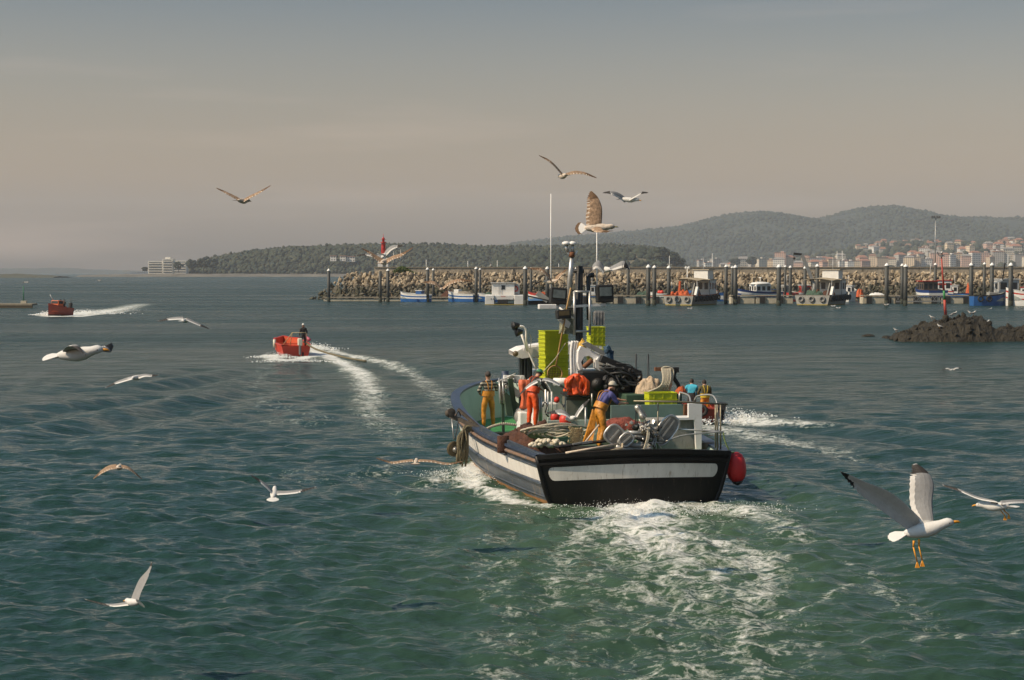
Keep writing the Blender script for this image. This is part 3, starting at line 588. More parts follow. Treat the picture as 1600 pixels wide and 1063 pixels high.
def dock():
    Y = 304
    def X(px): return P(px, 425, Y).x
    secs = [(505, 600), (601, 755), (905, 958), (959, 1040), (1142, 1180), (1181, 1240), (1348, 1392), (1393, 1470), (1471, 1530), (1531, 1640)]
    for i, (a, b) in enumerate(secs):
        low = i < 2; zt = .75 if low else 1.45; y = 328 if low else Y; Xa, Xb = P(a, 425, y).x, P(b, 425, y).x
        lb = ['low grey walkway at the left end under the boulders', 'low grey walkway right of the lighthouse piles', 'beige floating pontoon seen right of the trawler mast', 'beige floating pontoon running to the left work boat', 'short beige pontoon right of the left work boat', 'beige pontoon below the blue cabin cruiser',
              'beige pontoon right of the right work boat', 'beige pontoon with steel gangway below the red topped cabin boat', 'beige pontoon behind the striped beacon', 'beige pontoon reaching the right edge'][i]
        th = T('pontoon', lb, 'pontoon', 'pontoon sections of the marina', o=(Xa, y, 0))
        th.part('float', MB().box(((Xa + Xb) / 2, y + 1.4, zt / 2 - .15), (Xb - Xa - .1, 2.7, zt - .25), conc2), bevel=.05); th.part('deck', MB().box(((Xa + Xb) / 2, y + 1.4, zt), (Xb - Xa, 3.0, .16), deckw))
        if not low:
            x = Xa + 1.2
            while x < Xb - .5: th.part('fender_block', MB().box((x, y - .08, zt / 2 - .2), (.95, .3, zt + .1), dk)); x += 3.3 * 1.0
    # back walkway where the boats at the boulders are moored
    th = T('pontoon', 'inner walkway behind the moored boats, close to the boulders', 'pontoon', 'pontoon sections of the marina', o=(40, 336, 0))
    th.part('float', MB().box((62, 337, .35), (136, 2.0, .6), conc2)); th.part('deck', MB().box((62, 337, .72), (136, 2.2, .14), deckw))
    # gangway
    gm = M('galvanised'); th = T('gangway', 'grey lattice steel gangway lying along the pontoon left of the striped beacon', 'gangway', o=(X(1400), Y - 1.2, .4))
    a, b = X(1398), X(1474)
    th.part('top_chord', MB().bar((a, Y - 1.2, 1.35), (b, Y - 1.2, 1.5), .09, .09, gm)); th.part('bottom_chord', MB().bar((a, Y - 1.2, .35), (b, Y - 1.2, .5), .12, .2, gm)); n = 12
    lat = MB()
    for i in range(n):
        x0, x1 = a + (b - a) * i / n, a + (b - a) * (i + 1) / n
        lat.bar((x0, Y - 1.2, .4), (x1, Y - 1.2, 1.4), .06, .06, gm).bar((x1, Y - 1.2, .4), (x0, Y - 1.2, 1.4), .06, .06, gm)
    th.part('lattice', lat)
dock()
# ---------- generic boats
def cat(pts, n=24): return spline([Vector(p) for p in pts], n)
def hull_mb(st, bnds, inner, capm, zd, wcap=.08, deckm=None, n=32, zref=None, flare=.05):
    """st: (v, rim half width, rim z, waterline half width). returns outer, inner, cap, deck builders"""
    k = len(st) - 1; S = []
    for j in range(n + 1):
        t = j / n * k; i = min(int(t), k - 1); u = t - i; u2 = u
        def cr(q):
            p1, p2 = st[i][q], st[i + 1][q]; p0 = st[i - 1][q] if i else 2 * p1 - p2; p3 = st[i + 2][q] if i + 2 <= k else 2 * p2 - p1
            return .5 * (2 * p1 + (p2 - p0) * u + (2 * p0 - 5 * p1 + 4 * p2 - p3) * u * u + (3 * p1 - p0 - 3 * p2 + p3) * u ** 3)
        S.append([cr(0), max(.02, cr(1)), cr(2), max(.01, cr(3))])
    def pt(s, f, sd):
        v, br, zr, bw = s
        z = f * .7 if f < 0 else (f * zr if not zref or f > .999 else f * zref(v)); g = max(0, z) / zr
        x = bw + (br - bw) * g ** .75 if f >= 0 else bw * (1 + .5 * f)
        return Vector((sd * x, v, z))
    out = {}
    O = MB()
    for (f0, f1, m) in bnds:
        sub = max(1, int(abs(f0 - f1) / .12))
        for sd in (-1, 1):
            for q in range(sub):
                a, b = f0 + (f1 - f0) * q / sub, f0 + (f1 - f0) * (q + 1) / sub
                r0 = [pt(s, a, sd) for s in S]; r1 = [pt(s, b, sd) for s in S]
                O.loft([r0, r1], m, close=False, caps=False)
    I = MB(); Cp = MB(); D = MB()
    for sd in (-1, 1):
        top = [Vector((sd * max(.0, s[1] - wcap), s[0] , s[2])) for s in S]; bot = [Vector((sd * max(.0, s[1] - wcap - flare), s[0], zd)) for s in S]
        I.loft([top, bot], inner, close=False, caps=False)
        o = [Vector((sd * (s[1] + .04), s[0], s[2] + .0)) for s in S]; o2 = [p + Vector((0, 0, .07)) for p in o]; i2 = [Vector((sd * max(0, s[1] - wcap), s[0], s[2] + .07)) for s in S]
        Cp.loft([o, o2, i2, [p - Vector((0, 0, .07)) for p in i2]], capm, close=False, caps=False, smooth=False)
    D.loft([[Vector((-max(0, s[1] - wcap), s[0], zd)) for s in S], [Vector((max(0, s[1] - wcap), s[0], zd)) for s in S]], deckm or inner, close=False, caps=False, smooth=False)
    return O, I, Cp, D, S, pt
def small_boat(name, label, px, Y, yaw, L_, B_, zr, cols, bow=1.35, group='boats moored in the marina', cabin=None, z0=0):
    """cols: list of (f0,f1,material); yaw: heading, 0 = away from viewer"""
    b = P(px, 425, Y); fr = Matrix.Translation((b.x, Y, z0)) @ Matrix.Rotation(yaw, 4, 'Z')
    hb = B_ / 2; st = [(-L_ / 2, hb * .82, zr, hb * .70), (-L_ * .25, hb * .97, zr, hb * .86), (0, hb, zr * 1.03, hb * .88), (L_ * .25, hb * .88, zr * 1.12, hb * .66), (L_ * .42, hb * .45, zr * bow * .93, hb * .2), (L_ * .5, .03, zr * bow, .02)]
    inner = M('boat_inside', (.30, .32, .30), .7); O, I, Cp, D, S, pt = hull_mb(st, cols + [(0, -.5, M('antifoul', (.10, .03, .02), .7))], inner, cols[0][2], zr * .45, .07)
    th = T(name, label, 'boat', group, fr=fr); h = th.part('hull', O)
    s = S[0]; tr = MB()
    for f0, f1, m in cols: tr.loft([[pt(s, f0, -1), pt(s, f0, 1)], [pt(s, f1, -1), pt(s, f1, 1)]], m, close=False, caps=False, smooth=False)
    tr.loft([[pt(s, 0, -1), pt(s, 0, 1)], [pt(s, -.5, -1), pt(s, -.5, 1)]], cols[-1][2], close=False, caps=False)
    th.part('transom', tr); th.part('gunwale', Cp); th.part('inner_lining', I); th.part('deck', D)
    return th, fr
blue = M('boat_blue', (.018, .10, .30), .45, var=.25, scale=1.5, bump=.1); white = M('boat_white', (.70, .68, .64), .5, var=.1, scale=1.5, bump=.05, dirt=(.4, .3, .2), dirt_amt=.1)
navy = M('boat_navy', (.012, .04, .16), .45, var=.2); red = M('boat_red', (.45, .035, .02), .45, var=.2); glass = M('glass_dark', (.02, .025, .03), .12, var=.1, bump=0)
grey = M('boat_grey', (.30, .29, .26), .6, var=.25, scale=1, bump=.2, dirt=(.16, .12, .08), dirt_amt=.2); tan_ = M('canvas_tan', (.36, .29, .19), .9, var=.3, scale=1); net_or = M('net_orange', (.50, .10, .03), .9, var=.5, scale=5, bump=.6); net_gr = M('net_green', (.05, .09, .06), .9, var=.5, scale=5, bump=.6); yel = M('crate_yellow', (.50, .46, .03), .5, var=.15)
cr_br = M('net_brown', (.085, .035, .02), .95, var=.6, scale=7, bump=.9, bscale=30)
def heap(c, rx, ry, h, m, seed, n=18, lump=.35):
    mb = MB(); vs = []; c = Vector(c)
    for j in range(n + 1):
        for i in range(n + 1):
            x, y = (i / n * 2 - 1), (j / n * 2 - 1); d = x * x + y * y
            nz = noise.fractal(Vector((x * 2.2, y * 2.2, seed * 7.1)), .8, 2, 5); k = max(0, 1 - d) ** .55
            vs.append(c + Vector((x * rx * (1 + .12 * nz), y * ry * (1 + .12 * nz), h * k * (1 + lump * nz) - (.05 if d > 1 else 0))))
    fs = [(j * (n + 1) + i, j * (n + 1) + i + 1, (j + 1) * (n + 1) + i + 1, (j + 1) * (n + 1) + i) for j in range(n) for i in range(n) if ((i / n * 2 - 1) ** 2 + (j / n * 2 - 1) ** 2) < 1.25]
    mb.add(vs, fs, m, True); return mb
def cabin(th, c, size, wall, roofm, win=True, over=.25, wn=3, dome=False):
    x, y, z = c; sx, sy, sz = size
    h = th.part('cabin', MB().box((x, y, z + sz / 2), size, wall), bevel=.06)
    if dome: th.part('cabin_roof', MB().loft([[Vector((x + (sx / 2 + over) * k * math.cos(a), y + (sy / 2 + over) * k * math.sin(a) * 1.0, z + sz + zz)) for a in np.arange(0, 6.28, .4)] for k, zz in ((1, 0), (1, .15), (.8, .38), (.3, .5))], roofm))
    else: th.part('cabin_roof', MB().box((x, y, z + sz + .06), (sx + over * 2, sy + over * 2, .12), roofm), bevel=.03)
    if win:
        for sd in (-1, 1):
            for k in range(wn):
                yy = y + (k - (wn - 1) / 2) * sy / wn; th.part('window', MB().box((x + sd * (sx / 2 + .01), yy, z + sz * .66), (.03, sy / wn * .62, sz * .36), glass))
                xx = x + (k - (wn - 1) / 2) * sx / wn; th.part('window', MB().box((xx, y + sd * (sy / 2 + .01), z + sz * .66), (sx / wn * .62, .03, sz * .36), glass))
    return h
def on(fr, c): return fr @ Vector(c)
# blue skiffs left
st3 = [(1, .78, white), (.78, .60, blue), (.60, .42, white), (.42, 0, blue)]
th, fr = small_boat('skiff', 'leftmost blue and white skiff with a blue box at its stern', 648, 322, R(62), 6.4, 2.6, 1.45, st3)
th.part('engine_box', MB().box((0, -1.2, 1.2), (1.2, 1.3, 1.9), blue), bevel=.05); th.part('box_lid', MB().box((0, -1.2, 2.2), (1.35, 1.45, .12), white))
th, fr = small_boat('skiff', 'second blue skiff from the left, heaped with grey nets beside a white bin', 722, 322, R(58), 6.4, 2.7, 1.5, st3)
single('net_heap', heap((0, -.6, 1.1), 1.1, 1.9, .95, M('net_grey', (.22, .19, .15), .95, var=.5, scale=5, bump=.8), 3), 'grey net heap in the second blue skiff', 'net', fr=fr, o=(0, -.6, 1.0))
th.part('net_bin', MB().box((.3, 1.2, 1.5), (1.2, 1.1, 1.8), white), bevel=.05)
th, fr = small_boat('skiff', 'third blue skiff, its right end behind the white catamaran', 765, 323, R(68), 6, 2.6, 1.35, [(1, .72, white), (.72, 0, blue)])
single('net_heap', heap((0, .3, .9), .9, 1.6, .8, net_gr, 5), 'green grey net heap in the third blue skiff', 'net', fr=fr, o=(0, .3, .8))
th.part('thwart', MB().box((0, -1.6, 1.15), (2.1, .3, .06), white))
# white catamaran, square stern towards us
def catamaran():
    Y = 292; x0, x1 = P(758, 425, Y).x, P(818, 425, Y).x; cx = (x0 + x1) / 2; wd = x1 - x0; w_ = white
    th = T('catamaran', 'white square sterned catamaran work boat with a white cabin', 'boat', 'boats moored in the marina', o=(cx, Y, 0))
    h = MB().box((x0 + .8, Y + 4, .75), (1.6, 9, 1.9), w_).box((x1 - .8, Y + 4, .75), (1.6, 9, 1.9), w_).box((cx, Y + 4.1, 1.3), (wd - .1, 8.8, .82), w_)
    th.part('hull', h, bevel=.08); th.part('boot_stripe', MB().box((cx, Y + 4, .06), (wd + .05, 9.05, .16), M('boot_ochre', (.32, .24, .05), .7)))
    th.part('stern_opening', MB().box((cx - .3, Y - .46, .6), (1.8, .1, .7), dk))
    for k in (-2.3, -1.9, 1.6): th.part('scupper', MB().box((cx + k, Y - .53, 1.05), (.16, .05, .16), dk))
    th.part('name_plate', MB().box((cx - .2, Y - .53, 1.55), (.9, .03, .06), red).box((cx - .2, Y - .53, 1.42), (.7, .03, .05), red))
    ca = cabin(th, (cx - .2, Y + 3.6, 1.7), (4.0, 4.2, 2.1), w_, M('cabin_grey', (.42, .41, .39), .6), False)
    th.part('window', MB().box((cx - .2, Y + 1.47, 3.05), (.65, .04, .75), glass)); th.part('side_annex', MB().box((cx + 2.25, Y + 4, 2.7), (.9, 3.6, 2.0), M('cabin_grey')))
    th.part('ladder', MB().bar((cx - .95, Y + 1.42, 1.8), (cx - .95, Y + 1.42, 3.6), .05, .05, M('galvanised')).bar((cx - .55, Y + 1.42, 1.8), (cx - .55, Y + 1.42, 3.0), .05, .05, M('galvanised')))
    th.part('lifebuoy', MB().tube([(cx + 2.05 + .3 * math.cos(a), Y + 2.12, 2.8 + .42 * math.sin(a)) for a in np.arange(0, 6.28, .5)], .11, red, 6, closed=True))
catamaran()
th, fr = small_boat('skiff', 'pale blue open skiff right of the thick pile by the catamaran', 845, 318, R(72), 5, 2.4, 1.5, [(1, .8, red), (.8, .55, white), (.55, 0, M('boat_pale_blue', (.10, .22, .42), .5))])
single('net_heap', heap((0, 0, 1.0), .9, 1.4, .9, net_or, 6), 'orange net heap behind the pale blue skiff', 'net', fr=fr, o=(0, 0, .9)); th.part('thwart', MB().box((0, -1.4, 1.25), (2, .3, .06), white))
th = T('landing_ramp', 'dark hinged landing ramp between the catamaran and the trawler lamps', 'ramp', o=P(850, 478, 296))
q = P(850, 474, 296); th.part('ramp_deck', MB().box((q.x, 296, .9), (6.0, 3, .22), dk, Euler((0, R(12), 0)).to_matrix()), bevel=.03); th.part('ramp_plate', MB().box((q.x - .3, 294.6, 1.4), (2.4, .12, 1.0), M('boat_grey'), Euler((0, R(35), 0)).to_matrix()))
th.part('float', MB().box((q.x, 297, .2), (5.6, 2.6, .9), dk))
# work boats
def tyre(c, r, m, ax=Vector((0, 1, 0))):
    x, y = frame_of(ax); c = Vector(c)
    return MB().tube([c + x * r * math.cos(a) + y * r * math.sin(a) for a in np.arange(0, 6.28, .4)], r * .36, m, 8, closed=True)
tyg = M('tyre_faded', (.20, .19, .17), .9, var=.3); tyb = M('tyre_black', (.028, .026, .024), .9, var=.3)
def workboat(px0, px1, pxr, Y, label, crane):
    k = Y / F; x0, x1, xr = [P(p, 425, Y).x for p in (px0, px1, pxr)]; cx = (x0 + x1) / 2; hb = (x1 - x0) / 2
    yaw = -math.atan2(xr - x1, 9.0); fr = Matrix.Translation((cx, Y, 0)) @ Matrix.Rotation(yaw, 4, 'Z')
    st = [(0, hb, 1.75, hb * .86), (3, hb * 1.02, 1.75, hb * .92), (8, hb, 1.8, hb * .9), (12, hb * .7, 2.1, hb * .5), (14.5, .1, 2.6, .03)]
    cm_ = M('rail_orange', (.33, .09, .03), .7) if not crane else M('rail_grey', (.22, .20, .17), .7)
    O, I, Cp, D, S, pt = hull_mb(st, [(1, .93, cm_), (.93, .1, grey), (.1, 0, M('boot_ochre')), (0, -.5, dk)], grey, cm_, 1.1, .1)
    th = T('work_boat', label, 'boat', 'boats moored in the marina', fr=fr)
    th.part('hull', O); tr = MB(); s = S[0]
    for f0, f1, m in [(1, .93, cm_), (.93, .1, grey), (.1, 0, M('boot_ochre')), (0, -.5, dk)]: tr.loft([[pt(s, f0, -1), pt(s, f0, 1)], [pt(s, f1, -1), pt(s, f1, 1)]], m, close=False, caps=False, smooth=False)
    th.part('transom', tr); th.part('bulwark_lining', I); th.part('gunwale', Cp); th.part('deck', D)
    for q in (-.62, -.02, .6): th.part('tyre_fender', tyre((q * hb, -.16, 1.05), .42, tyg))
    for j in range(9): th.part('tyre_fender', tyre((hb * 1.0 + .18, .6 + j * 1.15, 1.15 + .02 * j), .40, tyb, Vector((1, 0, 0))))
    # canopy on posts
    cz = 4.7; n = 9
    can = [[Vector((hb * .9 * (i / (n - 1) * 2 - 1), y, cz - .35 * (i / (n - 1) * 2 - 1) ** 2 + dz)) for i in range(n)] for y, dz in ((2.2, -.1), (4.5, .12), (7.5, 0))]
    th.part('canopy', MB().loft(can, tan_, close=False, caps=False).loft([[p - Vector((0, 0, .08)) for p in r] for r in can], tan_, close=False, caps=False))
    for sx in (-.85, .85):
        for yy in (2.3, 7.3): th.part('canopy_post', MB().tube([(sx * hb, yy, 1.2), (sx * hb, yy, cz - .3)], .06, M('galvanised')))
    w0 = cabin(th, (hb * .15, 9.2, 1.2), (hb * 1.2, 3.0, 3.2), white, M('roof_beige', (.40, .34, .25), .8), True)
    th.part('upper_cabin', MB().box((hb * .1, 9.3, 5.3), (hb * .95, 2.2, 1.6), white), bevel=.05); th.part('upper_roof', MB().box((hb * .1, 9.3, 6.2), (hb * 1.15, 2.6, .14), M('roof_beige')))
    th.part('mast', MB().tube([(hb * .2, 8.6, 4.5), (hb * .2, 8.6, 8.4)], [.09, .05], M('galvanised')).tube([(hb * .2 - .7, 8.6, 7.1), (hb * .2 + .7, 8.6, 7.1)], .04, M('galvanised')))
    th.part('net_drum', MB().lathe((-hb * .5, 3.2, 2.0), [(.75, 0), (.75, .08), (.35, .1), (.35, 1.4), (.75, 1.42), (.75, 1.5)], M('rust_brown', (.20, .08, .035), .85, var=.4), 16, Vector((1, 0, 0))))
    th.part('winch_frame', MB().bar((hb * .65, 1.4, 1.3), (hb * .85, 1.4, 3.9), .22, .22, grey).bar((hb * .95, 1.0, 1.3), (hb * 1.0, 1.6, 3.2), .5, .35, white))
    m = net_or if not crane else net_gr
    single('net_heap', heap((-hb * .1, 2.1, 1.1), hb * .55, 1.0, 1.35, m, 9 + crane, lump=.6), 'orange netting heaped at the stern of the left work boat' if not crane else 'green netting heaped at the stern of the right work boat', 'net', fr=fr, o=(0, 2.1, 1.1))
    single('net_heap', heap((hb * .5, 3.9, 1.1), hb * .45, 1.1, 1.3, cr_br, 12 + crane, lump=.6), 'brown netting under the canopy of the %s work boat' % ('right' if crane else 'left'), 'net', fr=fr, o=(hb * .5, 3.9, 1.1))
    if crane:
        cm2 = M('crane_grey', (.25, .25, .24), .6); bx = -hb * .25
        cp = th.part('crane_column', MB().tube([(bx, 3.0, 1.1), (bx, 3.0, 3.8)], [.35, .28], cm2))
        tip = (FW @ P(1253, 398, Y + 3)); inv = fr.inverted(); tp = inv @ tip; t2 = inv @ P(1240, 396.5, Y + 3); t3 = inv @ P(1241, 404, Y + 3)
        th.part('crane_boom', MB().bar((bx, 3.0, 3.7), tp, .42, .55, cm2)); th.part('crane_jib', MB().bar(tp, t2, .3, .4, dk)); th.part('hook', MB().tube([t2, t3], .05, dk).ico(t3, .25, dk))
        th.part('ram', MB().tube([(bx, 3.0, 2.2), (Vector((bx, 3.0, 3.7)) * .45 + tp * .55)], .12, dk))
    else:
        th.part('orange_winch', MB().bar((-hb * .25, 1.6, 1.4), (-hb * .2, 1.8, 4.2), .35, .3, net_or).lathe((-hb * .7, 1.5, 1.9), [(.5, 0), (.5, .3), (.2, .32), (.2, .9), (.5, .92), (.5, 1.1)], net_or, 12, Vector((1, 0, 0))))
        th.part('floodlight_post', MB().tube([(-hb * .1, 4, 1.2), (-hb * .1, 4, 6.4)], .08, white).ico((-hb * .1 - .25, 4, 6.5), .28, white).ico((-hb * .1 + .3, 4, 6.5), .28, white))
    return fr, hb
frL, hbL = workboat(1034, 1086, 1138, 288, 'grey work boat with tyres and an orange winch left of the blue cabin cruiser', 0)
frR, hbR = workboat(1240.5, 1298, 1346, 290, 'grey work boat with tyres and a raised hydraulic crane', 1)
# blue cabin cruiser
th, fr = small_boat('cabin_cruiser', 'blue hulled cabin cruiser with a white domed wheelhouse roof', 1186, 318, R(115), 9.5, 3.2, 1.9, [(1, .85, navy), (.85, .7, white), (.7, 0, navy)])
cabin(th, (0, -.3, 1.2), (2.4, 3.4, 2.2), white, white, True, .4, 3, True); th.part('radar_post', MB().tube([(0, -.3, 3.8), (0, -.3, 4.7)], .06, white).box((0, -.3, 4.7), (.9, .2, .14), white)); th.part('awning', MB().box((0, -3, 2.4), (2.2, 1.9, .1), blue))
th, fr = small_boat('skiff', 'red white open skiff with buoys left of the orange winch boat', 1032, 316, R(80), 5, 2.2, 1.6, [(1, .6, white), (.6, .4, red), (.4, 0, white)])
for i in range(2): single('buoy', MB().ico((-.4 + i * .9, -.3 + i * .5, 1.9), .42, M('buoy_red', (.6, .04, .02), .5), 2, smooth=True), ('nearer' if i == 0 else 'farther') + ' red ball buoy in the red white skiff', 'buoy', fr=fr, o=(0, 0, 1.6))
th.part('thwart', MB().box((0, -1.4, 1.3), (2, .3, .06), white))
# red topped cabin boat
th, fr = small_boat('cabin_boat', 'blue cabin boat with a red wheelhouse top left of the striped beacon', 1453, 316, R(8), 8.5, 4.6, 2.3, [(1, .8, navy), (.8, .6, white), (.6, 0, navy)])
cabin(th, (-.4, 0, 1.3), (2.9, 3.0, 2.7), M('cabin_umber', (.10, .07, .05), .6), M('cabin_red', (.50, .05, .03), .5), True, .25, 3); th.part('whip_aerial', MB().tube([(0, 0, 4), (.1, 0, 7.4)], .035, white))
th, fr = small_boat('cabin_boat', 'white cabin boat with red trim behind the striped beacon', 1475, 326, R(-10), 8, 3.6, 2.1, [(1, .9, red), (.9, 0, white)])
cabin(th, (0, -.5, 1.2), (2.6, 3.0, 2.9), white, red, True, .2, 2); th.part('trim_band', MB().box((0, -.5, 3.4), (2.65, 3.05, .3), red))
th, fr = small_boat('skiff', 'low bright blue skiff right of the striped beacon', 1501, 318, R(95), 6, 2.2, 1.3, [(1, .7, blue), (.7, 0, blue)])
single('tarpaulin', heap((0, 0, .9), .95, 1.9, .6, M('tarp_blue', (.03, .16, .38), .5, scale=3), 2), 'bright blue tarpaulin over the low skiff right of the striped beacon', 'tarpaulin', fr=fr, o=(0, 0, .8)); th.part('thwart', MB().box((0, -2.1, 1.15), (1.9, .3, .06), blue))
# blue boat with tyres, nearer
th, fr = small_boat('work_skiff', 'bright blue boat with two black tyre fenders near the right edge', 1545, 286, R(-84), 6.0, 2.8, 1.75, [(1, .92, dk), (.92, 0, blue)])
for q in (-2.0, -.5): th.part('tyre_fender', tyre((1.55, q, 1.2), .42, tyb, Vector((1, .1, 0))))
th.part('engine_box', MB().box((.2, .6, 1.5), (1.3, 1.6, 1.6), grey), bevel=.05)
for i, (px, py, rx, h, m, lb) in enumerate([(1527, 452, .8, 2.3, net_or, 'orange folded trawl net hung left of the blue tyre boat'), (1352, 450, .9, 1.3, net_or, 'orange net behind the right work boat'), (1595, 445, 1.3, 2.2, net_or, 'orange net at the right edge behind the grey cabin'), (790, 440, 1.4, 1.0, net_or, 'orange net on the walkway behind the catamaran cabin'),
        (700, 452, 1.6, .9, cr_br, 'dark brown net heap on the walkway between the blue skiffs'), (1372, 462, 1.5, .35, white, 'white sacks in a row on the pontoon right of the right work boat'), (1010, 456, 1.6, .9, net_gr, 'green net heap on the pontoon left of the thick pile pair')]):
    Yy = 330 if i not in (5,) else 305; q = P(px, py, Yy); z = .8 if Yy == 330 else 1.5
    single('net_heap' if i != 5 else 'sack_row', heap((q.x, Yy + 5.5 if Yy == 330 else Yy + .8, z), rx, .9, h, m, 30 + i, lump=.7), lb, 'net' if i != 5 else 'sacks', o=(q.x, Yy, z))
# grey cabin boat and white red boat at the right edge
th, fr = small_boat('cabin_boat', 'grey cabin boat behind the thickest pile at the right', 1570, 306, R(5), 9, 4.8, 1.9, [(1, 0, grey)])
cabin(th, (0, 0, 1.0), (3.9, 4, 3.4), M('cabin_grey'), white, True, .2, 2); th.part('davit', MB().bar((-1.9, -2.5, 1.5), (-3.6, -2.6, 3.6), .3, .3, white).bar((-3.6, -2.6, 3.6), (-1.4, -2.4, 4.3), .25, .3, white).bar((-1.4, -2.4, 4.3), (-.9, -2.4, 7.4), .16, .2, dk))
th, fr = small_boat('motor_boat', 'white motor boat with a red stripe cut by the right edge', 1608, 284, R(70), 7.5, 3, 2.3, [(1, .86, white), (.86, .76, red), (.76, .5, white), (.5, .42, red), (.42, 0, white)])
cabin(th, (0, 0, 1.5), (2, 2.6, 1.6), white, red, True, .1, 2)
# thin yacht masts beyond the wall
for i, (px, top, lb) in enumerate([(1046, 400, 'just right of the thick pile pair'), (1308, 393, 'left one of two behind the right work boat'), (1316, 392, 'right one of two behind the right work boat'), (731, 408, 'left of the walking man on the wall'), (777, 407, 'right of the walking man on the wall'), (666, 406, 'over the leftmost blue skiff'), (873, 412, 'left of the silver pole mast'), (1113, 396, 'over the left work boat canopy'), (1575, 398, 'near the right edge')]):
    a, b = P(px, 425, 372), P(px, top, 372); th = T('yacht_mast', 'thin pale yacht mast ' + lb, 'mast', 'yacht masts beyond the breakwater', o=(a.x, 372, 5))
    th.part('pole', MB().tube([(a.x, 372, 4), (b.x, 372, b.z)], .055, white, 6)); th.part('spreader', MB().tube([(a.x - .6, 372, b.z * .8), (a.x + .6, 372, b.z * .8)], .03, white, 5))
for px, Y, yaw, L_, B_, z, c1, c2, lb, cw in ((1103, 329, 80, 7, 2.8, 1.6, white, blue, 'white and blue cabin boat half hidden behind the left work boat', white), (1229, 327, 20, 6, 2.6, 1.7, grey, red, 'grey cabin boat with red trim between the cabin cruiser and the crane', grey),
        (1325, 326, -25, 7.5, 3.0, 1.9, white, white, 'white cabin boat behind the stern of the right work boat', white), (1492, 330, 70, 6.5, 2.4, 1.5, white, navy, 'white skiff with a small cabin right of the beacon', white), (925, 326, 85, 6, 2.4, 1.5, blue, white, 'blue skiff with a low cabin behind the trawler mast', white), (1260, 331, 95, 7, 2.6, 1.5, red, white, 'red and white cabin boat behind the crane boom', M('cabin_red', (.50, .05, .03), .5))):
    th, fr = small_boat('cabin_boat', lb, px, Y, R(yaw), L_, B_, z, [(1, .7, c2), (.7, .25, c1), (.25, 0, c2)])
    cabin(th, (0, .3, .9), (B_ * .62, L_ * .3, 2.2), cw, white, True, .15, 2); th.part('mast', MB().tube([(0, 0, 3.1), (.05, 0, 5.2)], .04, white).tube([(-.5, 0, 4.3), (.5, 0, 4.3)], .025, white)); th.part('cool_box', MB().box((.2, -L_ * .28, 1.2), (.7, .6, .6), net_or if px in (1103, 1325) else tan_), bevel=.03)
# ---------- islet with beacon
def islet():
    Y0 = 140; mb = MB(); prof = [(1394, 530), (1400, 521), (1425, 515), (1450, 504), (1462, 500), (1490, 497), (1505, 493), (1515, 494), (1530, 497), (1545, 510), (1555, 512), (1575, 514), (1600, 512), (1640, 508), (1690, 516), (1740, 532)]
    X = np.array([P(a, 425, 141).x for a, _ in prof]); Zp = np.array([P(a, b, 141).z for a, b in prof]); nx, ny = 190, 60
    gx = np.linspace(X[0], X[-1], nx); vs = []
    for j in range(ny):
        t = j / (ny - 1); yy = 137.6 + t * 8.5; s = math.sin(min(1, t / .38) * math.pi / 2) ** .7 if t < .38 else math.cos((t - .38) / .62 * math.pi / 2)
        for x in gx:
            z = np.interp(x, X, Zp); n1 = noise.fractal(Vector((x * .8, yy * .8, 3)), .7, 2.1, 7); c = noise.voronoi(Vector((x * .9, yy * .9, 5)))[0][0]
            vs.append((x + n1 * .25, yy + n1 * .35, -.35 + (z + .35) * s + (n1 * .30 + .16 * noise.fractal(Vector((x * 2.6, yy * 2.6, 8)), .9, 2.1, 5) + (.3 - c) * .42) * min(1, s * 2 + .15)))
    fs = [(j * nx + i, j * nx + i + 1, (j + 1) * nx + i + 1, (j + 1) * nx + i) for j in range(ny - 1) for i in range(nx - 1)]
    mb.add(vs, fs, M('islet_rock', (.022, .017, .009), .85, var=.7, scale=1.8, bump=1.0, bscale=7, dirt=(.10, .065, .025), dirt_amt=.06), False)
    for px, py, s in ((1385, 528, .28), (1357, 526, .35), (1391, 529, .2)): q = W(px, py); mb.ico((q.x, q.y, .05), s, M('islet_rock'), 2, .2, (1.6, 1, .5), random.Random(px))
    rn = random.Random(19); im = M('islet_rock')
    for _ in range(170):
        i, j = rn.randrange(nx), rn.randrange(4, int(ny * .7)); v = vs[j * nx + i]
        if v[2] > -.05: mb.ico((v[0], v[1] - .05, v[2] + .02), rn.uniform(.06, .26), im, 1, .35, (1.6, 1, .6), rn, rot=Euler((rn.uniform(0, 3), rn.uniform(0, 3), rn.uniform(0, 3))).to_matrix())
    single('rocky_islet', mb, 'low dark weedy rock islet with perched gulls', None, kind='structure')
    b = P(1477.5, 492, 141); t = P(1471, 402, 141)
    th = T('beacon', 'slim red and green striped beacon pole standing on the rock islet', 'beacon', o=b); rd = M('beacon_red', (.42, .06, .04), .6, var=.3, scale=2); gr = M('beacon_green', (.04, .22, .06), .6, var=.3, scale=2)
    d = t - b
    th.part('footing', MB().lathe(b + Vector((0, 0, -.7)), [(.3, 0), (.26, .6), (.14, .70)], M('islet_rock')))
    for a0, a1, m in ((0, .26, rd), (.26, .42, gr), (.42, 1, rd)): th.part('pole_section', MB().tube([b + d * a0, b + d * a1], [.125 - .07 * a0, .125 - .07 * a1], m))
    th.part('top_mark', MB().box(t + Vector((0, 0, .12)), (.42, .3, .12), M('galvanised')).tube([t + Vector((-.2, 0, .1)), t + Vector((-.35, 0, .45))], .03, dk).tube([t, t + Vector((.1, 0, .5))], .03, dk))
islet()
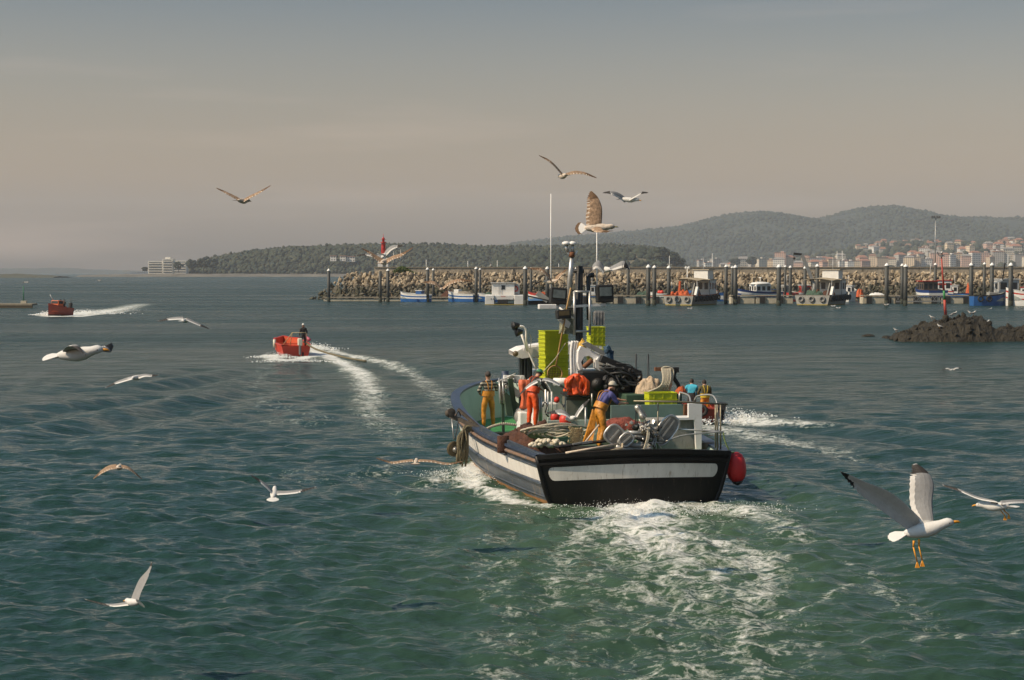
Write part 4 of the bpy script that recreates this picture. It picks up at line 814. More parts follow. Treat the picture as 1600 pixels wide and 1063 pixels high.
# pier at the left with a green mark
q = P(25, 479, 268); th = T('jetty', 'low dark wooden jetty entering at the left edge', 'jetty', o=(q.x, 268, 0)); xr = P(51, 425, 268).x
th.part('deck', MB().box((xr - 12, 269, .55), (24, 3, .3), deckw)); th.part('beam', MB().box((xr - 12, 267.7, .15), (24, .3, .55), M('timber_dark', (.10, .075, .045), .9)))
for k in range(4): th.part('post', MB().tube([(xr - .8 - 3.2 * k, 267.9, -1), (xr - .8 - 3.2 * k, 267.9, .6)], .2, M('timber_dark')))
a, b = P(36.5, 476, 268), P(36, 447, 268); th = T('channel_mark', 'thin green channel mark standing on the jetty at the left', 'channel mark', o=(a.x, 268, .7))
th.part('footing', MB().box((a.x, 268.3, .95), (.9, .6, .4), conc2)); th.part('pole', MB().tube([(a.x, 268.2, .8), (b.x, 268.2, b.z)], [.11, .08], M('mark_green', (.03, .16, .08), .6)))
q = P(271, 440, 345)
# ================= gulls
gw = M('gull_white', (.62, .60, .57), .8, var=.06, scale=20, bump=.1, bscale=60); gu = M('gull_under', (.56, .53, .49), .85, var=.12, scale=14, bump=.15, bscale=70, stretch=(1, 1, 1))
gg = M('gull_grey', (.23, .225, .22), .8, var=.12, scale=14, bump=.15, bscale=70); gk = M('gull_black', (.028, .022, .018), .7, var=.3, scale=25, bump=.1); go = M('gull_bill', (.72, .30, .02), .5, var=.15, scale=20, bump=0)
gb = M('gull_brown', (.30, .195, .12), .85, var=.6, scale=22, bump=.2, bscale=60); gbd = M('gull_dark_brown', (.12, .065, .03), .8, var=.4, scale=22, bump=.1); gp = M('gull_buff', (.56, .47, .38), .85, var=.4, scale=22, bump=.2, bscale=60)
PL = {'adult': (gg, gu, gk, gw, gw), 'under': (gg, gu, gk, gu, gw), 'dusky': (gg, gg, gk, gw, gw), 'young': (gb, gp, gbd, gp, gp)}   # upper, lower, tip, trailing, body
def gull(px, py, D, head, wings, label, plum='adult', pitch=0.0, tail=1.0, legs=None, tailbrown=False, size=1.0, roll=0.0):
    """head: heading (x right, y away, z up). wings: list of wings; each a list of (leading px, py, depth, trailing px, py, depth) from root to tip"""
    top, low, tipm, trail, bodym = PL[plum]; c = P(px, py, D); f = Vector(head).normalized(); up0 = Vector((0, 0, 1))
    rt = f.cross(up0).normalized(); up = rt.cross(f).normalized(); q_ = Matrix.Rotation(roll, 3, f); rt = q_ @ rt; up = q_ @ up; mb = MB(); S = size
    # body rings with a lifted head
    prof = [(-.17, .018, .024, 0), (-.13, .042, .040, 0), (-.06, .060, .055, -.004), (.02, .068, .064, -.008), (.09, .060, .060, -.004), (.145, .044, .046, .008), (.185, .038, .042, .018), (.215, .038, .040, .022), (.245, .028, .030, .019), (.262, .014, .015, .015)]
    rings = []
    for (t, a, b, dz) in prof: rings.append([c + f * t * S + up * (dz + b * math.sin(q)) * S + rt * a * math.cos(q) * S for q in np.linspace(0, 6.283, 13)[:-1]])
    mb.loft(rings, bodym)
    bill = [[c + f * t * S + up * (dz + r * 1.2 * math.sin(q)) * S + rt * r * .7 * math.cos(q) * S for q in np.linspace(0, 6.283, 7)[:-1]] for t, r, dz in ((.25, .013, .014), (.285, .0105, .011), (.305, .009, .006), (.318, .003, -.003))]
    mb.loft(bill, go if plum != 'young' else M('bill_olive', (.30, .26, .10), .5))
    for s_ in (-1, 1): mb.ico(c + (f * .222 + up * .030 + rt * .034 * s_) * S, .006 * S, gk, 1)
    # tail fan with single feathers along its end
    n = 10; base = c - f * .14 * S; tv = []
    for i in range(n + 1):
        a = (i / n * 2 - 1) * .55 * tail; ln = (.155 + .012 * math.cos(a * 3) + (.006 if i % 2 else 0)) * S
        d = (-f * math.cos(a) + rt * math.sin(a)).normalized(); b0 = base + rt * .022 * S * (i / n * 2 - 1)
        tv.append((b0, b0 + d * ln * .70 - up * .004, base + d * ln - up * .008))
    for k, m in ((0, gw if plum != 'young' or tailbrown else gp), (1, gw if not tailbrown and plum != 'young' else gbd)):
        for sgn in (0, 1):
            off = up * (.006 - .012 * sgn) * S
            mb.loft([[v[k] + off * (1 - .4 * k) for v in tv], [v[k + 1] + off * (.6 - .5 * k) for v in tv]], m, close=False, caps=False)
    for wi, wing in enumerate(wings):
        le = [P(a, b, D + d) for a, b, d, *_ in wing]; te = [P(a, b, D + d) for _, _, _, a, b, d in wing]
        N = 30; le = spline(le, N); te = spline(te, N); cols = [0, .06, .2, .4, .6, .8, 1.0]; th_ = [0, .013, .016, .012, .007, .004, .0012]
        ns = []
        for i in range(N + 1):
            sp = (le[min(N, i + 1)] - le[max(0, i - 1)]); ch = te[i] - le[i]; nn = sp.cross(ch)
            nn = nn.normalized() if nn.length > 1e-9 else up.copy()
            if nn.dot(up) < 0: nn = -nn
            ns.append(nn)
        U, Lw = [], []
        for i in range(N + 1):
            t = i / N; ch = te[i] - le[i]; cl = ch.length; ser = 1.0
            if t > .6: ser = 1 - (.16 + .10 * (t - .6)) * (i % 2)
            elif t > .06: ser = 1 - .035 * (i % 2)
            k = 1 - .75 * t
            U.append([le[i] + ch * q * (ser if q > .5 else 1) + ns[i] * (z * k * S + cl * .10 * math.sin(min(1, q) * 3.1) ) for q, z in zip(cols, th_)])
            Lw.append([le[i] + ch * q * (ser if q > .5 else 1) + ns[i] * (-z * .5 * k * S + cl * .10 * math.sin(min(1, q) * 3.1)) for q, z in zip(cols, th_)])
        for i in range(N):
            t = (i + .5) / N
            for j in range(len(cols) - 1):
                q = (cols[j] + cols[j + 1]) / 2; black = t > .72 - .05 * q and not (.955 < t < .985 and plum != 'young' and q < .75)
                mt = tipm if black else (trail if q > .85 else top); ml = tipm if black and (t > .84 or q > .6) else (trail if q > .9 else low)
                if plum == 'young' and q > .8 and t <= .8: mt = gb if (i % 3) else gp; ml = gp if (i % 3) else gb
                mb.add([U[i][j], U[i + 1][j], U[i + 1][j + 1], U[i][j + 1]], [(0, 1, 2, 3)], mt, False)
                mb.add([Lw[i][j], Lw[i][j + 1], Lw[i + 1][j + 1], Lw[i + 1][j]], [(0, 1, 2, 3)], ml, False)
        mb.add(U[N] + Lw[N], [tuple(range(len(cols))) + tuple(range(2 * len(cols) - 1, len(cols) - 1, -1))], tipm)
        # shoulder: blends the wing into the body
        mid = (le[0] + te[0]) / 2; mb.loft([[p for p in (U[0] + Lw[0][::-1])], [c + (p - c) * .35 for p in (U[0] + Lw[0][::-1])]], top if plum != 'under' else bodym, caps=False)
    if legs:
        for (a, b, c_, d, e_, g_) in legs:
            p0, p1, p2 = P(a, b, D), P(c_, d, D), P(e_, g_, D); mb.tube([p0, (p0 + p1) / 2, p1], [.011, .008, .0065], gw if legs[0] is None else go, 6); mb.tube([p1, p2], [.0065, .006], go, 6)
            for s_ in (-.018, 0, .018): mb.tube([p2, p2 + Vector((s_, -.01, -.05))], [.005, .003], go, 5)
            mb.add([p2, p2 + Vector((-.018, -.01, -.048)), p2 + Vector((0, -.01, -.052)), p2 + Vector((.018, -.01, -.048))], [(0, 1, 2, 3)], go)
    for v_ in mb.v: pass
    return single('gull', mb, label, 'gull', 'gulls around the trawler', o=c)
def wg(pts, ch, dz=.10, dep=0):      # small gulls: (px, py, chord in pixels, extra depth); the chord runs back along the heading
    out = []
    for p in pts:
        px, py, cpx, d = p if len(p) == 4 else (*p, 0)
        out.append((px, py, d + dz * min(1, cpx / ch[0] + .25), px + ch[1] * cpx, py + cpx, d - dz * min(1, cpx / ch[0] + .25)))
    return out
# the big one at the lower right, feet down
gull(1443, 828, 14, (.93, -.1, .22), [
    [(1440, 812, .05, 1424, 833, .05), (1410, 783, -.1, 1402, 817, -.08), (1387, 767, -.2, 1372, 795, -.18), (1350, 752, -.3, 1340, 770, -.28), (1330, 743, -.35, 1325, 754, -.34), (1312, 736, -.4, 1313, 738, -.4)],
    [(1459, 815, .02, 1437, 815, .02), (1457, 786, .15, 1422, 791, .15), (1459, 757, .25, 1421, 752, .25), (1450, 738, .32, 1422, 738, .32), (1432, 724, .38, 1424, 727, .38)]],
    'largest white gull at the lower right, wings raised and yellow feet hanging', 'under', legs=[(1428, 845, 1427, 855, 1433, 878), (1436, 843, 1436, 854, 1441, 876)], tail=1.0, size=.98, roll=R(20))
gull(1556, 791, 19, (-.75, .35, -.05), [
    [(1545, 783, 0, 1560, 786, -.1), (1520, 775, .1, 1530, 781, 0), (1495, 764, .2, 1503, 770, .1), (1471, 757, .3, 1474, 760, .25)],
    [(1563, 785, .1, 1567, 789, -.1), (1585, 783, .2, 1586, 787, 0), (1605, 783, .3, 1605, 787, .15), (1625, 790, .4, 1624, 792, .35)]],
    'white gull cut by the right edge beside the largest gull', 'adult', legs=[(1560, 794, 1565, 800, 1570, 806), (1566, 794, 1571, 800, 1576, 804)], size=.85)
gull(118, 553, 14, (.97, -.10, .10), [
    [(128, 546, -.05, 98, 550, -.05), (124, 541, -.15, 99, 547, -.15), (124, 543, -.3, 110, 541, -.3), (134, 556, -.5, 131, 553, -.5)],
    [(138, 545, .1, 120, 545, .1), (158, 549, .3, 150, 543, .3), (172, 551, .42, 162, 540, .42), (177, 543, .55, 174, 535, .55)]],
    'big white gull at the left gliding right, wings hidden behind its body', 'adult', tail=.8, size=.93, roll=R(22))
gull(932, 356, 24, (.93, -.1, .02), [
    [(940, 352, 0, 916, 352, 0), (941, 335, .05, 915, 338, .05), (940, 322, .1, 917, 322, .1), (934, 308, .15, 916, 312, .15), (925, 299, .2, 921, 300, .2)],
    [(940, 357, -.1, 922, 358, -.1), (945, 361, -.25, 930, 363, -.25), (958, 361, -.35, 948, 364, -.35)]],
    'brown mottled young gull flying right above the mast, one wing straight up', 'young', tail=1.3, tailbrown=True, size=1.0, roll=R(62))
gull(880, 275, 36, (-.35, .9, -.05), [wg([(877, 271, 3.5), (865, 257, 4), (855, 249, 3.5), (842, 243, .8)], (4, .3)), wg([(884, 272, 4), (898, 268, 4.5), (914, 270, 3.5), (932, 278, .8)], (4, -.2))],
     'pale gull with a V of wings, highest over the trawler mast', 'young', size=.95)
gull(982, 312, 38, (.85, -.2, -.1), [wg([(978, 310, 7, .1), (967, 302, 7), (955, 299, 5, -.1), (942, 301, 1)], (7, -.3)), wg([(986, 308, 6), (996, 303, 5), (1003, 300, 4), (1013, 301, 1)], (6, -.4))],
     'white gull with bowed wings right of the brown young gull', 'under', size=.95, roll=R(14))
gull(379, 314, 36, (.5, .8, -.03), [wg([(376, 312, 5), (363, 305, 4.5), (350, 299, 3), (338, 294, .7)], (4, .2)), wg([(382, 312, 4), (392, 306, 4), (407, 299, 3), (423, 290, .8)], (4, -.2))],
     'lone gull with a shallow V of wings in the open sky at the left', 'young', size=.9)
gull(601, 409, 37, (.3, .85, .1), [wg([(598, 405, 8), (587, 399, 8), (577, 393, 5), (565, 388, 1)], (7, .1)), wg([(605, 405, 7), (615, 400, 6), (628, 396, 5), (645, 387, 1)], (7, -.1))],
     'brown gull before the harbour light, wings in a low V', 'young', size=1.05)
gull(606, 400, 44, (.75, .6, -.25), [wg([(595, 400, 4), (585, 399, 3.5), (572, 397, 3), (556, 399, 1.2)], (5, .1)), wg([(598, 401, 7), (604, 391, 7), (613, 384, 6), (623, 383, 4), (630, 384, 1)], (7, .2))],
     'grey winged gull behind the brown one at the harbour light', 'under', size=.9)
gull(289, 501, 38, (.2, .95, 0), [wg([(286, 496, 4), (276, 496, 4), (262, 498, 3), (247, 502, 1)], (4, .2)), wg([(292, 497, 4), (300, 501, 3.5), (313, 507, 3), (327, 514, .8)], (4, -.2))],
     'small gull with drooping wings just right of the far speeding boat', 'adult', size=.85)
gull(213, 590, 37, (.35, .9, 0), [wg([(209, 588, 4.5), (195, 592, 4.5), (180, 598, 3), (165, 606, 1)], (4, .1)), wg([(217, 587, 5), (227, 585, 4), (237, 586, 3), (248, 586, 1)], (4, 0))],
     'pale gull skimming the water below the big left gull', 'adult', size=.95, tail=.8)
gull(186, 730, 34, (-.1, .95, -.05), [wg([(182, 726, 7), (170, 728, 7), (158, 736, 5), (146, 748, 1)], (6, .1)), wg([(190, 727, 5), (200, 730, 4), (210, 738, 3), (221, 748, .8)], (5, -.1))],
     'tawny gull with wings arched down low at the left', 'young', size=.95)
gull(428, 772, 28, (-.05, .93, .28), [wg([(425, 768, 7), (416, 758, 7.5), (405, 750, 5), (391, 742, 1)], (7, .3)), wg([(434, 768, 6), (450, 768, 5), (470, 766, 4), (494, 761, 1)], (6, -.1))],
     'grey winged gull with fanned white tail between the red skiff and the bottom edge', 'dusky', tail=1.6, size=.95)
gull(208, 941, 23, (-.62, .66, -.08), [
    [(206, 940, .1, 210, 945, -.05), (190, 943, .2, 196, 947, .05), (165, 944, .3, 172, 948, .2), (131, 936, .4, 134, 938, .35)],
    [(204, 938, .1, 216, 940, -.05), (210, 922, .15, 221, 925, 0), (218, 905, .2, 229, 908, .05), (232, 889, .2, 237, 888, .1), (236, 878, .2, 237, 879, .15)]],
    'white tailed gull banking steeply at the bottom left, one wing upright', 'dusky', tail=1.4, size=.85, roll=R(48))
gull(650, 722, 34, (0, .96, .05), [wg([(645, 719, 3), (630, 720, 3), (612, 722, 3), (588, 716, 1)], (4, .1)), wg([(655, 719, 3), (675, 720, 3), (700, 724, 3), (722, 721, 1)], (4, -.1))],
     'gull with wings stretched flat skimming the water left of the trawler', 'young', tail=1.9, size=.85)
gull(948, 421, 33, (-.35, .9, .02), [wg([(945, 419, 9), (937, 408, 12), (930, 411, 12), (918, 430, 2)], (12, -.3), .12), wg([(952, 419, 6), (965, 412, 9), (975, 408, 11), (983, 420, 2)], (12, -.1), .12)],
     'white gull with translucent bowed wings perched in air over the black mast', 'under', size=.95, tail=.6)
gull(690, 452, 46, (.1, .95, 0), [wg([(687, 448, 4), (680, 441, 5), (672, 439, 5), (660, 441, 1)], (5, .1)), wg([(694, 448, 4), (704, 440, 5), (718, 436, 5), (738, 439, 1)], (5, -.1))],
     'pinkish gull before the boulders above the blue skiffs', 'young', size=.85)
gull(863, 440, 35, (-.8, .5, -.1), [wg([(860, 437, 4), (852, 425, 7), (843, 419, 6), (824, 419, 1)], (6, .3)), wg([(866, 438, 5), (872, 430, 6), (878, 426, 4), (886, 420, 1)], (5, .2))],
     'brown gull diving left just above the left deck lamp', 'young', size=.8)
gull(842, 598, 35, (.1, .9, -.3), [wg([(845, 592, 4), (832, 597, 5), (822, 605, 4), (807, 622, 1)], (5, .1)), wg([(851, 591, 4), (862, 593, 5), (874, 600, 4), (886, 609, 1)], (5, -.1))],
     'grey gull crossing in front of the orange clad deckhand', 'adult', size=.75, tail=.4)
gull(893, 654, 31, (-.4, .85, -.2), [wg([(889, 650, 6), (879, 641, 9), (868, 641, 7), (852, 646, 1)], (8, .4)), wg([(898, 652, 5), (904, 641, 5), (911, 632, 5), (921, 624, 1)], (6, .3))],
     'grey gull low over the coiled rope at the stern', 'adult', size=.85, tail=1.0)
# gulls far off over the water or afloat
for i, (px, py, Y, lb) in enumerate([(1078, 482, 262, 'tiny white gull over the water below the left work boat'), (1310, 481, 262, 'tiny white gull over the water below the right work boat'), (1488, 578, 98, 'small white gull low over the water under the islet'),
        (1302, 478, 270, 'tiny gull wings up left of the gull below the right work boat'), (41, 441, 300, 'tiny white gull above the green channel mark'), (155, 438, 420, 'tiny white gull far out left of the hotel'), (1385, 476, 268, 'tiny gull below the lone thick pile')]):
    s = Y / F
    gull(px, py, Y, (.6, .7, 0), [wg([(px, py, 2.6 * 100 / Y + .6), (px - .28 / s, py - .12 / s, 2), (px - .62 / s, py + .02 / s, .5)], (2, .2)), wg([(px, py, 2), (px + .26 / s, py - .14 / s, 2), (px + .62 / s, py - .06 / s, .5)], (2, -.2))], lb, 'under', size=1.1)
def perched(pos, yaw, label, group='gulls resting on the rock islet', z=.13):
    mb = MB(); c = Vector(pos) + Vector((0, 0, z)); f = Vector((math.cos(yaw), math.sin(yaw), 0)); rt = Vector((-f.y, f.x, 0)); up = Vector((0, 0, 1))
    prof = [(-.30, .004, .006, .02), (-.22, .02, .02, .02), (-.12, .06, .055, .02), (0, .085, .085, .03), (.08, .075, .08, .06), (.13, .05, .05, .12), (.15, .042, .045, .17), (.18, .036, .036, .19), (.205, .015, .015, .185)]
    for s_, m in ((1, gw),):
        mb.loft([[c + f * t + up * (dz + b * math.sin(q)) + rt * a * math.cos(q) for q in np.linspace(0, 6.283, 11)[:-1]] for t, a, b, dz in prof], m)
    for s_ in (-1, 1): mb.loft([[c + f * t + up * (dz + b * math.sin(q)) + rt * (s_ * o_ + .02 * math.cos(q)) for q in np.linspace(0, 6.283, 9)[:-1]] for t, o_, b, dz in ((.09, .066, .03, .06), (0, .075, .05, .05), (-.15, .05, .035, .035), (-.33, .008, .01, .02))], gg)
    mb.loft([[c + f * t + up * (dz + r * math.sin(q)) + rt * r * math.cos(q) for q in np.linspace(0, 6.283, 6)[:-1]] for t, r, dz in ((.20, .012, .185), (.235, .009, .18), (.25, .003, .172))], go)
    for s_ in (-.03, .03): mb.tube([c + rt * s_ + up * -.03, c + rt * s_ - up * z], .007, go, 5)
    single('gull', mb, label, 'gull', group, o=c)
for px, py, Y, yaw, lb in [(1456, 494, 141.5, 2.6, 'gull resting on the left shoulder of the rock islet'), (1487, 490, 141, .4, 'gull resting just right of the beacon, left of its neighbour'), (1492, 487.5, 141, .3, 'gull standing tallest just right of the beacon'), (1516, 487, 141, 2.9, 'left gull of the pair on the round right hump of the islet'), (1521, 487, 141, .2, 'right gull of the pair on the round right hump of the islet'),
        (1543, 501, 141.2, .5, 'gull at the foot of the right hump of the islet'), (1400, 514, 140.3, 3.0, 'gull at the far left tip of the islet'), (1468, 508, 139.2, 2.4, 'gull low on the near face of the islet below the beacon')]:
    q = P(px, py + 5, Y); perched(q, yaw, lb)
perched(W(1548, 483) , .2, 'gull floating on the water between the pontoon and the islet', 'gulls around the trawler', 0)
q = P(1471, 399, 141); perched(q, 1.0, 'gull perched on top of the striped beacon')
# ================= people
BASE = dict(pelvis=(0, 0, .95), spine=(0, 0, 1.12), chest=(0, 0, 1.30), neck=(0, .01, 1.47), chin=(0, .03, 1.55), head=(0, .03, 1.64), top=(0, .02, 1.71),
            shl=(-.18, 0, 1.41), ell=(-.25, -.02, 1.14), wrl=(-.22, .12, .94), hal=(-.21, .17, .88), shr=(.18, 0, 1.41), elr=(.25, -.02, 1.14), wrr=(.22, .12, .94), har=(.21, .17, .88),
            hil=(-.10, 0, .90), knl=(-.13, .02, .50), anl=(-.14, -.02, .09), tol=(-.16, .14, .04), hir=(.10, 0, .90), knr=(.13, .02, .50), anr=(.14, -.02, .09), tor=(.16, .14, .04))
RAD = dict(pelvis=.145, spine=.135, chest=.155, neck=.058, chin=.075, head=.098, top=.06, sh=.075, el=.052, wr=.034, ha=.040, hi=.105, kn=.070, an=.055, to=.045)
EDG = [('pelvis', 'spine'), ('spine', 'chest'), ('chest', 'neck'), ('neck', 'chin'), ('chin', 'head'), ('head', 'top')] + [(a + s, b + s) for s in 'lr' for a, b in (('sh', 'el'), ('el', 'wr'), ('wr', 'ha'), ('hi', 'kn'), ('kn', 'an'), ('an', 'to'))] + [('chest', 'shl'), ('chest', 'shr'), ('pelvis', 'hil'), ('pelvis', 'hir')]
skin = M('skin', (.42, .22, .14), .6, var=.15, scale=8, bump=0); boot = M('boot_dark', (.03, .03, .028), .6)
def person(fr, base, yaw, pose, shirt, trousers, label, hat=None, sleeves=True, bare=False, face=True, boots=None, bib=None, scale=1.0, fingers=True, group='crew of the trawler', waders=None, bulk=1.0, hood=None):
    J = {k: Vector(v) for k, v in BASE.items()}
    for k, v in (pose or {}).items(): J[k] = Vector(v)
    names = list(J); vs = [J[n] * scale for n in names]; es = [(names.index(a), names.index(b)) for a, b in EDG]
    rad = [RAD.get(n, RAD.get(n[:2], .05)) * scale * (bulk if n[:2] in ('pe', 'sp', 'ch', 'hi', 'kn', 'an', 'sh', 'el') and n != 'chin' else 1) for n in names]
    region = []
    if fingers:
        for s in 'lr':
            h = J['ha' + s]; d = (h - J['wr' + s]).normalized(); sd = d.cross(Vector((0, 0, 1))); sd = sd.normalized() if sd.length > .1 else Vector((1, 0, 0)); dn = d.cross(sd).normalized()
            if dn.z > 0: dn = -dn
            for k, (o_, ln) in enumerate(((-.028, .062), (-.010, .072), (.010, .068), (.027, .052))):
                a = len(vs); r0 = h + sd * o_ + d * .025; vs += [r0 * scale, (r0 + d * ln * .55 + dn * .008) * scale, (r0 + d * ln * .85 + dn * .035) * scale]; rad += [.010, .009, .008]
                es += [(names.index('ha' + s), a), (a, a + 1), (a + 1, a + 2)]
            a = len(vs); r0 = h - d * .02 + sd * .034; vs += [r0 * scale, (r0 + sd * .022 + d * .035 + dn * .012) * scale]; rad += [.012, .009]; es += [(names.index('wr' + s), a), (a, a + 1)]
    me = bpy.data.meshes.new('tmp'); me.from_pydata([tuple(v) for v in vs], es, []); ob = bpy.data.objects.new('tmp', me); C.objects.link(ob)
    md = ob.modifiers.new('s', 'SKIN'); md.branch_smoothing = .6; ly = me.skin_vertices[0].data
    for i, r in enumerate(rad): ly[i].radius = (r, r * (.78 if i < 3 else .95)); ly[i].use_root = (i == 0)
    su = ob.modifiers.new('u', 'SUBSURF'); su.levels = 2; su.render_levels = 2
    dg = bpy.context.evaluated_depsgraph_get(); dg.update(); ev = ob.evaluated_get(dg); body = bpy.data.meshes.new_from_object(ev); bpy.data.objects.remove(ob); body.name = 'person_body'
    body.materials.clear(); waist = J['pelvis'].z + .06; ms = [skin, shirt, trousers, boots or boot]
    for m in ms: body.materials.append(m)
    bones = []
    for a, b in EDG:
        k = a[:2]; g = 1
        if a in ('neck', 'chin', 'head'): g = 0
        elif k == 'wr' and a != 'wrist': g = 0
        elif k == 'el': g = 0 if bare else 1
        elif k in ('hi', 'kn') or (a == 'pelvis'): g = 2
        elif k == 'an': g = 3
        bones.append((J[a] * scale, J[b] * scale, g))
    for p in body.polygons:
        c = p.center; best = (9, 1)
        for a, b, g in bones:
            ab = b - a; t = max(0, min(1, (c - a).dot(ab) / max(1e-9, ab.length_squared))); d = (a + ab * t - c).length
            if d < best[0]: best = (d, g)
        g = best[1]; p.use_smooth = True
        if g == 2 and False: pass
        p.material_index = g
    # clothing relief: folds pushed along the normal
    for v in body.vertices:
        n = noise.fractal(v.co * 9 + Vector((hash(label) % 97, 0, 0)), 1, 2, 3)
        if v.co.z < J['neck'].z * scale and v.co.z > .15: v.co += v.normal * n * .015
    # face on the same mesh
    import bmesh
    bm = bmesh.new(); bm.from_mesh(body); hd = (J['top'] - J['chin']).normalized(); fwd = Vector((0, 1, 0)); fwd = (fwd - hd * fwd.dot(hd)).normalized()
    if 'look' in (pose or {}): fwd = Vector(pose['look']).normalized()
    sd = fwd.cross(hd); hc = (J['head'] + Vector((0, 0, -.015))) * scale
    def blob(c, r, sc_, mi):
        q = bmesh.ops.create_icosphere(bm, subdivisions=2, radius=r)['verts']; mt = Matrix((sd, fwd, hd)).transposed()
        for v in q: v.co = c + mt @ Vector((v.co.x * sc_[0], v.co.y * sc_[1], v.co.z * sc_[2]))
        for f in {f for v in q for f in v.link_faces}: f.material_index = mi; f.smooth = True
    blob(hc, .092 * scale, (.84, 1.02, 1.2), 0)
    if face:
        blob(hc + fwd * .098 - hd * .01, .017, (.8, 1.1, 1.3), 0)
        for s in (-1, 1): blob(hc + sd * s * .086 * .9, .022, (.4, .8, 1.2), 0)
        for s in (-1, 1): blob(hc + fwd * .083 + sd * s * .032 + hd * .015, .011, (1.2, .6, .7), 3)
        blob(hc + fwd * .085 - hd * .048, .014, (1.7, .5, .4), 3)
    bm.to_mesh(body); bm.free()
    th = bpy.data.objects.new('person', body); C.objects.link(th); th.matrix_world = fr @ Matrix.Translation(Vector(base)) @ Matrix.Rotation(yaw, 4, 'Z'); props(th, label, 'person', group)
    def child(name, mb):
        o = bpy.data.objects.new(name, mb.mesh(name)); C.objects.link(o); o.parent = th; return o
    def shell(mat, z0=-.02, k=1.06, cap=False):
        mb = MB(); rs = []
        for q in np.linspace(0, 1, 8):
            a = math.acos(max(-1, min(1, z0 + (1 - z0) * q))); zz = math.cos(a); rr = math.sin(a)
            rs.append([hc + sd * (.092 * .88 * k * rr * math.cos(u)) * scale + fwd * (.092 * 1.06 * k * rr * math.sin(u)) * scale + hd * (.092 * 1.24 * k * zz) * scale for u in np.linspace(0, 6.283, 17)[:-1]])
        mb.loft(rs, mat); return mb
    if hat:
        kind, mat = hat
        if kind == 'hair': mb = shell(mat, -.25); mb.loft([[p - fwd * .012 for p in r] for r in [[hc + sd * .075 * math.cos(u) - fwd * abs(.085 * math.sin(u)) + hd * z for u in np.linspace(0, 3.14, 9)] for z in (.04, -.06)]], mat, close=False, caps=False); child('hair', mb)
        else:
            mb = shell(mat, .12, 1.14)
            if kind == 'cap': mb.plate([hc + fwd * (.09 + .075 * math.sin(u)) * scale + sd * .075 * math.cos(u) * scale + hd * .03 for u in np.linspace(0, 3.1416, 9)], hd * .012, mat)
            child('cap' if kind == 'cap' else 'woolly_hat', mb)
            child('hair', shell(M('hair_dark', (.03, .02, .015), .8), -.3, 1.03))
    if hood: child('hood', shell(hood, -.5, 1.2))
    if bib:
        c0, s0 = J['chest'] * scale, J['spine'] * scale; ax = (J['chest'] - J['pelvis']).normalized(); side = (J['shr'] - J['shl']).normalized(); fw = ax.cross(side) * -1
        if fw.y < 0: fw = -fw
        mb = MB(); rs = []
        for t, wr, dr in ((-.02, .172, .150), (.06, .172, .150), (.14, .166, .148)):
            cc = J['pelvis'] + ax * (t + .06); rs.append([(cc + side * wr * bulk * math.cos(u) + fw * dr * bulk * math.sin(u)) * scale for u in np.linspace(0, 6.283, 21)[:-1]])
        mb.loft(rs, bib, caps=False); child('waistband', mb); mb = MB()
        for s in (-1, 1):
            b0 = J['pelvis'] + ax * .20 - fw * .152 + side * s * .04; b1 = J['chest'] - fw * .158 + side * s * .07 + ax * .06; b2 = J['chest'] + ax * .155 + side * s * .095; b3 = J['chest'] + fw * .15 + side * s * .08 + ax * .03; b4 = J['pelvis'] + ax * .2 + fw * .15 + side * s * .07
            mb.tube([q * scale for q in spline([b0, b1, b2, b3, b4], 14)], .014, bib, 6)
        child('braces', mb)
    return th
def seat_pose(lean=0):
    return dict(knl=(-.16, .40, .90), anl=(-.16, .42, .48), tol=(-.16, .56, .44), knr=(.16, .40, .90), anr=(.16, .42, .48), tor=(.16, .56, .44))
# ================= the trawler
hb_ = M('hull_blue', (.040, .055, .075), .45, var=.35, scale=1.5, bump=.12, dirt=(.14, .13, .12), dirt_amt=.35, stretch=(1, .6, 1.6)); hlow = M('hull_lower', (.060, .072, .090), .4, var=.25, scale=.9, bump=.1, dirt=(.20, .15, .10), dirt_amt=.28, stretch=(2.5, 2.5, .5))
hwh = M('hull_white', (.70, .66, .60), .5, var=.14, scale=1.4, bump=.05, dirt=(.52, .42, .32), dirt_amt=.12, stretch=(3, 3, .35)); rust = M('rub_rail_rust', (.20, .12, .075), .75, var=.4, scale=2.5, bump=.3, dirt=(.09, .10, .12), dirt_amt=.35)
hblk = M('hull_black', (.006, .0055, .005), .5, var=.4, scale=2, bump=.1, dirt=(.05, .035, .022), dirt_amt=.12, spec=.3, stretch=(2.5, 2.5, .5)); ochre = M('boot_top_ochre', (.36, .17, .06), .7, var=.3); rim_ = M('rim_navy', (.035, .05, .085), .4, var=.35, scale=2, bump=.1, dirt=(.16, .15, .13), dirt_amt=.2)
seag = M('bulwark_green', (.40, .47, .39), .6, var=.15, scale=1.2, bump=.08, dirt=(.16, .15, .09), dirt_amt=.12); dgreen = M('deck_green', (.04, .22, .06), .65, var=.3, scale=1.5, bump=.2, dirt=(.07, .07, .05), dirt_amt=.15)
alu = M('aluminium', (.50, .48, .45), .38, .65, var=.2, scale=6, bump=.05, dirt=(.22, .17, .12), dirt_amt=.15); wpaint = M('trawler_white', (.78, .75, .71), .45, var=.08, scale=3, bump=.05, dirt=(.42, .30, .20), dirt_amt=.1)
blk = M('machine_black', (.016, .015, .014), .5, var=.4, scale=8, bump=.4); rope_m = M('rope_beige', (.50, .44, .33), .9, var=.3, scale=30, bump=.5, bscale=60); rope_o = M('rope_olive', (.17, .14, .08), .95, var=.45, scale=20, bump=.5, bscale=60)
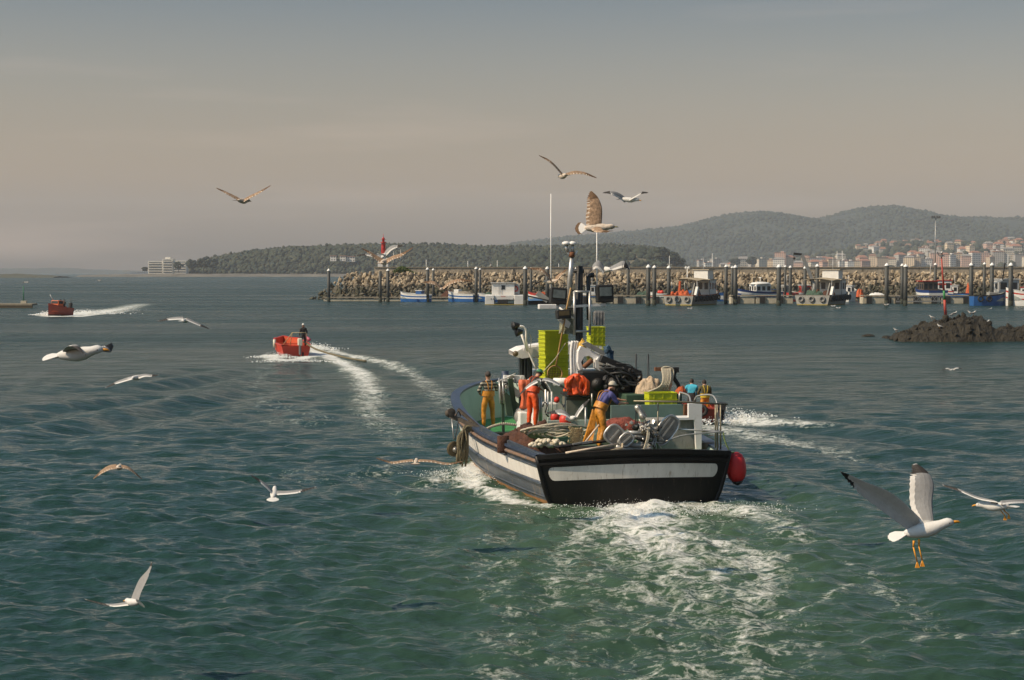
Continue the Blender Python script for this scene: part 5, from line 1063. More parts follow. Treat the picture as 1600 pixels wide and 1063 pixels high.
lime = M('crate_lime', (.46, .49, .012), .5, var=.10, scale=5, bump=.05, dirt=(.35, .36, .03), dirt_amt=.05); orng = M('oilskin_orange', (.70, .085, .012), .45, var=.35, scale=8, bump=.3, bscale=14); ambr = M('oilskin_amber', (.50, .20, .014), .5, var=.45, scale=7, bump=.35, bscale=14)
darkg = M('deckhouse_green', (.045, .085, .05), .6, var=.2, scale=2, bump=.1); greyp = M('panel_grey', (.26, .25, .23), .7, var=.2, scale=2.5, bump=.15, dirt=(.13, .11, .09), dirt_amt=.2, stretch=(2, 2, .6))
TG = 'gear aboard the trawler'
def trawler():
    st = [(0, 2.50, 1.20, 2.14), (1.2, 2.64, 1.22, 2.34), (3, 2.84, 1.25, 2.52), (5.5, 2.98, 1.30, 2.62), (8.5, 2.94, 1.48, 2.50), (11, 2.78, 1.66, 2.15), (13.2, 2.40, 1.80, 1.50), (14.9, 1.70, 1.92, .75), (16.0, .85, 2.0, .25), (16.5, .05, 2.05, .02)]
    zd = .78
    B_ = [(1, .93, hb_), (.93, .80, hb_), (.80, .50, hwh), (.50, .44, hlow), (.44, .08, hlow), (.08, 0, ochre), (0, -.9, ochre)]
    O, I, Cp, D, S, pt = hull_mb(st, B_, seag, rim_, zd, .26, dgreen, n=60, zref=lambda v: 1.18 + .012 * v + .0012 * v * v, flare=.22)
    th = T('trawler', 'dark blue fishing trawler with white stripe, seen from its square black stern', 'trawler', 'fishing boats under way', fr=FB)
    th.part('hull', O); th.part('gunwale', Cp); th.part('bulwark_lining', I); th.part('deck', D)
    for sd in (-1, 1): th.part('rub_rail', MB().tube([pt(s, .93, sd) + Vector((sd * .02, 0, 0)) for s in S], .045, rust, 8))
    rr = MB()
    for sd in (-1, 1): rr.tube([pt(s, .81, sd) + Vector((sd * .01, 0, 0)) for s in S], .022, hb_, 6); rr.tube([pt(s, .46, sd) + Vector((sd * .02, 0, 0)) for s in S], .05, hb_, 8); rr.tube([pt(s, .17, sd) + Vector((sd * .01, 0, 0)) for s in S], .022, hlow, 6)
    th.part('moulding', rr)
    # transom, convex aft and cambered
    s0 = S[0]
    def tp(x, f, off=0):   # x -1..1, f 0..1
        w_ = s0[3] + (s0[1] - s0[3]) * max(0, f) ** .75
        if f < 0: w_ = s0[3] * (1 + .35 * f)
        return Vector((x * w_, s0[0] - .30 * (1 - x * x) - .10 * f * (1 - abs(x) ** 6) - off, (f * s0[2] if f > 0 else f * .8) + .13 * (1 - x * x) * max(0, f)))
    nx = 28; tr = MB(); fr_ = [1, .9, .8, .7, .6, .5, .4, .3, .2, .1, 0, -.5]
    tr.loft([[tp(i / nx * 2 - 1, f) for i in range(nx + 1)] for f in fr_], hblk, close=False, caps=False); th.part('transom', tr)
    tc_ = MB(); tc_.loft([[tp(i / nx * 2 - 1, 1, o_) + Vector((0, 0, z)) for i in range(nx + 1)] for o_, z in ((.07, -.05), (.07, .06), (-.10, .06), (-.10, -.05))], hblk, close=False, caps=False, smooth=False); th.part('transom_cap', tc_)
    tm = MB(); tm.loft([[tp(i / nx * 2 - 1, 1, o_) + Vector((0, 0, z)) for i in range(nx + 1)] for o_, z in ((.05, -.14), (.05, -.20), (0, -.22))], hblk, close=False, caps=False, smooth=False); th.part('transom_moulding', tm)
    sr = MB(); n = 40; topf, botf = [], []
    for i in range(n + 1):
        x = -.015 - .91 * math.cos(math.pi * i / n); e = min(1, min(x + .925, .895 - x) / .045); hh = .135 * math.sqrt(max(0, 1 - (1 - e) ** 2)) + .001
        topf.append(tp(x, .64 + hh, .012)); botf.append(tp(x, .64 - hh, .012))
    sr.loft([topf, botf], M('stern_stripe', (.60, .57, .52), .6, var=.14, scale=2, bump=.05, dirt=(.28, .23, .17), dirt_amt=.2, stretch=(2.5, 2.5, .5)), close=False, caps=False); sr.loft([topf, [p + Vector((0, .02, 0)) for p in topf]], hwh, close=False, caps=False); th.part('stern_stripe', sr)
    # corner posts
    for sd in (-1, 1): th.part('corner_post', MB().tube([tp(sd, f) for f in (1.03, .8, .6, .4, .2, 0, -.4)], .06, hblk, 8))
    # bow interior: stem head and coaming
    th.part('stem_post', MB().tube([(0, 16.5, -.4), (0, 16.55, 1.2), (0, 16.6, 2.35)], [.12, .14, .13], rim_, 8))
    # ---- wheelhouse forward, low, mostly hidden
    a = Bv(812, 560, 10.0); b = Bv(880, 560, 10.0); zt = a.z
    wx0, wx1 = Bv(836, 560, 9.2).x, Bv(944, 560, 9.2).x
    wh = th.part('wheelhouse', MB().box(((wx0 + wx1) / 2, 9.9, (zd + zt) / 2 - .2), (wx1 - wx0, 1.0, zt - zd - .3), wpaint), bevel=.05)
    rf = [Bv(804, 551, 9.0), Bv(816, 545, 9.0), Bv(848, 540, 9.0), Bv(900, 538, 9.0), Bv(945, 541, 9.0), Bv(958, 548, 9.0)]
    top = [[Vector((p.x, y, p.z + (.04 if y > 9.5 else 0))) for p in rf] for y in (9.0, 9.9)]; lo = [[p - Vector((0, 0, .30 if 0 < i < 5 else .12)) for i, p in enumerate(r)] for r in top]
    th.part('wheelhouse_roof', MB().loft([lo[0], top[0], top[1], lo[1]], wpaint, close=False, caps=False, smooth=False).loft([lo[0], lo[1]], wpaint, close=False, caps=False, smooth=False))
    for px0, px1 in ((812, 816), (818.5, 821), (823, 829)):
        p0, p1 = Bv(px0, 557, 9.3), Bv(px1, 600, 9.3); th.part('wheelhouse_pillar', MB().box(((p0.x + p1.x) / 2, 9.35, (p0.z + 1.0) / 2 + .2), (abs(p1.x - p0.x), .12, p0.z - .9), M('pillar_slate', (.03, .04, .045), .35)))
    th.part('window', MB().box((Bv(821, 570, 9.44).x, 9.44, 2.4), (.42, .03, 1.5), glass))
    # ---- crate platform
    pl = Bv(867, 592, 8.2); pr = Bv(930, 592, 8.2)
    th.part('crate_platform', MB().box(((pl.x + pr.x) / 2, 8.5, pl.z - .06), (pr.x - pl.x + .9, 1.3, .10), alu)); 
    for x in (pl.x - .3, pr.x + .3): th.part('platform_leg', MB().tube([(x, 8.1, zd), (x, 8.1, pl.z - .1)], .04, alu))
    # ---- masts
    m0, m1 = Bv(905, 600, 7.0), Bv(905, 416, 7.0)
    mast = th.part('mast', MB().tube([(m0.x, 7.0, zd), (m0.x, 7.0, m1.z)], [.125, .105], blk, 12).tube([Bv(896, 424, 7.0), Bv(912, 424, 7.0)], .06, blk))
    q0, q1 = Bv(920, 500, 6.9), Bv(919, 431, 6.9)
    th.part('derrick_post', MB().tube([q0, q1], .065, blk, 8).tube([q1, Bv(928, 430, 6.9)], .07, blk, 8))
    fr_m = MB(); 
    for px in (897.5, 921.5): fr_m.tube([Bv(px, 455, 6.6), Bv(px, 524, 6.6)], .038, alu, 8)
    for py in (456, 518): fr_m.tube([Bv(897, py, 6.6), Bv(922, py, 6.6)], .032, alu, 8)
    fr_m.tube([Bv(874, 481, 6.5), Bv(896, 498, 6.5)], .03, wpaint, 6); th.part('lamp_frame', fr_m)
    th.part('silver_pole', MB().tube([Bv(888, 478, 6.8), Bv(891, 430, 6.8), Bv(893.5, 401, 6.8)], [.085, .075, .06], alu, 10))
    ant = th.part('aerial_bracket', MB().tube([Bv(893.5, 402, 6.8), Bv(893.5, 394, 6.8)], .09, M('rust_brown')).tube([Bv(886, 394, 6.8), Bv(893, 400, 6.8), Bv(899, 398, 6.8), Bv(902, 392, 6.8)], .025, wpaint, 6).tube([Bv(885, 383, 6.8), Bv(886, 394, 6.8)], .05, alu, 6).tube([Bv(895, 383, 6.8), Bv(895, 396, 6.8)], .05, alu, 6))
    for px in (884.5, 894.5): th.part('antenna_dome', MB().lathe(Bv(px, 383, 6.8), [(.10, 0), (.13, .03), (.11, .08), (.03, .11)], wpaint, 12), ant)
    # light bar, radar scanner
    th.part('light_bar', MB().bar(Bv(868, 480.5, 6.9), Bv(946, 476, 6.9), .12, .07, wpaint)); th.part('radar_scanner', MB().box(Bv(855, 479.5, 6.7), (.52, .2, .14), wpaint), bevel=.02)
    def flood(px, py, w_, h_, tilt, v, lens):
        c = Bv(px, py, v); rt = Matrix.Rotation(tilt, 3, 'Y'); s = 2600 / (42.3 + v); W_, H_ = w_ / s, h_ / s
        o = th.part('floodlight', MB().box(c, (W_, .28, H_), blk, rt), bevel=.03)
        th.part('lens', MB().box(c + rt @ Vector((0, -.145, H_ * .12)), (W_ * .72, .02, H_ * .50), lens, rt), o)
        th.part('bracket', MB().tube([c + Vector((0, .02, -H_ / 2)), c + Vector((0, .02, -H_ / 2 - .12))], .03, alu, 6), o)
    lens = M('lamp_lens', (.16, .19, .19), .08, var=.5, scale=4, bump=0); brn = M('lamp_brown', (.12, .085, .04), .4, var=.4, scale=6)
    flood(872, 462.5, 26, 25, R(5), 6.9, lens); flood(944.5, 459, 26, 27, R(-2), 6.9, lens)
    flood(880, 491, 22, 14, R(-4), 6.5, brn)
    c = Bv(935, 497, 6.6); cg = th.part('caged_lamp', MB().box(c, (.32, .25, .42), M('lamp_grey'), None), bevel=.06); gm = MB()
    for k in np.linspace(-.13, .13, 4): gm.tube([c + Vector((k, -.14, -.2)), c + Vector((k, -.16, .2))], .008, alu, 4)
    th.part('cage', gm, cg)
    th.part('horn_plate', MB().plate([Bv(872, 500, 6.8), Bv(884, 498, 6.8), Bv(892, 505, 6.8), Bv(889, 513, 6.8), Bv(880, 508, 6.8)], (0, .1, 0), wpaint))
    th.part('camouflage_cover', heap(Bv(888, 519, 7.1), .27, .2, .75, M('cover_patched', (.25, .25, .17), .9, var=.85, scale=9, bump=.5), 8))
    for a_, b_, lb in (((861, 470), (861, 303), 1), ((933, 470), (932.5, 362), 1)): th.part('whip_aerial', MB().tube([Bv(*a_, 6.9), Bv(*b_, 6.9)], [.024, .014], wpaint, 6))
    # ---- left davit with two lamps
    th.part('lamp_davit', MB().tube(spline([Bv(838, 577, 8.8), Bv(829, 557, 8.8), Bv(822, 538, 8.8), Bv(822, 518, 8.8), Bv(818, 511, 8.8), Bv(812, 510, 8.8)], 16), .032, wpaint, 8).tube([Bv(824, 548, 8.8), Bv(815, 523, 8.8)], .035, wpaint, 8).tube(spline([Bv(828, 545, 8.8), Bv(830, 530, 8.8), Bv(826, 520, 8.8)], 8), .012, alu, 5))
    th.part('wheelhouse_visor', MB().plate([Bv(806, 551, 9.1), Bv(812, 546, 9.1), Bv(824, 541, 9.1), Bv(850, 538, 9.1), Bv(850, 557, 9.1), Bv(838, 560, 9.1), Bv(822, 557, 9.1)], (0, .06, 0), wpaint))
    th.part('wheelhouse_fin', MB().plate([Bv(818, 548, 8.9), Bv(823, 532, 8.9), Bv(828, 548, 8.9)], (0, .06, 0), wpaint))
    for c0, c1, c2 in (((801, 505), (806, 501), (813, 508)), ((801, 520), (808, 513), (818, 518))):
        p0, p1, p2 = Bv(*c0, 8.6), Bv(*c1, 8.6), Bv(*c2, 8.6); th.part('deck_lamp', MB().lathe(p2 + Vector((-.03, 0, 0)), [(.05, 0), (.08, .06), (.13, .19), (.135, .21)], blk, 12, Vector((-.85, -.2, -.12))))
    th.part('round_lamp', MB().ico(Bv(805.5, 553, 8.8), .09, M('lamp_brown', (.12, .085, .04), .4), 2, smooth=True))
    # ---- white crane arm (lettered side), machinery under it
    v = 5.6; arm = MB(); ap = [Bv(*p, v) for p in ((908, 541), (945, 556), (947, 566), (940, 572), (930, 563), (921, 556), (913, 557), (908, 566), (911, 577), (906, 578), (903, 566), (904, 549))]; arm.plate(ap, (0, .22, 0), wpaint)
    ar = th.part('crane_arm', arm)
    th.part('arm_top_plate', MB().plate([Bv(909, 538, v), Bv(918, 534, v), Bv(946, 550, v), Bv(945, 556, v)], (0, .12, 0), greyp), ar)
    lt = MB(); rnd = random.Random(2)
    for i in range(9): p = Bv(923 + i * 1.9, 548.5 + i * .95, v - .01); lt.bar(p, p + Vector((rnd.uniform(.01, .03), 0, rnd.uniform(-.035, .035))), .012, .012, blk)
    th.part('lettering', lt, ar)
    th.part('arm_link', MB().plate([Bv(930, 562, 5.4), Bv(938, 561, 5.4), Bv(942, 570, 5.4), Bv(937, 580, 5.4), Bv(931, 575, 5.4)], (0, .3, 0), wpaint).tube([Bv(912, 574, 5.5), Bv(925, 563, 5.5)], .07, M('rust_brown'), 8).bar(Bv(933, 560, 5.3), Bv(953, 572, 5.3), .12, .10, wpaint))
    th.part('silver_tank', MB().lathe(Bv(900, 590, 5.9), [(.02, 0), (.20, .01), (.22, .1), (.22, .50), (.12, .60)], alu, 18, Vector((1, 0, 0))).bar(Bv(918, 602, 5.9), Bv(932, 601, 5.9), .3, .04, alu))
    hy = MB(); rnd = random.Random(6)
    hy.bar(Bv(938, 560, 5.0), Bv(1000, 585, 5.0), .22, .20, blk).bar(Bv(944, 575, 4.8), Bv(985, 590, 4.8), .14, .14, blk).bar(Bv(995, 583, 4.9), Bv(996, 612, 4.9), .28, .2, blk).bar(Bv(975, 583, 5.1), Bv(972, 612, 5.1), .3, .3, blk)
    th.part('hydraulic_crane', hy, bevel=.02); hs_ = MB()
    for i in range(22):
        a_, b_ = Bv(rnd.uniform(935, 965), rnd.uniform(566, 590), 4.8), Bv(rnd.uniform(965, 1002), rnd.uniform(578, 612), 4.7); m_ = (a_ + b_) / 2 + Vector((rnd.uniform(-.1, .1), rnd.uniform(-.2, .2), rnd.uniform(-.25, .15)))
        hs_.tube(spline([a_, m_, b_], 10), rnd.uniform(.018, .035), blk if rnd.random() < .8 else M('hose_grey', (.09, .09, .085), .5), 6)
    for i in range(24): hs_.ico(Bv(rnd.uniform(945, 1000), rnd.uniform(572, 608), 4.75), rnd.uniform(.03, .08), blk if rnd.random() < .75 else M('fitting_steel', (.35, .32, .28), .35, .7), 1, .3, rnd=rnd)
    th.part('hydraulic_hoses', hs_)
    th.part('crane_foot', MB().box(Bv(950, 600, 5.6) , (1.7, .6, .75), blk), bevel=.04)
    th.part('hydraulic_motor', MB().lathe(Bv(930, 600, 5.6), [(.08, 0), (.18, .03), (.19, .3), (.12, .42)], blk, 16, Vector((0, -1, 0))).lathe(Bv(955, 598, 5.0), [(.08, 0), (.18, .03), (.18, .3), (.1, .4)], blk, 16, Vector((0, -1, 0))))
    # ---- machinery, tables and pens amidships
    wt_top = Bv(905, 615, 6.0).z; x0, x1 = Bv(884, 615, 5.6).x, Bv(978, 615, 5.6).x
    th.part('work_table', MB().box(((x0 + x1) / 2, 5.8, wt_top), (x1 - x0, 1.0, .07), blk).box(((x0 + x1) / 2, 6.0, (wt_top + zd) / 2), (x1 - x0 - .1, .5, wt_top - zd - .06), M('locker_olive', (.14, .14, .11), .6)), bevel=.015)
    th.part('table_panel', MB().box((Bv(903, 635, 5.6).x, 5.7, (wt_top + zd) / 2 - .05), (.62, .04, wt_top - zd - .25), M('panel_olive', (.20, .20, .16), .6)))
    th.part('cutting_board', MB().box(Bv(921, 612.5, 5.5), (.30, .22, .05), M('board_pale', (.50, .40, .26), .7)))
    hp = MB().tube([Bv(865, 597, 6.6), Bv(898, 597, 6.6)], .115, wpaint, 12); th.part('white_boom', hp)
    th.part('engine_casing', MB().box((Bv(852, 630, 7.7).x, 8.0, 1.3), (.75, .6, 1.25), wpaint).box((Bv(818, 640, 8).x, 8.2, 1.15), (.25, .5, 1.0), wpaint), bevel=.04)
    pipes = MB()
    for px, a_, b_ in ((843, 622, 660), (846, 620, 658), (856, 612, 655), (862, 612, 652)): pipes.tube([Bv(px, a_, 7.0), Bv(px, b_, 7.0)], .03, wpaint if px > 850 else alu, 6)
    pipes.tube(spline([Bv(848, 636, 6.9), Bv(851, 629, 6.9), Bv(855, 634, 6.9), Bv(852, 645, 6.9), Bv(858, 652, 6.9)], 12), .02, blk, 6).tube(spline([Bv(852, 597, 7.0), Bv(858, 605, 7.0), Bv(862, 616, 7.0), Bv(866, 628, 7.0)], 10), .018, wpaint, 6)
    th.part('pipework', pipes)
    th.part('round_drum', MB().lathe(Bv(818, 650, 8.6), [(.1, 0), (.33, .02), (.36, .25), (.3, .5), (.1, .52)], greyp, 18, Vector((.3, -1, 0))))
    win = MB(); rnd = random.Random(15)
    win.bar(Bv(787, 592, 9.2), Bv(818, 592, 9.2), .2, .2, wpaint).bar(Bv(789, 600, 9.2), Bv(812, 618, 9.2), .16, .2, wpaint).bar(Bv(797, 592, 9.0), Bv(806, 655, 9.0), .14, .14, darkg)
    for i in range(12): a_ = Bv(rnd.uniform(784, 820), rnd.uniform(588, 606), 9.0); win.tube(spline([a_, a_ + Vector((rnd.uniform(-.3, .3), .1, rnd.uniform(-.25, .1))), a_ + Vector((rnd.uniform(-.5, .5), 0, rnd.uniform(-.3, 0)))], 8), .018, rnd.choice([blk, wpaint, alu]), 6)
    th.part('net_winch', win); th.part('winch_frame', MB().plate([Bv(787, 610, 9.3), Bv(812, 632, 9.3), Bv(812, 652, 9.3), Bv(792, 650, 9.3)], (0, .2, 0), M('winch_green', (.07, .11, .075), .6)))
    sh = MB(); c = Bv(783.5, 611, 8.7); ax = Vector((1, -.18, .05)).normalized(); x_, y_ = frame_of(ax)
    for o_ in (-.05, .05): sh.tube([c + ax * o_ + x_ * .37 * math.cos(a_) + y_ * .37 * math.sin(a_) for a_ in np.arange(0, 6.28, .35)], .028, alu, 6, closed=True)
    sh.lathe(c - ax * .06, [(.07, 0), (.30, .02), (.30, .10), (.07, .12)], M('sheave_rubber', (.15, .13, .10), .8), 20, ax); sh.bar(c + Vector((.05, .1, 0)), Vector((c.x + .1, 8.9, zd)), .08, .08, darkg)
    th.part('net_hauler', sh)
    # hatch and edge in front of the striped man
    th.part('hatch_coaming', MB().box((Bv(790, 668, 8.2).x, 8.6, zd + .11), (2.0, .18, .22), blk), bevel=.02)
    th.part('wash_board', MB().box((Bv(940, 643, 3.4).x + .4, 3.9, 1.45), (3.6, .05, .62), seag).box((Bv(872, 640, 4.6).x, 4.7, 1.35), (.55, .06, .85), seag).box((Bv(915, 655, 3.2).x, 3.3, 1.15), (.65, .05, .55), seag), bevel=.01)
    dp = MB(); dp.bar(Bv(878.5, 631, 4.62), Bv(880.5, 637, 4.62), .03, .03, M('door_grey')).bar(Bv(882.5, 631, 4.62), Bv(880.5, 637, 4.62), .03, .03, M('door_grey')); th.part('painted_mark', dp)
    for px, a_, b_, v_ in ((915, 637, 690, 3.2), (925, 615, 635, 5.2)): th.part('stanchion', MB().tube([Bv(px, a_, v_), Bv(px, b_, v_)], .025, alu, 6))
    # ---- starboard quarter: deckhouse, post, rails
    z = Bv(1020, 617, 4.0); xs0, xs1 = Bv(978, 620, 4.2).x, Bv(1066, 620, 4.2).x
    th.part('starboard_casing', MB().box(((xs0 + xs1) / 2, 4.6, (z.z + zd) / 2), (xs1 - xs0, .8, z.z - zd), darkg), bevel=.03)
    xs2, xs3 = Bv(955, 640, 3.2).x, Bv(1072, 640, 3.2).x; zz0, zz1 = Bv(1000, 655, 3.2).z, Bv(1000, 633, 3.2).z
    th.part('glazed_screen', MB().box(((xs2 + xs3) / 2, 3.25, (zz0 + zz1) / 2), (xs3 - xs2, .05, zz1 - zz0), M('screen_green', (.17, .25, .215), .3, var=.15, scale=2, bump=.05)).box((xs3 - .03, 3.2, (zz0 + zz1) / 2), (.08, .1, zz1 - zz0), M('rust_brown')), bevel=.005)
    v = 1.1; a0, a1, a2 = Bv(1076.5, 631, v), Bv(1096.5, 631, v), Bv(1087, 703, v)
    th.part('white_post', MB().plate([Bv(1076, 631, v), Bv(1097, 631, v), Bv(1096, 702, v), Bv(1088, 702, v), Bv(1085, 655, v), Bv(1076, 652, v)], (0, .1, 0), wpaint)); th.part('post_ledge', MB().box(Bv(1066, 653, v + .3), (.55, .6, .06), wpaint))
    g0, g1 = Bv(1056, 656, v + .2), Bv(1085, 702, v + .2); th.part('grey_locker', MB().box(((g0.x + g1.x) / 2 - .25, v + .6, (g0.z + g1.z) / 2), (g1.x - g0.x + .7, .8, g0.z - g1.z), greyp), bevel=.02)
    th.part('steel_bin', MB().lathe(Vector((Bv(1106, 700, 1.6).x, 1.6, zd)), [(.14, 0), (.16, .02), (.17, .52), (.15, .54)], M('bin_steel', (.22, .17, .12), .5, .4, dirt=(.3, .12, .05), dirt_amt=.3), 16))
    rl = MB(); tv = .0
    rl.tube([Bv(990, 627, .2), Bv(1060, 628, .1), Bv(1137, 632, .05)], .024, M('rail_steel', (.22, .19, .13), .45, .5), 8); th.part('top_rail', rl)
    rl = MB(); rl.tube(spline([Bv(1085, 660 + 12, .3), Bv(1120, 675, .1), Bv(1128, 676, .1)], 8), .022, alu, 6).tube(spline([Bv(1040, 690, .1), Bv(1065, 681, .1), Bv(1100, 677, .1), Bv(1130, 675, .1)], 10), .02, alu, 6).tube([Bv(1058, 671, .3), Bv(1100, 673, .2), Bv(1125, 674, .1)], .022, alu, 6); th.part('middle_rail', rl)
    for px, v_ in ((1028, .2), (1121, .15), (1126, .3), (1118, .6)): th.part('rail_stanchion', MB().tube([Bv(px, 630, v_), Bv(px, 704, v_)], .022 if px > 1100 else .018, M('rail_steel', (.22, .19, .13), .45, .5), 8))
    hl = MB(); hl.tube(spline([Bv(1122, 702, .6), Bv(1121, 640, 1.2), Bv(1117, 622, 1.5), Bv(1108, 617, 1.8), Bv(1090, 619, 2.2), Bv(1085, 626, 2.3)], 20), .022, alu, 6).tube(spline([Bv(1062, 613, 3.2), Bv(1074, 617, 2.8), Bv(1078, 622, 2.6), Bv(1079, 631, 2.4)], 12), .025, alu, 6).tube([Bv(1062, 613, 3.2), Bv(1061, 628, 3.2)], .022, alu, 6); th.part('curved_handrail', hl)
    for px, h0 in ((983, 590), (996, 592)):
        pass
    for px in (992.5, 995.5, 1011.5, 1014.5): th.part('thin_aerial', MB().tube([Bv(px, 612, 5.4), Bv(px + (1 if px in (992.5, 1011.5) else -1), 553, 5.4)], .012, M('aerial_dark', (.10, .10, .10), .5), 5))
    sr_ = MB()
    for px in (1001, 1004, 1010): sr_.tube([Bv(px, 592, 5.3), Bv(px, 616, 5.3)], .02, alu, 6)
    sr_.tube([Bv(999, 592, 5.3), Bv(1018, 592, 5.3)], .02, alu, 6); th.part('side_rail', sr_)
    # rope stand with sheaves
    rs = MB(); c0 = Bv(1055, 578, 4.4); rs.bar(Bv(1023, 577, 4.4), Bv(1034, 577, 4.4), .1, .1, M('rust_brown')).box(c0 + Vector((.02, 0, 0)), (.14, .14, .14), blk).tube(spline([c0, Bv(1053, 590, 4.4), Bv(1060, 602, 4.4), Bv(1061, 614, 4.4)], 10), .06, blk, 8).tube([Bv(1034, 577, 4.4), Bv(1052, 578, 4.4)], .06, blk, 8); th.part('rope_stand', rs)
    # port quarter bulwark board (raised), stern davit and blocks
    bb = MB(); ps = [pt(s, 1, -1) for s in S if s[0] < 5.6]; bb.loft([[p + Vector((.03, 0, .05)) for p in ps], [p + Vector((.03, 0, .08 + .14 * (p.y / 5.5) ** .8)) for i, p in enumerate(ps)], [p + Vector((.11, 0, .08 + .14 * (p.y / 5.5) ** .8)) for p in ps], [p + Vector((.11, 0, .05)) for p in ps]], hb_, close=False, caps=False, smooth=False); th.part('raised_bulwark', bb)
    b0 = Bv(703, 650, 6.8); b1 = Bv(745, 672, 6.2); dv = MB(); dv.bar(b1 + Vector((.1, 0, .05)), b0, .12, .10, M('davit_rust', (.07, .055, .04), .7, var=.5, scale=8)).bar(b1 + Vector((.05, .3, .1)), Bv(716, 640, 7.0), .08, .08, M('davit_rust')); th.part('side_davit', dv)
    th.part('davit_roller', MB().lathe(Bv(701, 646, 6.8), [(.05, 0), (.12, .01), (.07, .06), (.07, .2), (.12, .25), (.05, .26)], M('davit_rust'), 14, Vector((.2, -1, .2)), smooth=False))
    th.part('side_cleat', MB().tube(spline([Bv(712, 651, 6.8), Bv(716, 643, 6.8), Bv(720, 650, 6.8)], 8), .02, blk, 6))
    return th, pt, S, tp, st
TR, hpt, HS, tpf, HST = trawler()
zd = .78
# ---- separate things aboard
def onb(name, mb, label, cat_, group=TG, o=(0, 0, 1)): return single(name, mb, label, cat_, group, fr=FB, o=o)
# crates: one model, copied up the stacks
def crate_model(w_, d_, h_):
    mb = MB(); t = .02
    mb.box((0, 0, .012), (w_ - .04, d_ - .04, .02), lime)
    for s in (-1, 1): mb.box((0, s * (d_ / 2 - t - .004), h_ / 2), (w_ - .035, t, h_ - .018), lime).box((s * (w_ / 2 - t - .004), 0, h_ / 2), (t, d_ - .05, h_ - .018), lime)
    mb.box((0, -d_ / 2 + .010, h_ - .016), (w_ - .02, .028, .022), lime).box((0, d_ / 2 - .010, h_ - .016), (w_ - .02, .028, .022), lime).box((-w_ / 2 + .010, 0, h_ - .016), (.028, d_ - .02, .022), lime).box((w_ / 2 - .010, 0, h_ - .016), (.028, d_ - .02, .022), lime)
    for k in (-.3, 0, .3): mb.box((k * w_, -d_ / 2 + .010, h_ / 2 - .015), (.03, .02, h_ - .06), lime)
    return mb.mesh('crate')
ordn = ['bottom', 'second', 'third', 'fourth', 'fifth', 'sixth', 'seventh', 'eighth', 'ninth', 'tenth', 'eleventh', 'twelfth', 'thirteenth']
def stack(pxa, pxb, ytop, ybot, v, n, which, rz, dep=.62):
    a, b = Bv(pxa, ybot, v), Bv(pxb, ybot, v); t = Bv(pxa, ytop, v); w_ = b.x - a.x; h_ = (t.z - a.z) / n; me = crate_model(w_, dep, h_)
    rnd = random.Random(n)
    for i in range(n):
        o = bpy.data.objects.new('fish_crate', me); C.objects.link(o); nm = ordn[i] if i < n - 1 else 'topmost'
        o.matrix_world = FB @ Matrix.Translation((a.x + w_ / 2 + rnd.uniform(-.008, .008), v + dep / 2 + rnd.uniform(-.01, .01), a.z + i * h_)) @ Matrix.Rotation(rz + rnd.uniform(-.012, .012), 4, 'Z')
        props(o, 'lime yellow fish crate, %s %s in the %s' % (nm, '' if nm in ('bottom', 'topmost') else 'from the bottom', which), 'crate', 'stacked lime fish crates')
stack(849, 888, 517, 592, 8.0, 12, 'tall stack left of the mast', R(7)); stack(923, 947, 511, 566, 9.0, 8, 'shorter stack right of the mast', R(-2), .6)
stack(1014, 1059, 614, 635, 3.3, 2, 'low pair on the starboard side', 0, .5)
def hang_rope(name, pts_list, r, m, label, o): 
    mb = MB()
    for p in pts_list: mb.tube(p, r, m, 6)
    onb(name, mb, label, 'rope', o=o)
rnd = random.Random(31)
# net pile, floats, ropes on the port quarter
nc = Bv(800, 682, 4.6); nb = heap((nc.x + .55, 4.1, zd - .05), 1.0, 1.5, .90, cr_br, 41, n=40, lump=.35)
e0 = Bv(786, 686, 2.6); nb.loft([[e0 + Vector((.16 * math.cos(a), .12 * math.sin(a), z)) * 1 for a in np.arange(0, 6.28, .7)] for z in (.08, -.1, -.25, -.36)], cr_br)
onb('net_pile', nb, 'dark brown fishing net piled on the port quarter and spilling over the rim', 'net', o=(nc.x, 4.6, zd))
nh = MB(); hp = [Bv(x, y, 5.2) for x, y in ((760, 671), (772, 666), (788, 663), (806, 665))]; nh.tube(spline(hp, 16), .03, rope_m, 6)
for i in range(18): nh.ico(spline(hp, 17)[i] + Vector((0, 0, .02)), .035, rope_m, 1)
onb('float_line', nh, 'corked head rope lying along the brown net pile', 'rope', o=hp[0])
loops = []
for i in range(13):
    cx, cy = rnd.uniform(858, 878), rnd.uniform(671, 680); rx, ry = rnd.uniform(26, 46), rnd.uniform(4.5, 9); tl = rnd.uniform(-.12, .06); pts_ = []
    for a in np.linspace(0, 6.28, 30):
        k = 1 + .12 * math.sin(2 * a + i); px = cx + rx * k * math.cos(a); py = cy + ry * math.sin(a) * k + (px - cx) * tl; p = Bv(px, min(690, py), 2.6 + .5 * math.sin(a) + rnd.uniform(-.01, .01)); pts_.append(p)
    loops.append(pts_)
hang_rope('rope_coil', loops, .028, rope_m, 'grey beige rope in long loose coils on the port quarter', (loops[0][0].x, 2.6, 1))
nf = MB(); fm = M('float_cream', (.62, .54, .40), .6, var=.15, scale=6); ico_me = None
fo = 0
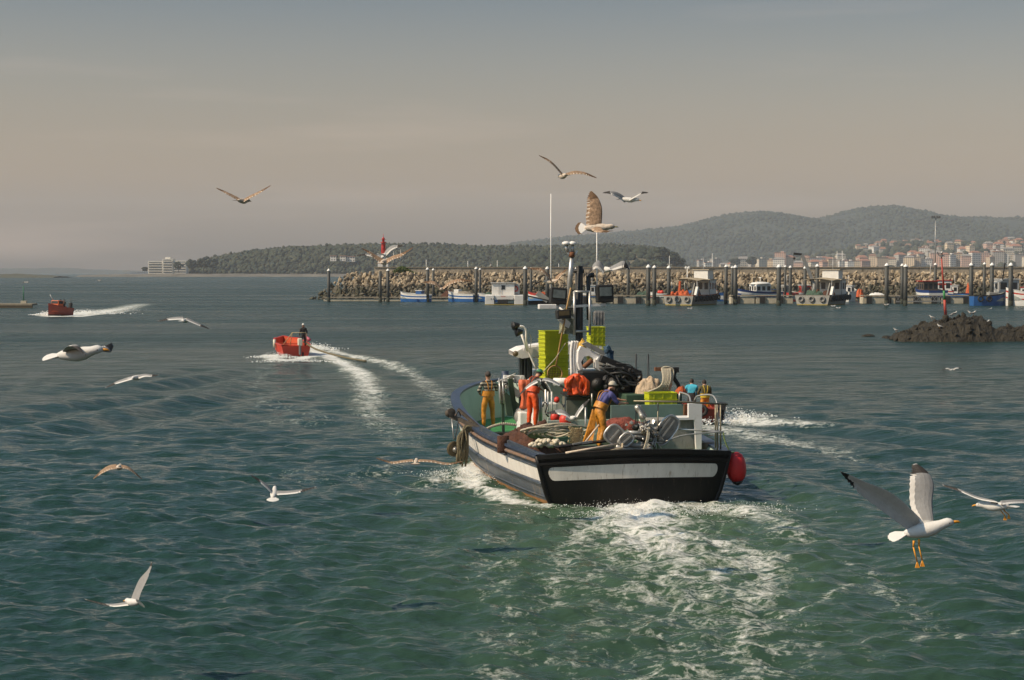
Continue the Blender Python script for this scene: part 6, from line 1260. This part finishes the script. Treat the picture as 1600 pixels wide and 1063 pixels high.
for i in range(84):
    px = 828 + 54 * rnd.random() ** .9; py = 698 - rnd.random() * (9 if 838 < px < 874 else 4) ; p = Bv(px, py - 1, .75 + rnd.uniform(0, .5))
    if ico_me is None: f_ = MB(); f_.ico((0, 0, 0), .054, fm, 2, sc=(1.25, 1, 1), smooth=True); ico_me = f_.mesh('net_float')
    o = bpy.data.objects.new('net_float', ico_me); C.objects.link(o); o.matrix_world = FB @ Matrix.Translation(p) @ Matrix.Rotation(rnd.uniform(0, 3), 4, 'Z'); props(o, 'small cream net float in the heap at the port stern corner', 'float', 'cream net floats heaped at the port stern corner')
gl = [[Bv(893 + rnd.uniform(-6, 18), rnd.uniform(668, 694), 1.6) for _ in range(6)] for _ in range(14)]
hang_rope('rope_tangle', [spline(g, 24) for g in gl], .018, M('rope_sand', (.38, .30, .16), .9, var=.4, scale=20), 'tangle of thin sandy lines beside the cream floats', (gl[0][0].x, 1.6, 1))
hang_rope('green_twine', [spline([Bv(870 + rnd.uniform(-6, 22), rnd.uniform(683, 694), 1.5) for _ in range(5)], 16) for _ in range(8)], .012, M('twine_green', (.05, .14, .09), .9), 'small tangle of green twine between the floats and the rope coil', (Bv(880, 690, 1.5).x, 1.5, 1))
# red buoys inside, orange jacket, blue bag
for px, py, v_, r, lb in ((883, 657, 3.9, .17, 'red ball buoy lying right under the low gull'), (867, 652, 4.3, .13, 'red bucket like buoy at the left of the pale green board'), (870, 625, 5.0, .08, 'small red buoy above the pale green board')):
    p = Bv(px, py, v_); t_ = T('buoy', lb, 'buoy', TG, fr=FB, o=p); t_.part('ball', MB().ico(p, r, M('buoy_red'), 3, sc=(1, 1, 1.12), smooth=True)); t_.part('eye', MB().tube([p + Vector((0, 0, r * 1.05)), p + Vector((0, 0, r * 1.4))], r * .2, M('eye_blue', (.02, .04, .1), .5), 8))
def jacket():
    return jacket2()
    v_ = 4.9; L_ = [(887, 592), (884, 601), (882.5, 609), (888, 612)]; mb = MB(); rings = []
    for py, x0, x1, d in ((584, 894, 907, .05), (586, 890, 911, .13), (591, 887, 914, .20), (598, 885, 916.5, .22), (605, 883.5, 918, .22), (611, 884, 918.5, .20), (616, 888, 917, .17), (617.5, 890, 915, .12)):
        a, b = Bv(x0, py, v_), Bv(x1, py, v_); c = (a + b) / 2; rings.append([c + Vector((math.cos(q) * (b.x - a.x) / 2 * (1 + .22 * noise.fractal(Vector((math.cos(q) * 2.4, math.sin(q) * 2.4, py * .04)), .7, 2, 4)), math.sin(q) * d * (1 + .9 * noise.fractal(Vector((math.cos(q) * 3.2 + 5, math.sin(q) * 3.2, py * .035)), .8, 2, 5)), .09 * noise.noise(Vector((math.cos(q) * 3, math.sin(q) * 3, 9))) * max(0, py - 596) / 10)) for q in np.linspace(0, 6.283, 73)[:-1]])
    mb.loft(rings, orng); return mb
def jacket2():
    v_ = 4.9; mb = MB(); Q = np.linspace(0, 6.283, 41)[:-1]
    def lobe(path, n=16):
        pts = spline([Bv(px, py, v_) + Vector((0, dy, rx * 0)) for px, py, rx, ry, dy in path], n); R1 = [spline([Vector((rx, ry, 0)) for _, _, rx, ry, _ in path], n)[i] for i in range(n + 1)]
        rings = []
        for i, p in enumerate(pts):
            rings.append([p + Vector((math.cos(q) * R1[i].x, math.sin(q) * R1[i].y, 0)) * (1 + .5 * noise.fractal(Vector((math.cos(q) * 1.5 + p.x * 3, math.sin(q) * 1.5, i * .16)), .8, 2, 4)) + Vector((0, 0, .07 * noise.noise(Vector((math.cos(q) * 2, math.sin(q) * 2, 4))) * (i / n) ** 3)) for q in Q])
        mb.loft(rings, orng)
    lobe([(901, 584, .07, .05, 0), (901, 588, .17, .11, 0), (901, 597, .20, .14, 0), (900, 607, .20, .14, 0), (901, 616, .23, .15, 0)])
    lobe([(893, 587, .06, .06, -.05), (888, 594, .10, .09, -.08), (886, 603, .09, .08, -.06), (885, 611, .10, .08, -.05)]); lobe([(908, 587, .06, .06, -.05), (914, 595, .10, .09, -.08), (915, 605, .09, .08, -.08), (913, 617, .12, .08, -.05)])
    return mb
onb('oilskin_jacket', jacket(), 'bright orange oilskin jacket hung up to dry in front of the mast', 'jacket', o=Bv(900, 600, 4.9))
bg_ = heap(Bv(951, 562, 5.5), .15, .12, .22, M('bag_blue', (.015, .05, .09), .6, var=.5, scale=6, bump=.4), 3); bg_.ico(Bv(949, 547, 5.5), .12, M('bag_blue'), 2, .2, (1, .8, 1.2), rnd); bg_.ico(Bv(954, 553, 5.5), .10, M('bag_blue'), 2, .2, (1, .8, 1.3), rnd)
onb('bag', bg_, 'dark blue bag tied on top of the black crane arm', 'bag', o=Bv(951, 562, 5.5))
yc = heap(Bv(910, 545, 6.2), .12, .12, .24, M('cloth_yellow', (.55, .33, .06), .8, var=.3, scale=6, bump=.3), 4); onb('cloth', yc, 'yellow cloth bundle tied at the mast foot above the white arm', 'cloth', o=Bv(910, 546, 5.9))
wb = MB(); 
for px in (893, 897, 900.5): wb.tube(spline([Bv(px + 2, 533, 6.3), Bv(px, 545, 6.3), Bv(px - .5, 560, 6.3), Bv(px + .5, 588, 6.3)], 12), .045, wpaint, 8)
onb('fender_bundle', wb, 'bundle of white tubes hanging left of the black mast', 'tubes', o=Bv(897, 560, 6.3))
# dip net with long wooden handle
dn = T('dip_net', 'long handled wooden dip net leaning across the tall lime crate stack', 'dip net', TG, fr=FB, o=Bv(868, 590, 7.3)); wood_ = M('wood_handle', (.42, .24, .08), .6, var=.25, scale=8)
dn.part('handle', MB().tube([Bv(868.5, 573, 7.3), Bv(872, 555, 7.2), Bv(884, 490, 6.5), Bv(892, 450, 6.3)], .026, wood_, 8)); c = Bv(867, 584, 7.3); s_ = 2600 / 49.6
hoop = [c + Vector((11.5 / s_ * math.cos(a), .02 * math.sin(a), 12 / s_ * math.sin(a))) for a in np.arange(0, 6.28, .3)]; dn.part('hoop', MB().tube(hoop, .02, wood_, 6, closed=True)); mesh_ = MB()
for k in np.linspace(-.9, .9, 9):
    q = math.sqrt(1 - k * k); mesh_.tube([c + Vector((k * 11.5 / s_, .08 * t_, t_ * q * 12 / s_ * 1)) + Vector((0, .10 * (1 - t_ * t_), 0)) for t_ in (-1, -.5, 0, .5, 1)], .007, cr_br, 4); mesh_.tube([c + Vector((t_ * q * 11.5 / s_, .10 * (1 - t_ * t_), k * 12 / s_)) for t_ in (-1, -.5, 0, .5, 1)], .007, cr_br, 4)
dn.part('netting', mesh_)
lsh = MB().tube([Bv(847, 583, 7.2), Bv(868, 560, 7.2), Bv(884, 536, 7.0)], .014, rope_m, 5); onb('lashing_line', lsh, 'thin cord running up across the tall lime crate stack', 'rope', o=Bv(847, 583, 7.2))
# rope hung on the stand, canvas bundle, maroon net
hang_rope('rope_bundle', [spline([Bv(1034 + i * 1.5, 576, 4.3), Bv(1036 + i * 1.4 + rnd.uniform(-1, 1), 592, 4.15), Bv(1030 + i * 1.6 + rnd.uniform(-2, 2), 604, 4.1), Bv(1012 + i * 3.2, 613, 4.2)], 12) for i in range(10)] + [spline([Bv(1034 + i * 2.2, 576, 4.3), Bv(1040 + i, 573.5, 4.3), Bv(1052, 578 + i * .5, 4.3), Bv(1050 - i, 596, 4.2), Bv(1046 - i * 3, 613, 4.2)], 14) for i in range(4)], .026, rope_m, 'thick beige rope hung in a curtain on the starboard rope stand', Bv(1045, 600, 4.3))
cv = heap(Bv(1014, 614, 4.6), .38, .30, .42, M('canvas_cream', (.50, .38, .26), .9, var=.35, scale=5, bump=.6), 9, n=26, lump=.3); onb('canvas_bundle', cv, 'cream and brown canvas bundle left of the hung beige rope', 'canvas', o=Bv(1014, 614, 4.6))
mn = heap(Bv(974, 668, 2.6), .62, .4, .24, M('net_maroon', (.24, .06, .04), .95, var=.5, scale=8, bump=.9, bscale=30), 12, n=30, lump=.3); onb('folded_net', mn, 'maroon folded net behind the amber clad deckhand', 'net', o=Bv(974, 668, 2.6))
sb = heap(Bv(1064, 612, 3.9), .16, .15, .12, net_or, 14, lump=.6); onb('folded_net', sb, 'orange net scrap beside the hung beige rope', 'net', o=Bv(1064, 612, 3.9))
# propulsion legs / outboard drives with oval covers on the stern
def dredge(cx, cy, rx, ry, rot, v_, label, nb):
    c = Bv(cx, cy, v_); s = 2600 / (42.3 + v_); t_ = T('clam_dredge', label, 'dredge', TG, fr=FB, o=c); ax = Vector((math.cos(rot), 0, math.sin(rot))); ay = Vector((-math.sin(rot), 0, math.cos(rot))); dm = M('dredge_plate', (.30, .28, .255), .5, .35, var=.2, scale=4, dirt=(.14, .10, .06), dirt_amt=.15)
    def sup(q, k=1, d=0): cc, ss = math.cos(q), math.sin(q); return c + ax * (rx / s * k * math.copysign(abs(cc) ** .7, cc)) + ay * (ry / s * k * math.copysign(abs(ss) ** .7, ss)) + Vector((0, d, 0))
    Q = np.linspace(0, 6.283, 33)[:-1]; t_.part('plate', MB().loft([[sup(q, .96, .04) for q in Q], [sup(q, .96, 0) for q in Q]], dm, smooth=False)); t_.part('rim', MB().tube([sup(q) for q in Q], .032, alu, 8, closed=True)); bs = MB()
    for k in nb: bs.bar(c + ax * (-rx * .8 / s) + ay * (ry * k / s) + Vector((0, -.03, 0)), c + ax * (rx * .8 / s) + ay * (ry * k / s) + Vector((0, -.03, 0)), .04, .04, alu)
    for k in (-.35, .35): bs.bar(c + ax * (rx * k / s) - ay * (ry * .85 / s) + Vector((0, -.015, 0)), c + ax * (rx * k / s) + ay * (ry * .85 / s) + Vector((0, -.015, 0)), .02, .02, dm)
    t_.part('rib', bs)
    return t_, c
dredge(1041, 673, 25, 14, R(52), .25, 'tilted grey oval dredge plate on the right of the stern gear', (-.02, .55)); dredge(960, 680, 14, 14.5, R(48), .1, 'round grey dredge plate on the left of the stern gear', (0,)); dredge(979, 687, 11, 9, R(40), -.05, 'smaller grey ring plate overlapping the left dredge plate', (0,))
gr_ = T('dredge_gear', 'tangle of galvanised arms, pipes and hoses between the two dredge plates', 'stern gear', TG, fr=FB, o=Bv(1000, 700, .1)); rnd = random.Random(77)
galv = M('galvanised_bright', (.50, .47, .42), .35, .6, var=.3, scale=7, dirt=(.2, .14, .09), dirt_amt=.25)
g1 = MB().tube(spline([Bv(994, 634, .3), Bv(998, 640, .3), Bv(1003, 650, .2), Bv(1006, 655, .2)], 8), [.06, .08, .09, .08, .06, .07, .08, .06, .05], galv, 8).bar(Bv(998, 636, .3), Bv(1008, 652, .3), .10, .12, galv); gr_.part('upright_arm', g1)
gr_.part('pipe_frame', MB().tube(spline([Bv(962, 698, 0), Bv(980, 703, 0), Bv(1000, 704, 0), Bv(1018, 700, 0)], 10), .07, galv, 8).tube(spline([Bv(965, 690, 0), Bv(985, 695, 0), Bv(1006, 697, 0)], 10), .06, greyp, 8).tube([Bv(980, 676, 0), Bv(1008, 677, 0)], .05, galv, 8).tube([Bv(984, 681, 0), Bv(1010, 684, 0)], .05, greyp, 8).bar(Bv(1024, 672, .2), Bv(1036, 690, .1), .08, .08, galv).bar(Bv(988, 706, .05), Bv(1004, 707, .05), .1, .16, greyp))
hz_ = MB()
for i in range(26): a = Bv(rnd.uniform(998, 1016), rnd.uniform(655, 678), rnd.uniform(-.1, .4)); hz_.tube(spline([a, Bv(rnd.uniform(990, 1030), rnd.uniform(672, 694), rnd.uniform(-.1, .3)), Bv(rnd.uniform(1000, 1035), rnd.uniform(684, 704), rnd.uniform(-.1, .2))], 10), rnd.uniform(.012, .03), rnd.choice([galv, greyp, rope_o, blk, alu]), 6)
for i in range(4): hz_.tube(spline([Bv(1012 + i, 668, -.05), Bv(1011 + i, 684, -.12), Bv(1007 + i * .8, 698, -.15), Bv(1003 + i * .8, 711, -.2)], 12), .018, rope_m, 6)
gr_.part('hose_tangle', hz_); cb = MB()
for i in range(30): cb.ico(Bv(rnd.uniform(978, 1034), rnd.uniform(660, 700), rnd.uniform(-.05, .4)), rnd.uniform(.03, .07), rnd.choice([galv, blk, greyp]), 1, .35, rnd=rnd)
gr_.part('fitting', cb)
bl = MB(); bl.tube([Bv(993.5, 640, .6), Bv(993, 665, .6)], .012, blk, 5).tube([Bv(995, 640, .6), Bv(996, 665, .6)], .012, blk, 5).ico(Bv(994, 668, .6), .09, blk, 2, .1, (1.3, .7, 1), rnd); gr_.part('pulley_block', bl)
TRP = bpy.data.objects.new('stern_platform', MB().box((Bv(945, 697, 1.0).x, 1.15, 1.04), (1.5, .9, .5), blk).mesh('stern_platform')); C.objects.link(TRP); TRP.parent = TR.ob
# poles, amber boards at the stern
onb('boat_hook', MB().tube([Bv(884, 708, -.3), Bv(964, 694.5, .0)], .030, M('pole_pale', (.62, .50, .38), .5), 8), 'pale long boat hook lying across the stern rim', 'pole', o=Bv(884, 708, -.3))
onb('boat_hook', MB().bar(Bv(948, 706, -.25), Bv(972, 700, -.25), .04, .04, M('board_pale')).bar(Bv(972, 700, -.25), Bv(972.5, 693, -.2), .04, .04, M('board_pale')), 'short pale bent batten right of the long boat hook', 'batten', o=Bv(948, 706, -.25))
onb('boat_hook', MB().tube([Bv(913, 693, .9), Bv(936, 664, .9)], .025, M('pole_pale'), 8), 'pale stick leaning on the amber oilskin beside the deckhand', 'pole', o=Bv(913, 693, .9))
ao = MB().plate([Bv(911, 694, 1.3), Bv(917, 676, 1.3), Bv(927, 640, 1.4), Bv(933, 643, 1.4), Bv(930, 668, 1.3), Bv(926, 692, 1.2)], (0, .12, 0), ambr); onb('oilskin_sheet', ao, 'amber oilskin sheet draped on the board left of the amber clad deckhand', 'oilskin', o=Bv(925, 690, 1.1))
onb('plank', MB().bar(Bv(868, 699, .3), Bv(955, 688, .5), .28, .04, hblk).bar(Bv(895, 695, .25), Bv(925, 690, .3), .05, .06, greyp), 'dark plank along the inside of the stern rim', 'plank', o=Bv(900, 697, .3))
# hanging block and rope bundle outboard on the port side
hb0 = T('hauling_block', 'round hauling block hanging outboard from the port davit', 'block', TG, fr=FB, o=Bv(709, 705, 6.4)); c = Bv(709, 702, 6.4)
hb0.part('sheave', MB().lathe(c + Vector((0, .1, 0)), [(.08, 0), (.22, .02), (.16, .06), (.16, .09), (.22, .13), (.08, .15)], M('block_bronze', (.20, .15, .08), .5, .3, var=.5, scale=9), 18, Vector((.35, -1, 0)), smooth=False)); hb0.part('hanger', MB().tube([Bv(706, 655, 6.6), Bv(709, 687, 6.4)], .018, alu, 6).tube([Bv(716, 660, 6.6), Bv(711, 687, 6.4)], .014, blk, 6)); hb0.part('hub', MB().lathe(c + Vector((.02, -.16, 0)), [(.09, 0), (.06, .05), (.02, .07)], M('fitting_steel'), 12, Vector((.3, -1, 0))))
hang_rope('rope_bundle', [spline([Bv(742 - rnd.uniform(0, 5), 668 + rnd.uniform(0, 6), 6.3), Bv(730 + rnd.uniform(-6, 4), 670 + rnd.uniform(-4, 4), 6.3), Bv(716 + i * .8, 685 + rnd.uniform(-4, 4), 6.2 + rnd.uniform(-.1, .1)), Bv(715 + i * .85, 704, 6.2 + rnd.uniform(-.1, .1)), Bv(713 + i * .9 + rnd.uniform(-1, 1), 716 + rnd.uniform(0, 14), 6.2)], 16) for i in range(20)], .026, rope_o, 'olive rope bundle draped over the port rim and hanging to the water', Bv(725, 700, 6.2))
# red fender at the starboard corner
p = Bv(1150, 731, .35); fd = T('fender', 'big bright red round fender hanging at the right stern corner', 'fender', TG, fr=FB, o=p); fr_r = M('fender_red', (.60, .018, .022), .45, var=.12, scale=14, bump=.35, bscale=45)
fd.part('ball', MB().lathe(p, [(.02, .40), (.10, .395), (.19, .33), (.245, .20), (.262, .05), (.255, -.10), (.22, -.24), (.15, -.335)], fr_r, 28, Vector((-.12, 0, 1)))); fd.part('cone', MB().lathe(p + Vector((.04, 0, -.335)), [(.15, 0), (.12, -.06), (.05, -.11)], M('fender_black', (.02, .02, .02), .5), 20, Vector((-.12, 0, 1)))); fd.part('lanyard', MB().tube(spline([Bv(1130, 676, .1), Bv(1133, 690, .1), Bv(1141, 706, .15), p + Vector((-.05, 0, .40))], 12), .018, M('line_green', (.25, .32, .10), .8), 6))
# ---- crew
stripe = bands('striped_shirt', (.035, .035, .03), (.34, .31, .24), 3.0, 'Z', thresh=.55); olive = M('jumper_olive', (.09, .075, .03), .9, var=.3, scale=8)
b = Bz(763, 668, zd + .15); person(FB, (b.x, b.y, zd + .13), R(8), dict(anl=(-.15, -.03, .09), tol=(-.18, .12, .04), knl=(-.14, .03, .5), anr=(.17, .02, .09), tor=(.20, .16, .04), knr=(.15, .05, .5), ell=(-.30, .02, 1.16), wrl=(-.20, .22, 1.05), hal=(-.16, .27, 1.02), elr=(.30, .02, 1.16), wrr=(.26, .22, 1.22), har=(.25, .28, 1.26)), stripe, ambr,
    'deckhand in striped jumper and amber oilskin trousers standing with his back turned', hat=('cap', M('cap_dark', (.06, .05, .045), .9)), bib=ambr, scale=1.02, bulk=1.18)
b = Bv(832, 668, 7.1); person(FB, (b.x, b.y, b.z), R(-60), dict(neck=(0, .16, 1.40), chin=(0, .22, 1.46), head=(0, .26, 1.53), top=(0, .27, 1.60), chest=(0, .09, 1.27), shl=(-.18, .10, 1.36), shr=(.18, .10, 1.36), ell=(-.22, .25, 1.14), wrl=(-.15, .42, 1.05), hal=(-.13, .48, 1.02), elr=(.22, .25, 1.14), wrr=(.15, .42, 1.05), har=(.13, .48, 1.02)), M('jumper_dark', (.05, .04, .035), .9), orng,
    'deckhand in orange oilskins and green cap bending at the winch amidships', hat=('cap', M('cap_green', (.05, .20, .10), .8)), bib=orng, scale=1.04, bulk=1.16)
oj = MB(); jc = Bv(819, 612, 8.2); oj.loft([[jc + Vector(((.13 + .05 * math.sin(z * 7)) * math.cos(q), .12 * math.sin(q) * (1 + .2 * math.sin(5 * q)), z)) for q in np.linspace(0, 6.283, 25)[:-1]] for z in (.35, .2, 0, -.2, -.4, -.5)], M('jacket_salmon', (.62, .13, .05), .6, var=.3, scale=8, bump=.3)); onb('oilskin_jacket', oj, 'salmon orange jacket hanging left of the orange clad deckhand', 'jacket', o=jc)
b = Bv(940, 697, .9); person(FB, (b.x, .95, 1.30), R(-72), dict(pelvis=(0, -.06, .93), spine=(0, .0, 1.10), chest=(0, .11, 1.26), neck=(0, .22, 1.42), chin=(0, .30, 1.47), head=(0, .33, 1.55), top=(0, .32, 1.63), shl=(-.18, .17, 1.36), shr=(.18, .17, 1.36), ell=(-.20, .42, 1.20), wrl=(-.12, .66, 1.16), hal=(-.10, .74, 1.16), elr=(.22, .34, 1.12), wrr=(.14, .58, 1.09), har=(.11, .66, 1.10),
    hil=(-.10, -.06, .87), hir=(.10, -.06, .87), knl=(-.13, .10, .48), anl=(-.13, -.02, .09), tol=(-.14, .13, .04), knr=(.14, .0, .48), anr=(.15, -.16, .09), tor=(.16, .0, .04)), M('tshirt_violet', (.075, .075, .22), .85, var=.3, scale=6), ambr,
    'deckhand in violet shirt, pale cap and amber oilskin trousers leaning over the stern gear', hat=('cap', M('cap_beige', (.52, .46, .36), .85)), bib=ambr, bare=True, scale=1.03, bulk=1.14)
# ================= open red boats under way
def open_boat(px, py, yaw, L_, B_, zr, label, hullm, innerm, pitch=0.0, name='skiff', bowk=1.5, capm=None):
    b = W(px, py); fr = Matrix.Translation(b) @ Matrix.Rotation(yaw, 4, 'Z') @ Matrix.Rotation(pitch, 4, 'X'); hb = B_ / 2
    st = [(0, hb * .88, zr, hb * .72), (L_ * .25, hb, zr * 1.02, hb * .84), (L_ * .5, hb * .98, zr * 1.08, hb * .78), (L_ * .75, hb * .78, zr * 1.25, hb * .48), (L_ * .92, hb * .38, zr * bowk * .93, hb * .12), (L_, .04, zr * bowk, .02)]
    bn = [(1, .86, capm or hullm), (.86, 0, hullm), (0, -.8, M('antifoul'))]; O, I, Cp, D, S, pt = hull_mb(st, bn, innerm, capm or hullm, zr * .35, .1, innerm)
    th = T(name, label, 'boat', 'fishing boats under way', fr=fr); th.part('hull', O); tr = MB(); s = S[0]
    for f0, f1, m in bn: tr.loft([[pt(s, f0, -1), pt(s, f0, 1)], [pt(s, f1, -1), pt(s, f1, 1)]], m, close=False, caps=False, smooth=False)
    tr.loft([[pt(s, 1, -1) + Vector((0, .08, 0)), pt(s, 1, 1) + Vector((0, .08, 0))], [pt(s, .3, -1) + Vector((0, .08, 0)), pt(s, .3, 1) + Vector((0, .08, 0))]], innerm, close=False, caps=False)
    th.part('transom', tr); th.part('gunwale', Cp); th.part('inner_lining', I); th.part('floor', D)
    return th, fr, st
rb = M('skiff_red', (.52, .045, .022), .4, var=.2, scale=2, bump=.08); ri = M('skiff_orange', (.55, .09, .03), .55, var=.25, scale=2); ivory = M('ivory_plastic', (.62, .58, .46), .5, var=.1)
th, fr, st = open_boat(463, 557, R(16), 6.2, 2.25, .72, 'bright red open skiff with an outboard throwing spray at the left', rb, ri, R(1.5), bowk=1.35)
for y in (1.6, 3.2): th.part('thwart', MB().box((0, y, .68), (2.05, .3, .05), ri))
om = th.part('outboard', MB().box((.22, -.22, 1.0), (.30, .38, .5), ivory).box((.22, -.25, .5), (.16, .22, .8), M('lamp_grey')), bevel=.06); th.part('tiller', MB().tube([(.42, -.05, 1.15), (.3, .5, 1.3)], .03, blk, 6), om); th.part('propeller_leg', MB().tube([(.42, -.25, .3), (.42, -.25, -.3)], .06, blk), om)
th.part('tow_frame', MB().tube([(-.35, .9, .4), (-.2, .5, 1.6), (.75, .5, 1.6), (.95, .9, .4)], .03, M('frame_sand', (.50, .40, .22), .5), 6).tube([(-.7, 2.2, .5), (-.2, .5, 1.6)], .025, M('frame_sand'), 6)); th.part('side_roll', MB().tube([(1.08, 1.2, 1.05), (1.1, 3.2, 1.12)], .13, M('roll_pink', (.50, .10, .16), .6), 10))
for x in (-1.22,): th.part('white_fender', MB().tube([(x, 2.0, .5), (x, 2.0, 1.05)], .10, M('ivory_plastic'), 10))
onb2 = single('hose', MB().tube(spline([Vector(q) for q in ((.5, .1, 1.0), (1.2, -1.5, .55), (2.6, -4, .2), (3.6, -6.5, .12))], 16), .06, M('rope_olive'), 6), 'dark line trailing from the bright red skiff', 'rope', fr=fr, o=(.5, .1, 1))
person(fr, (.62, .85, .42), R(10), dict(elr=(.27, .05, 1.16), wrr=(.2, -.12, 1.0), har=(.17, -.2, .98)), M('jacket_dark', (.035, .032, .03), .9), M('trouser_dark', (.04, .04, .04), .9), 'helmsman in dark clothes and a white cap standing in the bright red skiff', hat=('woolly', M('cap_white', (.7, .68, .62), .9)), fingers=False, scale=1.03, bulk=1.1, group='people in the small boats')
# far left boat, coming towards us to the left
th, fr, st = open_boat(108, 493, R(152), 3.9, 1.9, .9, 'small dark red boat with an orange wheelhouse speeding at the far left', M('hull_maroon', (.26, .035, .018), .45, var=.25), ri, R(4), bowk=1.5)
ow = M('house_orange', (.62, .12, .03), .5, var=.15); ca = th.part('wheelhouse', MB().box((0, 2.3, 1.25), (1.3, 1.0, 1.2), ow), bevel=.08); th.part('window', MB().box((0, 2.81, 1.6), (1.1, .03, .35), glass), ca); th.part('window', MB().box((-.66, 2.3, 1.6), (.03, .7, .35), glass), ca); th.part('console', MB().box((.3, .8, .9), (.7, .4, .6), ow), bevel=.05); th.part('mast', MB().tube([(.4, 2.6, 1.8), (.6, 3.1, 2.6)], .04, wpaint, 6).tube([(-.5, .3, 1.0), (-.5, .3, 2.4)], .04, blk, 6)); th.part('outboard', MB().box((0, -.2, 1.3), (.4, .4, .8), blk), bevel=.05)
for i, (x, y, lb) in enumerate(((-.35, 1.4, 'left one of two dark clad people behind the orange wheelhouse of the far boat'), (.3, 1.35, 'right one of two dark clad people behind the orange wheelhouse of the far boat'))): person(fr, (x, y, .35), 0, None, M('jacket_dark'), M('trouser_dark'), lb, hat=('hair', M('hair_dark', (.03, .02, .015), .8)), fingers=False, face=False, scale=1.0, bulk=1.1, group='people in the small boats')
# red skiff beyond the trawler with two men
th, fr, st = open_boat(1122, 657, R(78), 5.2, 1.9, .50, 'small dull red skiff with two men just beyond the trawler', M('skiff_dull_red', (.36, .05, .03), .5, var=.25), ri, R(.5), bowk=1.4)
th.part('outboard', MB().box((0, -.15, .55), (.26, .28, .32), blk).box((0, -.17, .2), (.12, .16, .5), blk), bevel=.04); th.part('orange_seat', MB().box((-.2, 2.6, .55), (.5, .5, .5), net_or), bevel=.06); th.part('thwart', MB().box((0, 1.6, .6), (1.7, .28, .05), ri))
th.part('tyre_fender', tyre((-.98, .55, .45), .18, tyb, Vector((1, 0, 0)))); th.part('grey_tube', MB().tube([(-.85, 2.4, .5), (-.75, 4.3, .6)], .18, M('tube_grey', (.20, .21, .22), .5), 12))
pose = dict(neck=(0, .10, 1.45), chin=(0, .17, 1.50), head=(0, .20, 1.58), top=(0, .19, 1.66), ell=(-.24, .10, 1.15), wrl=(-.14, .28, 1.02), hal=(-.1, .33, 1.0), elr=(.24, .10, 1.15), wrr=(.14, .28, 1.02), har=(.1, .33, 1.0))
inv = fr.inverted()
def at(px, py, Y): return inv @ P(px, py, Y)
Ys = fr.translation.y
for px, top, sh_, tr_, lb, ht, bb in ((1081, 590, M('jersey_aqua', (.06, .42, .56), .8, var=.15, scale=6), M('trouser_dark'), 'man in a turquoise top standing with his back turned in the dull red skiff', ('hair', M('hair_dark')), None), (1102, 591.5, olive, ambr, 'man in an olive jumper and amber trousers in the dull red skiff', ('hair', M('hair_dark')), M('brace_yellow', (.55, .38, .02), .6))):
    q = at(px, top, Ys + (.3 if px < 1090 else .1)); person(fr, (q.x, q.y, q.z - 1.74), R(-78 + (5 if px > 1090 else -5)), pose, sh_, tr_, lb, hat=ht, bib=bb, fingers=False, scale=1.0, bulk=1.1, group='people in the small boats')
# walker on the breakwater
q = P(767, 419, 355); person(FW, (q.x, 355.3, 5.95), R(60), dict(ell=(-.26, .02, 1.15), wrl=(-.3, .1, .95)), M('shirt_white', (.7, .68, .62), .8), M('trouser_dark'), 'tiny person in a pale top walking on the breakwater wall', hat=('hair', M('hair_dark')), fingers=False, face=False, group='people in the small boats', scale=1.0)
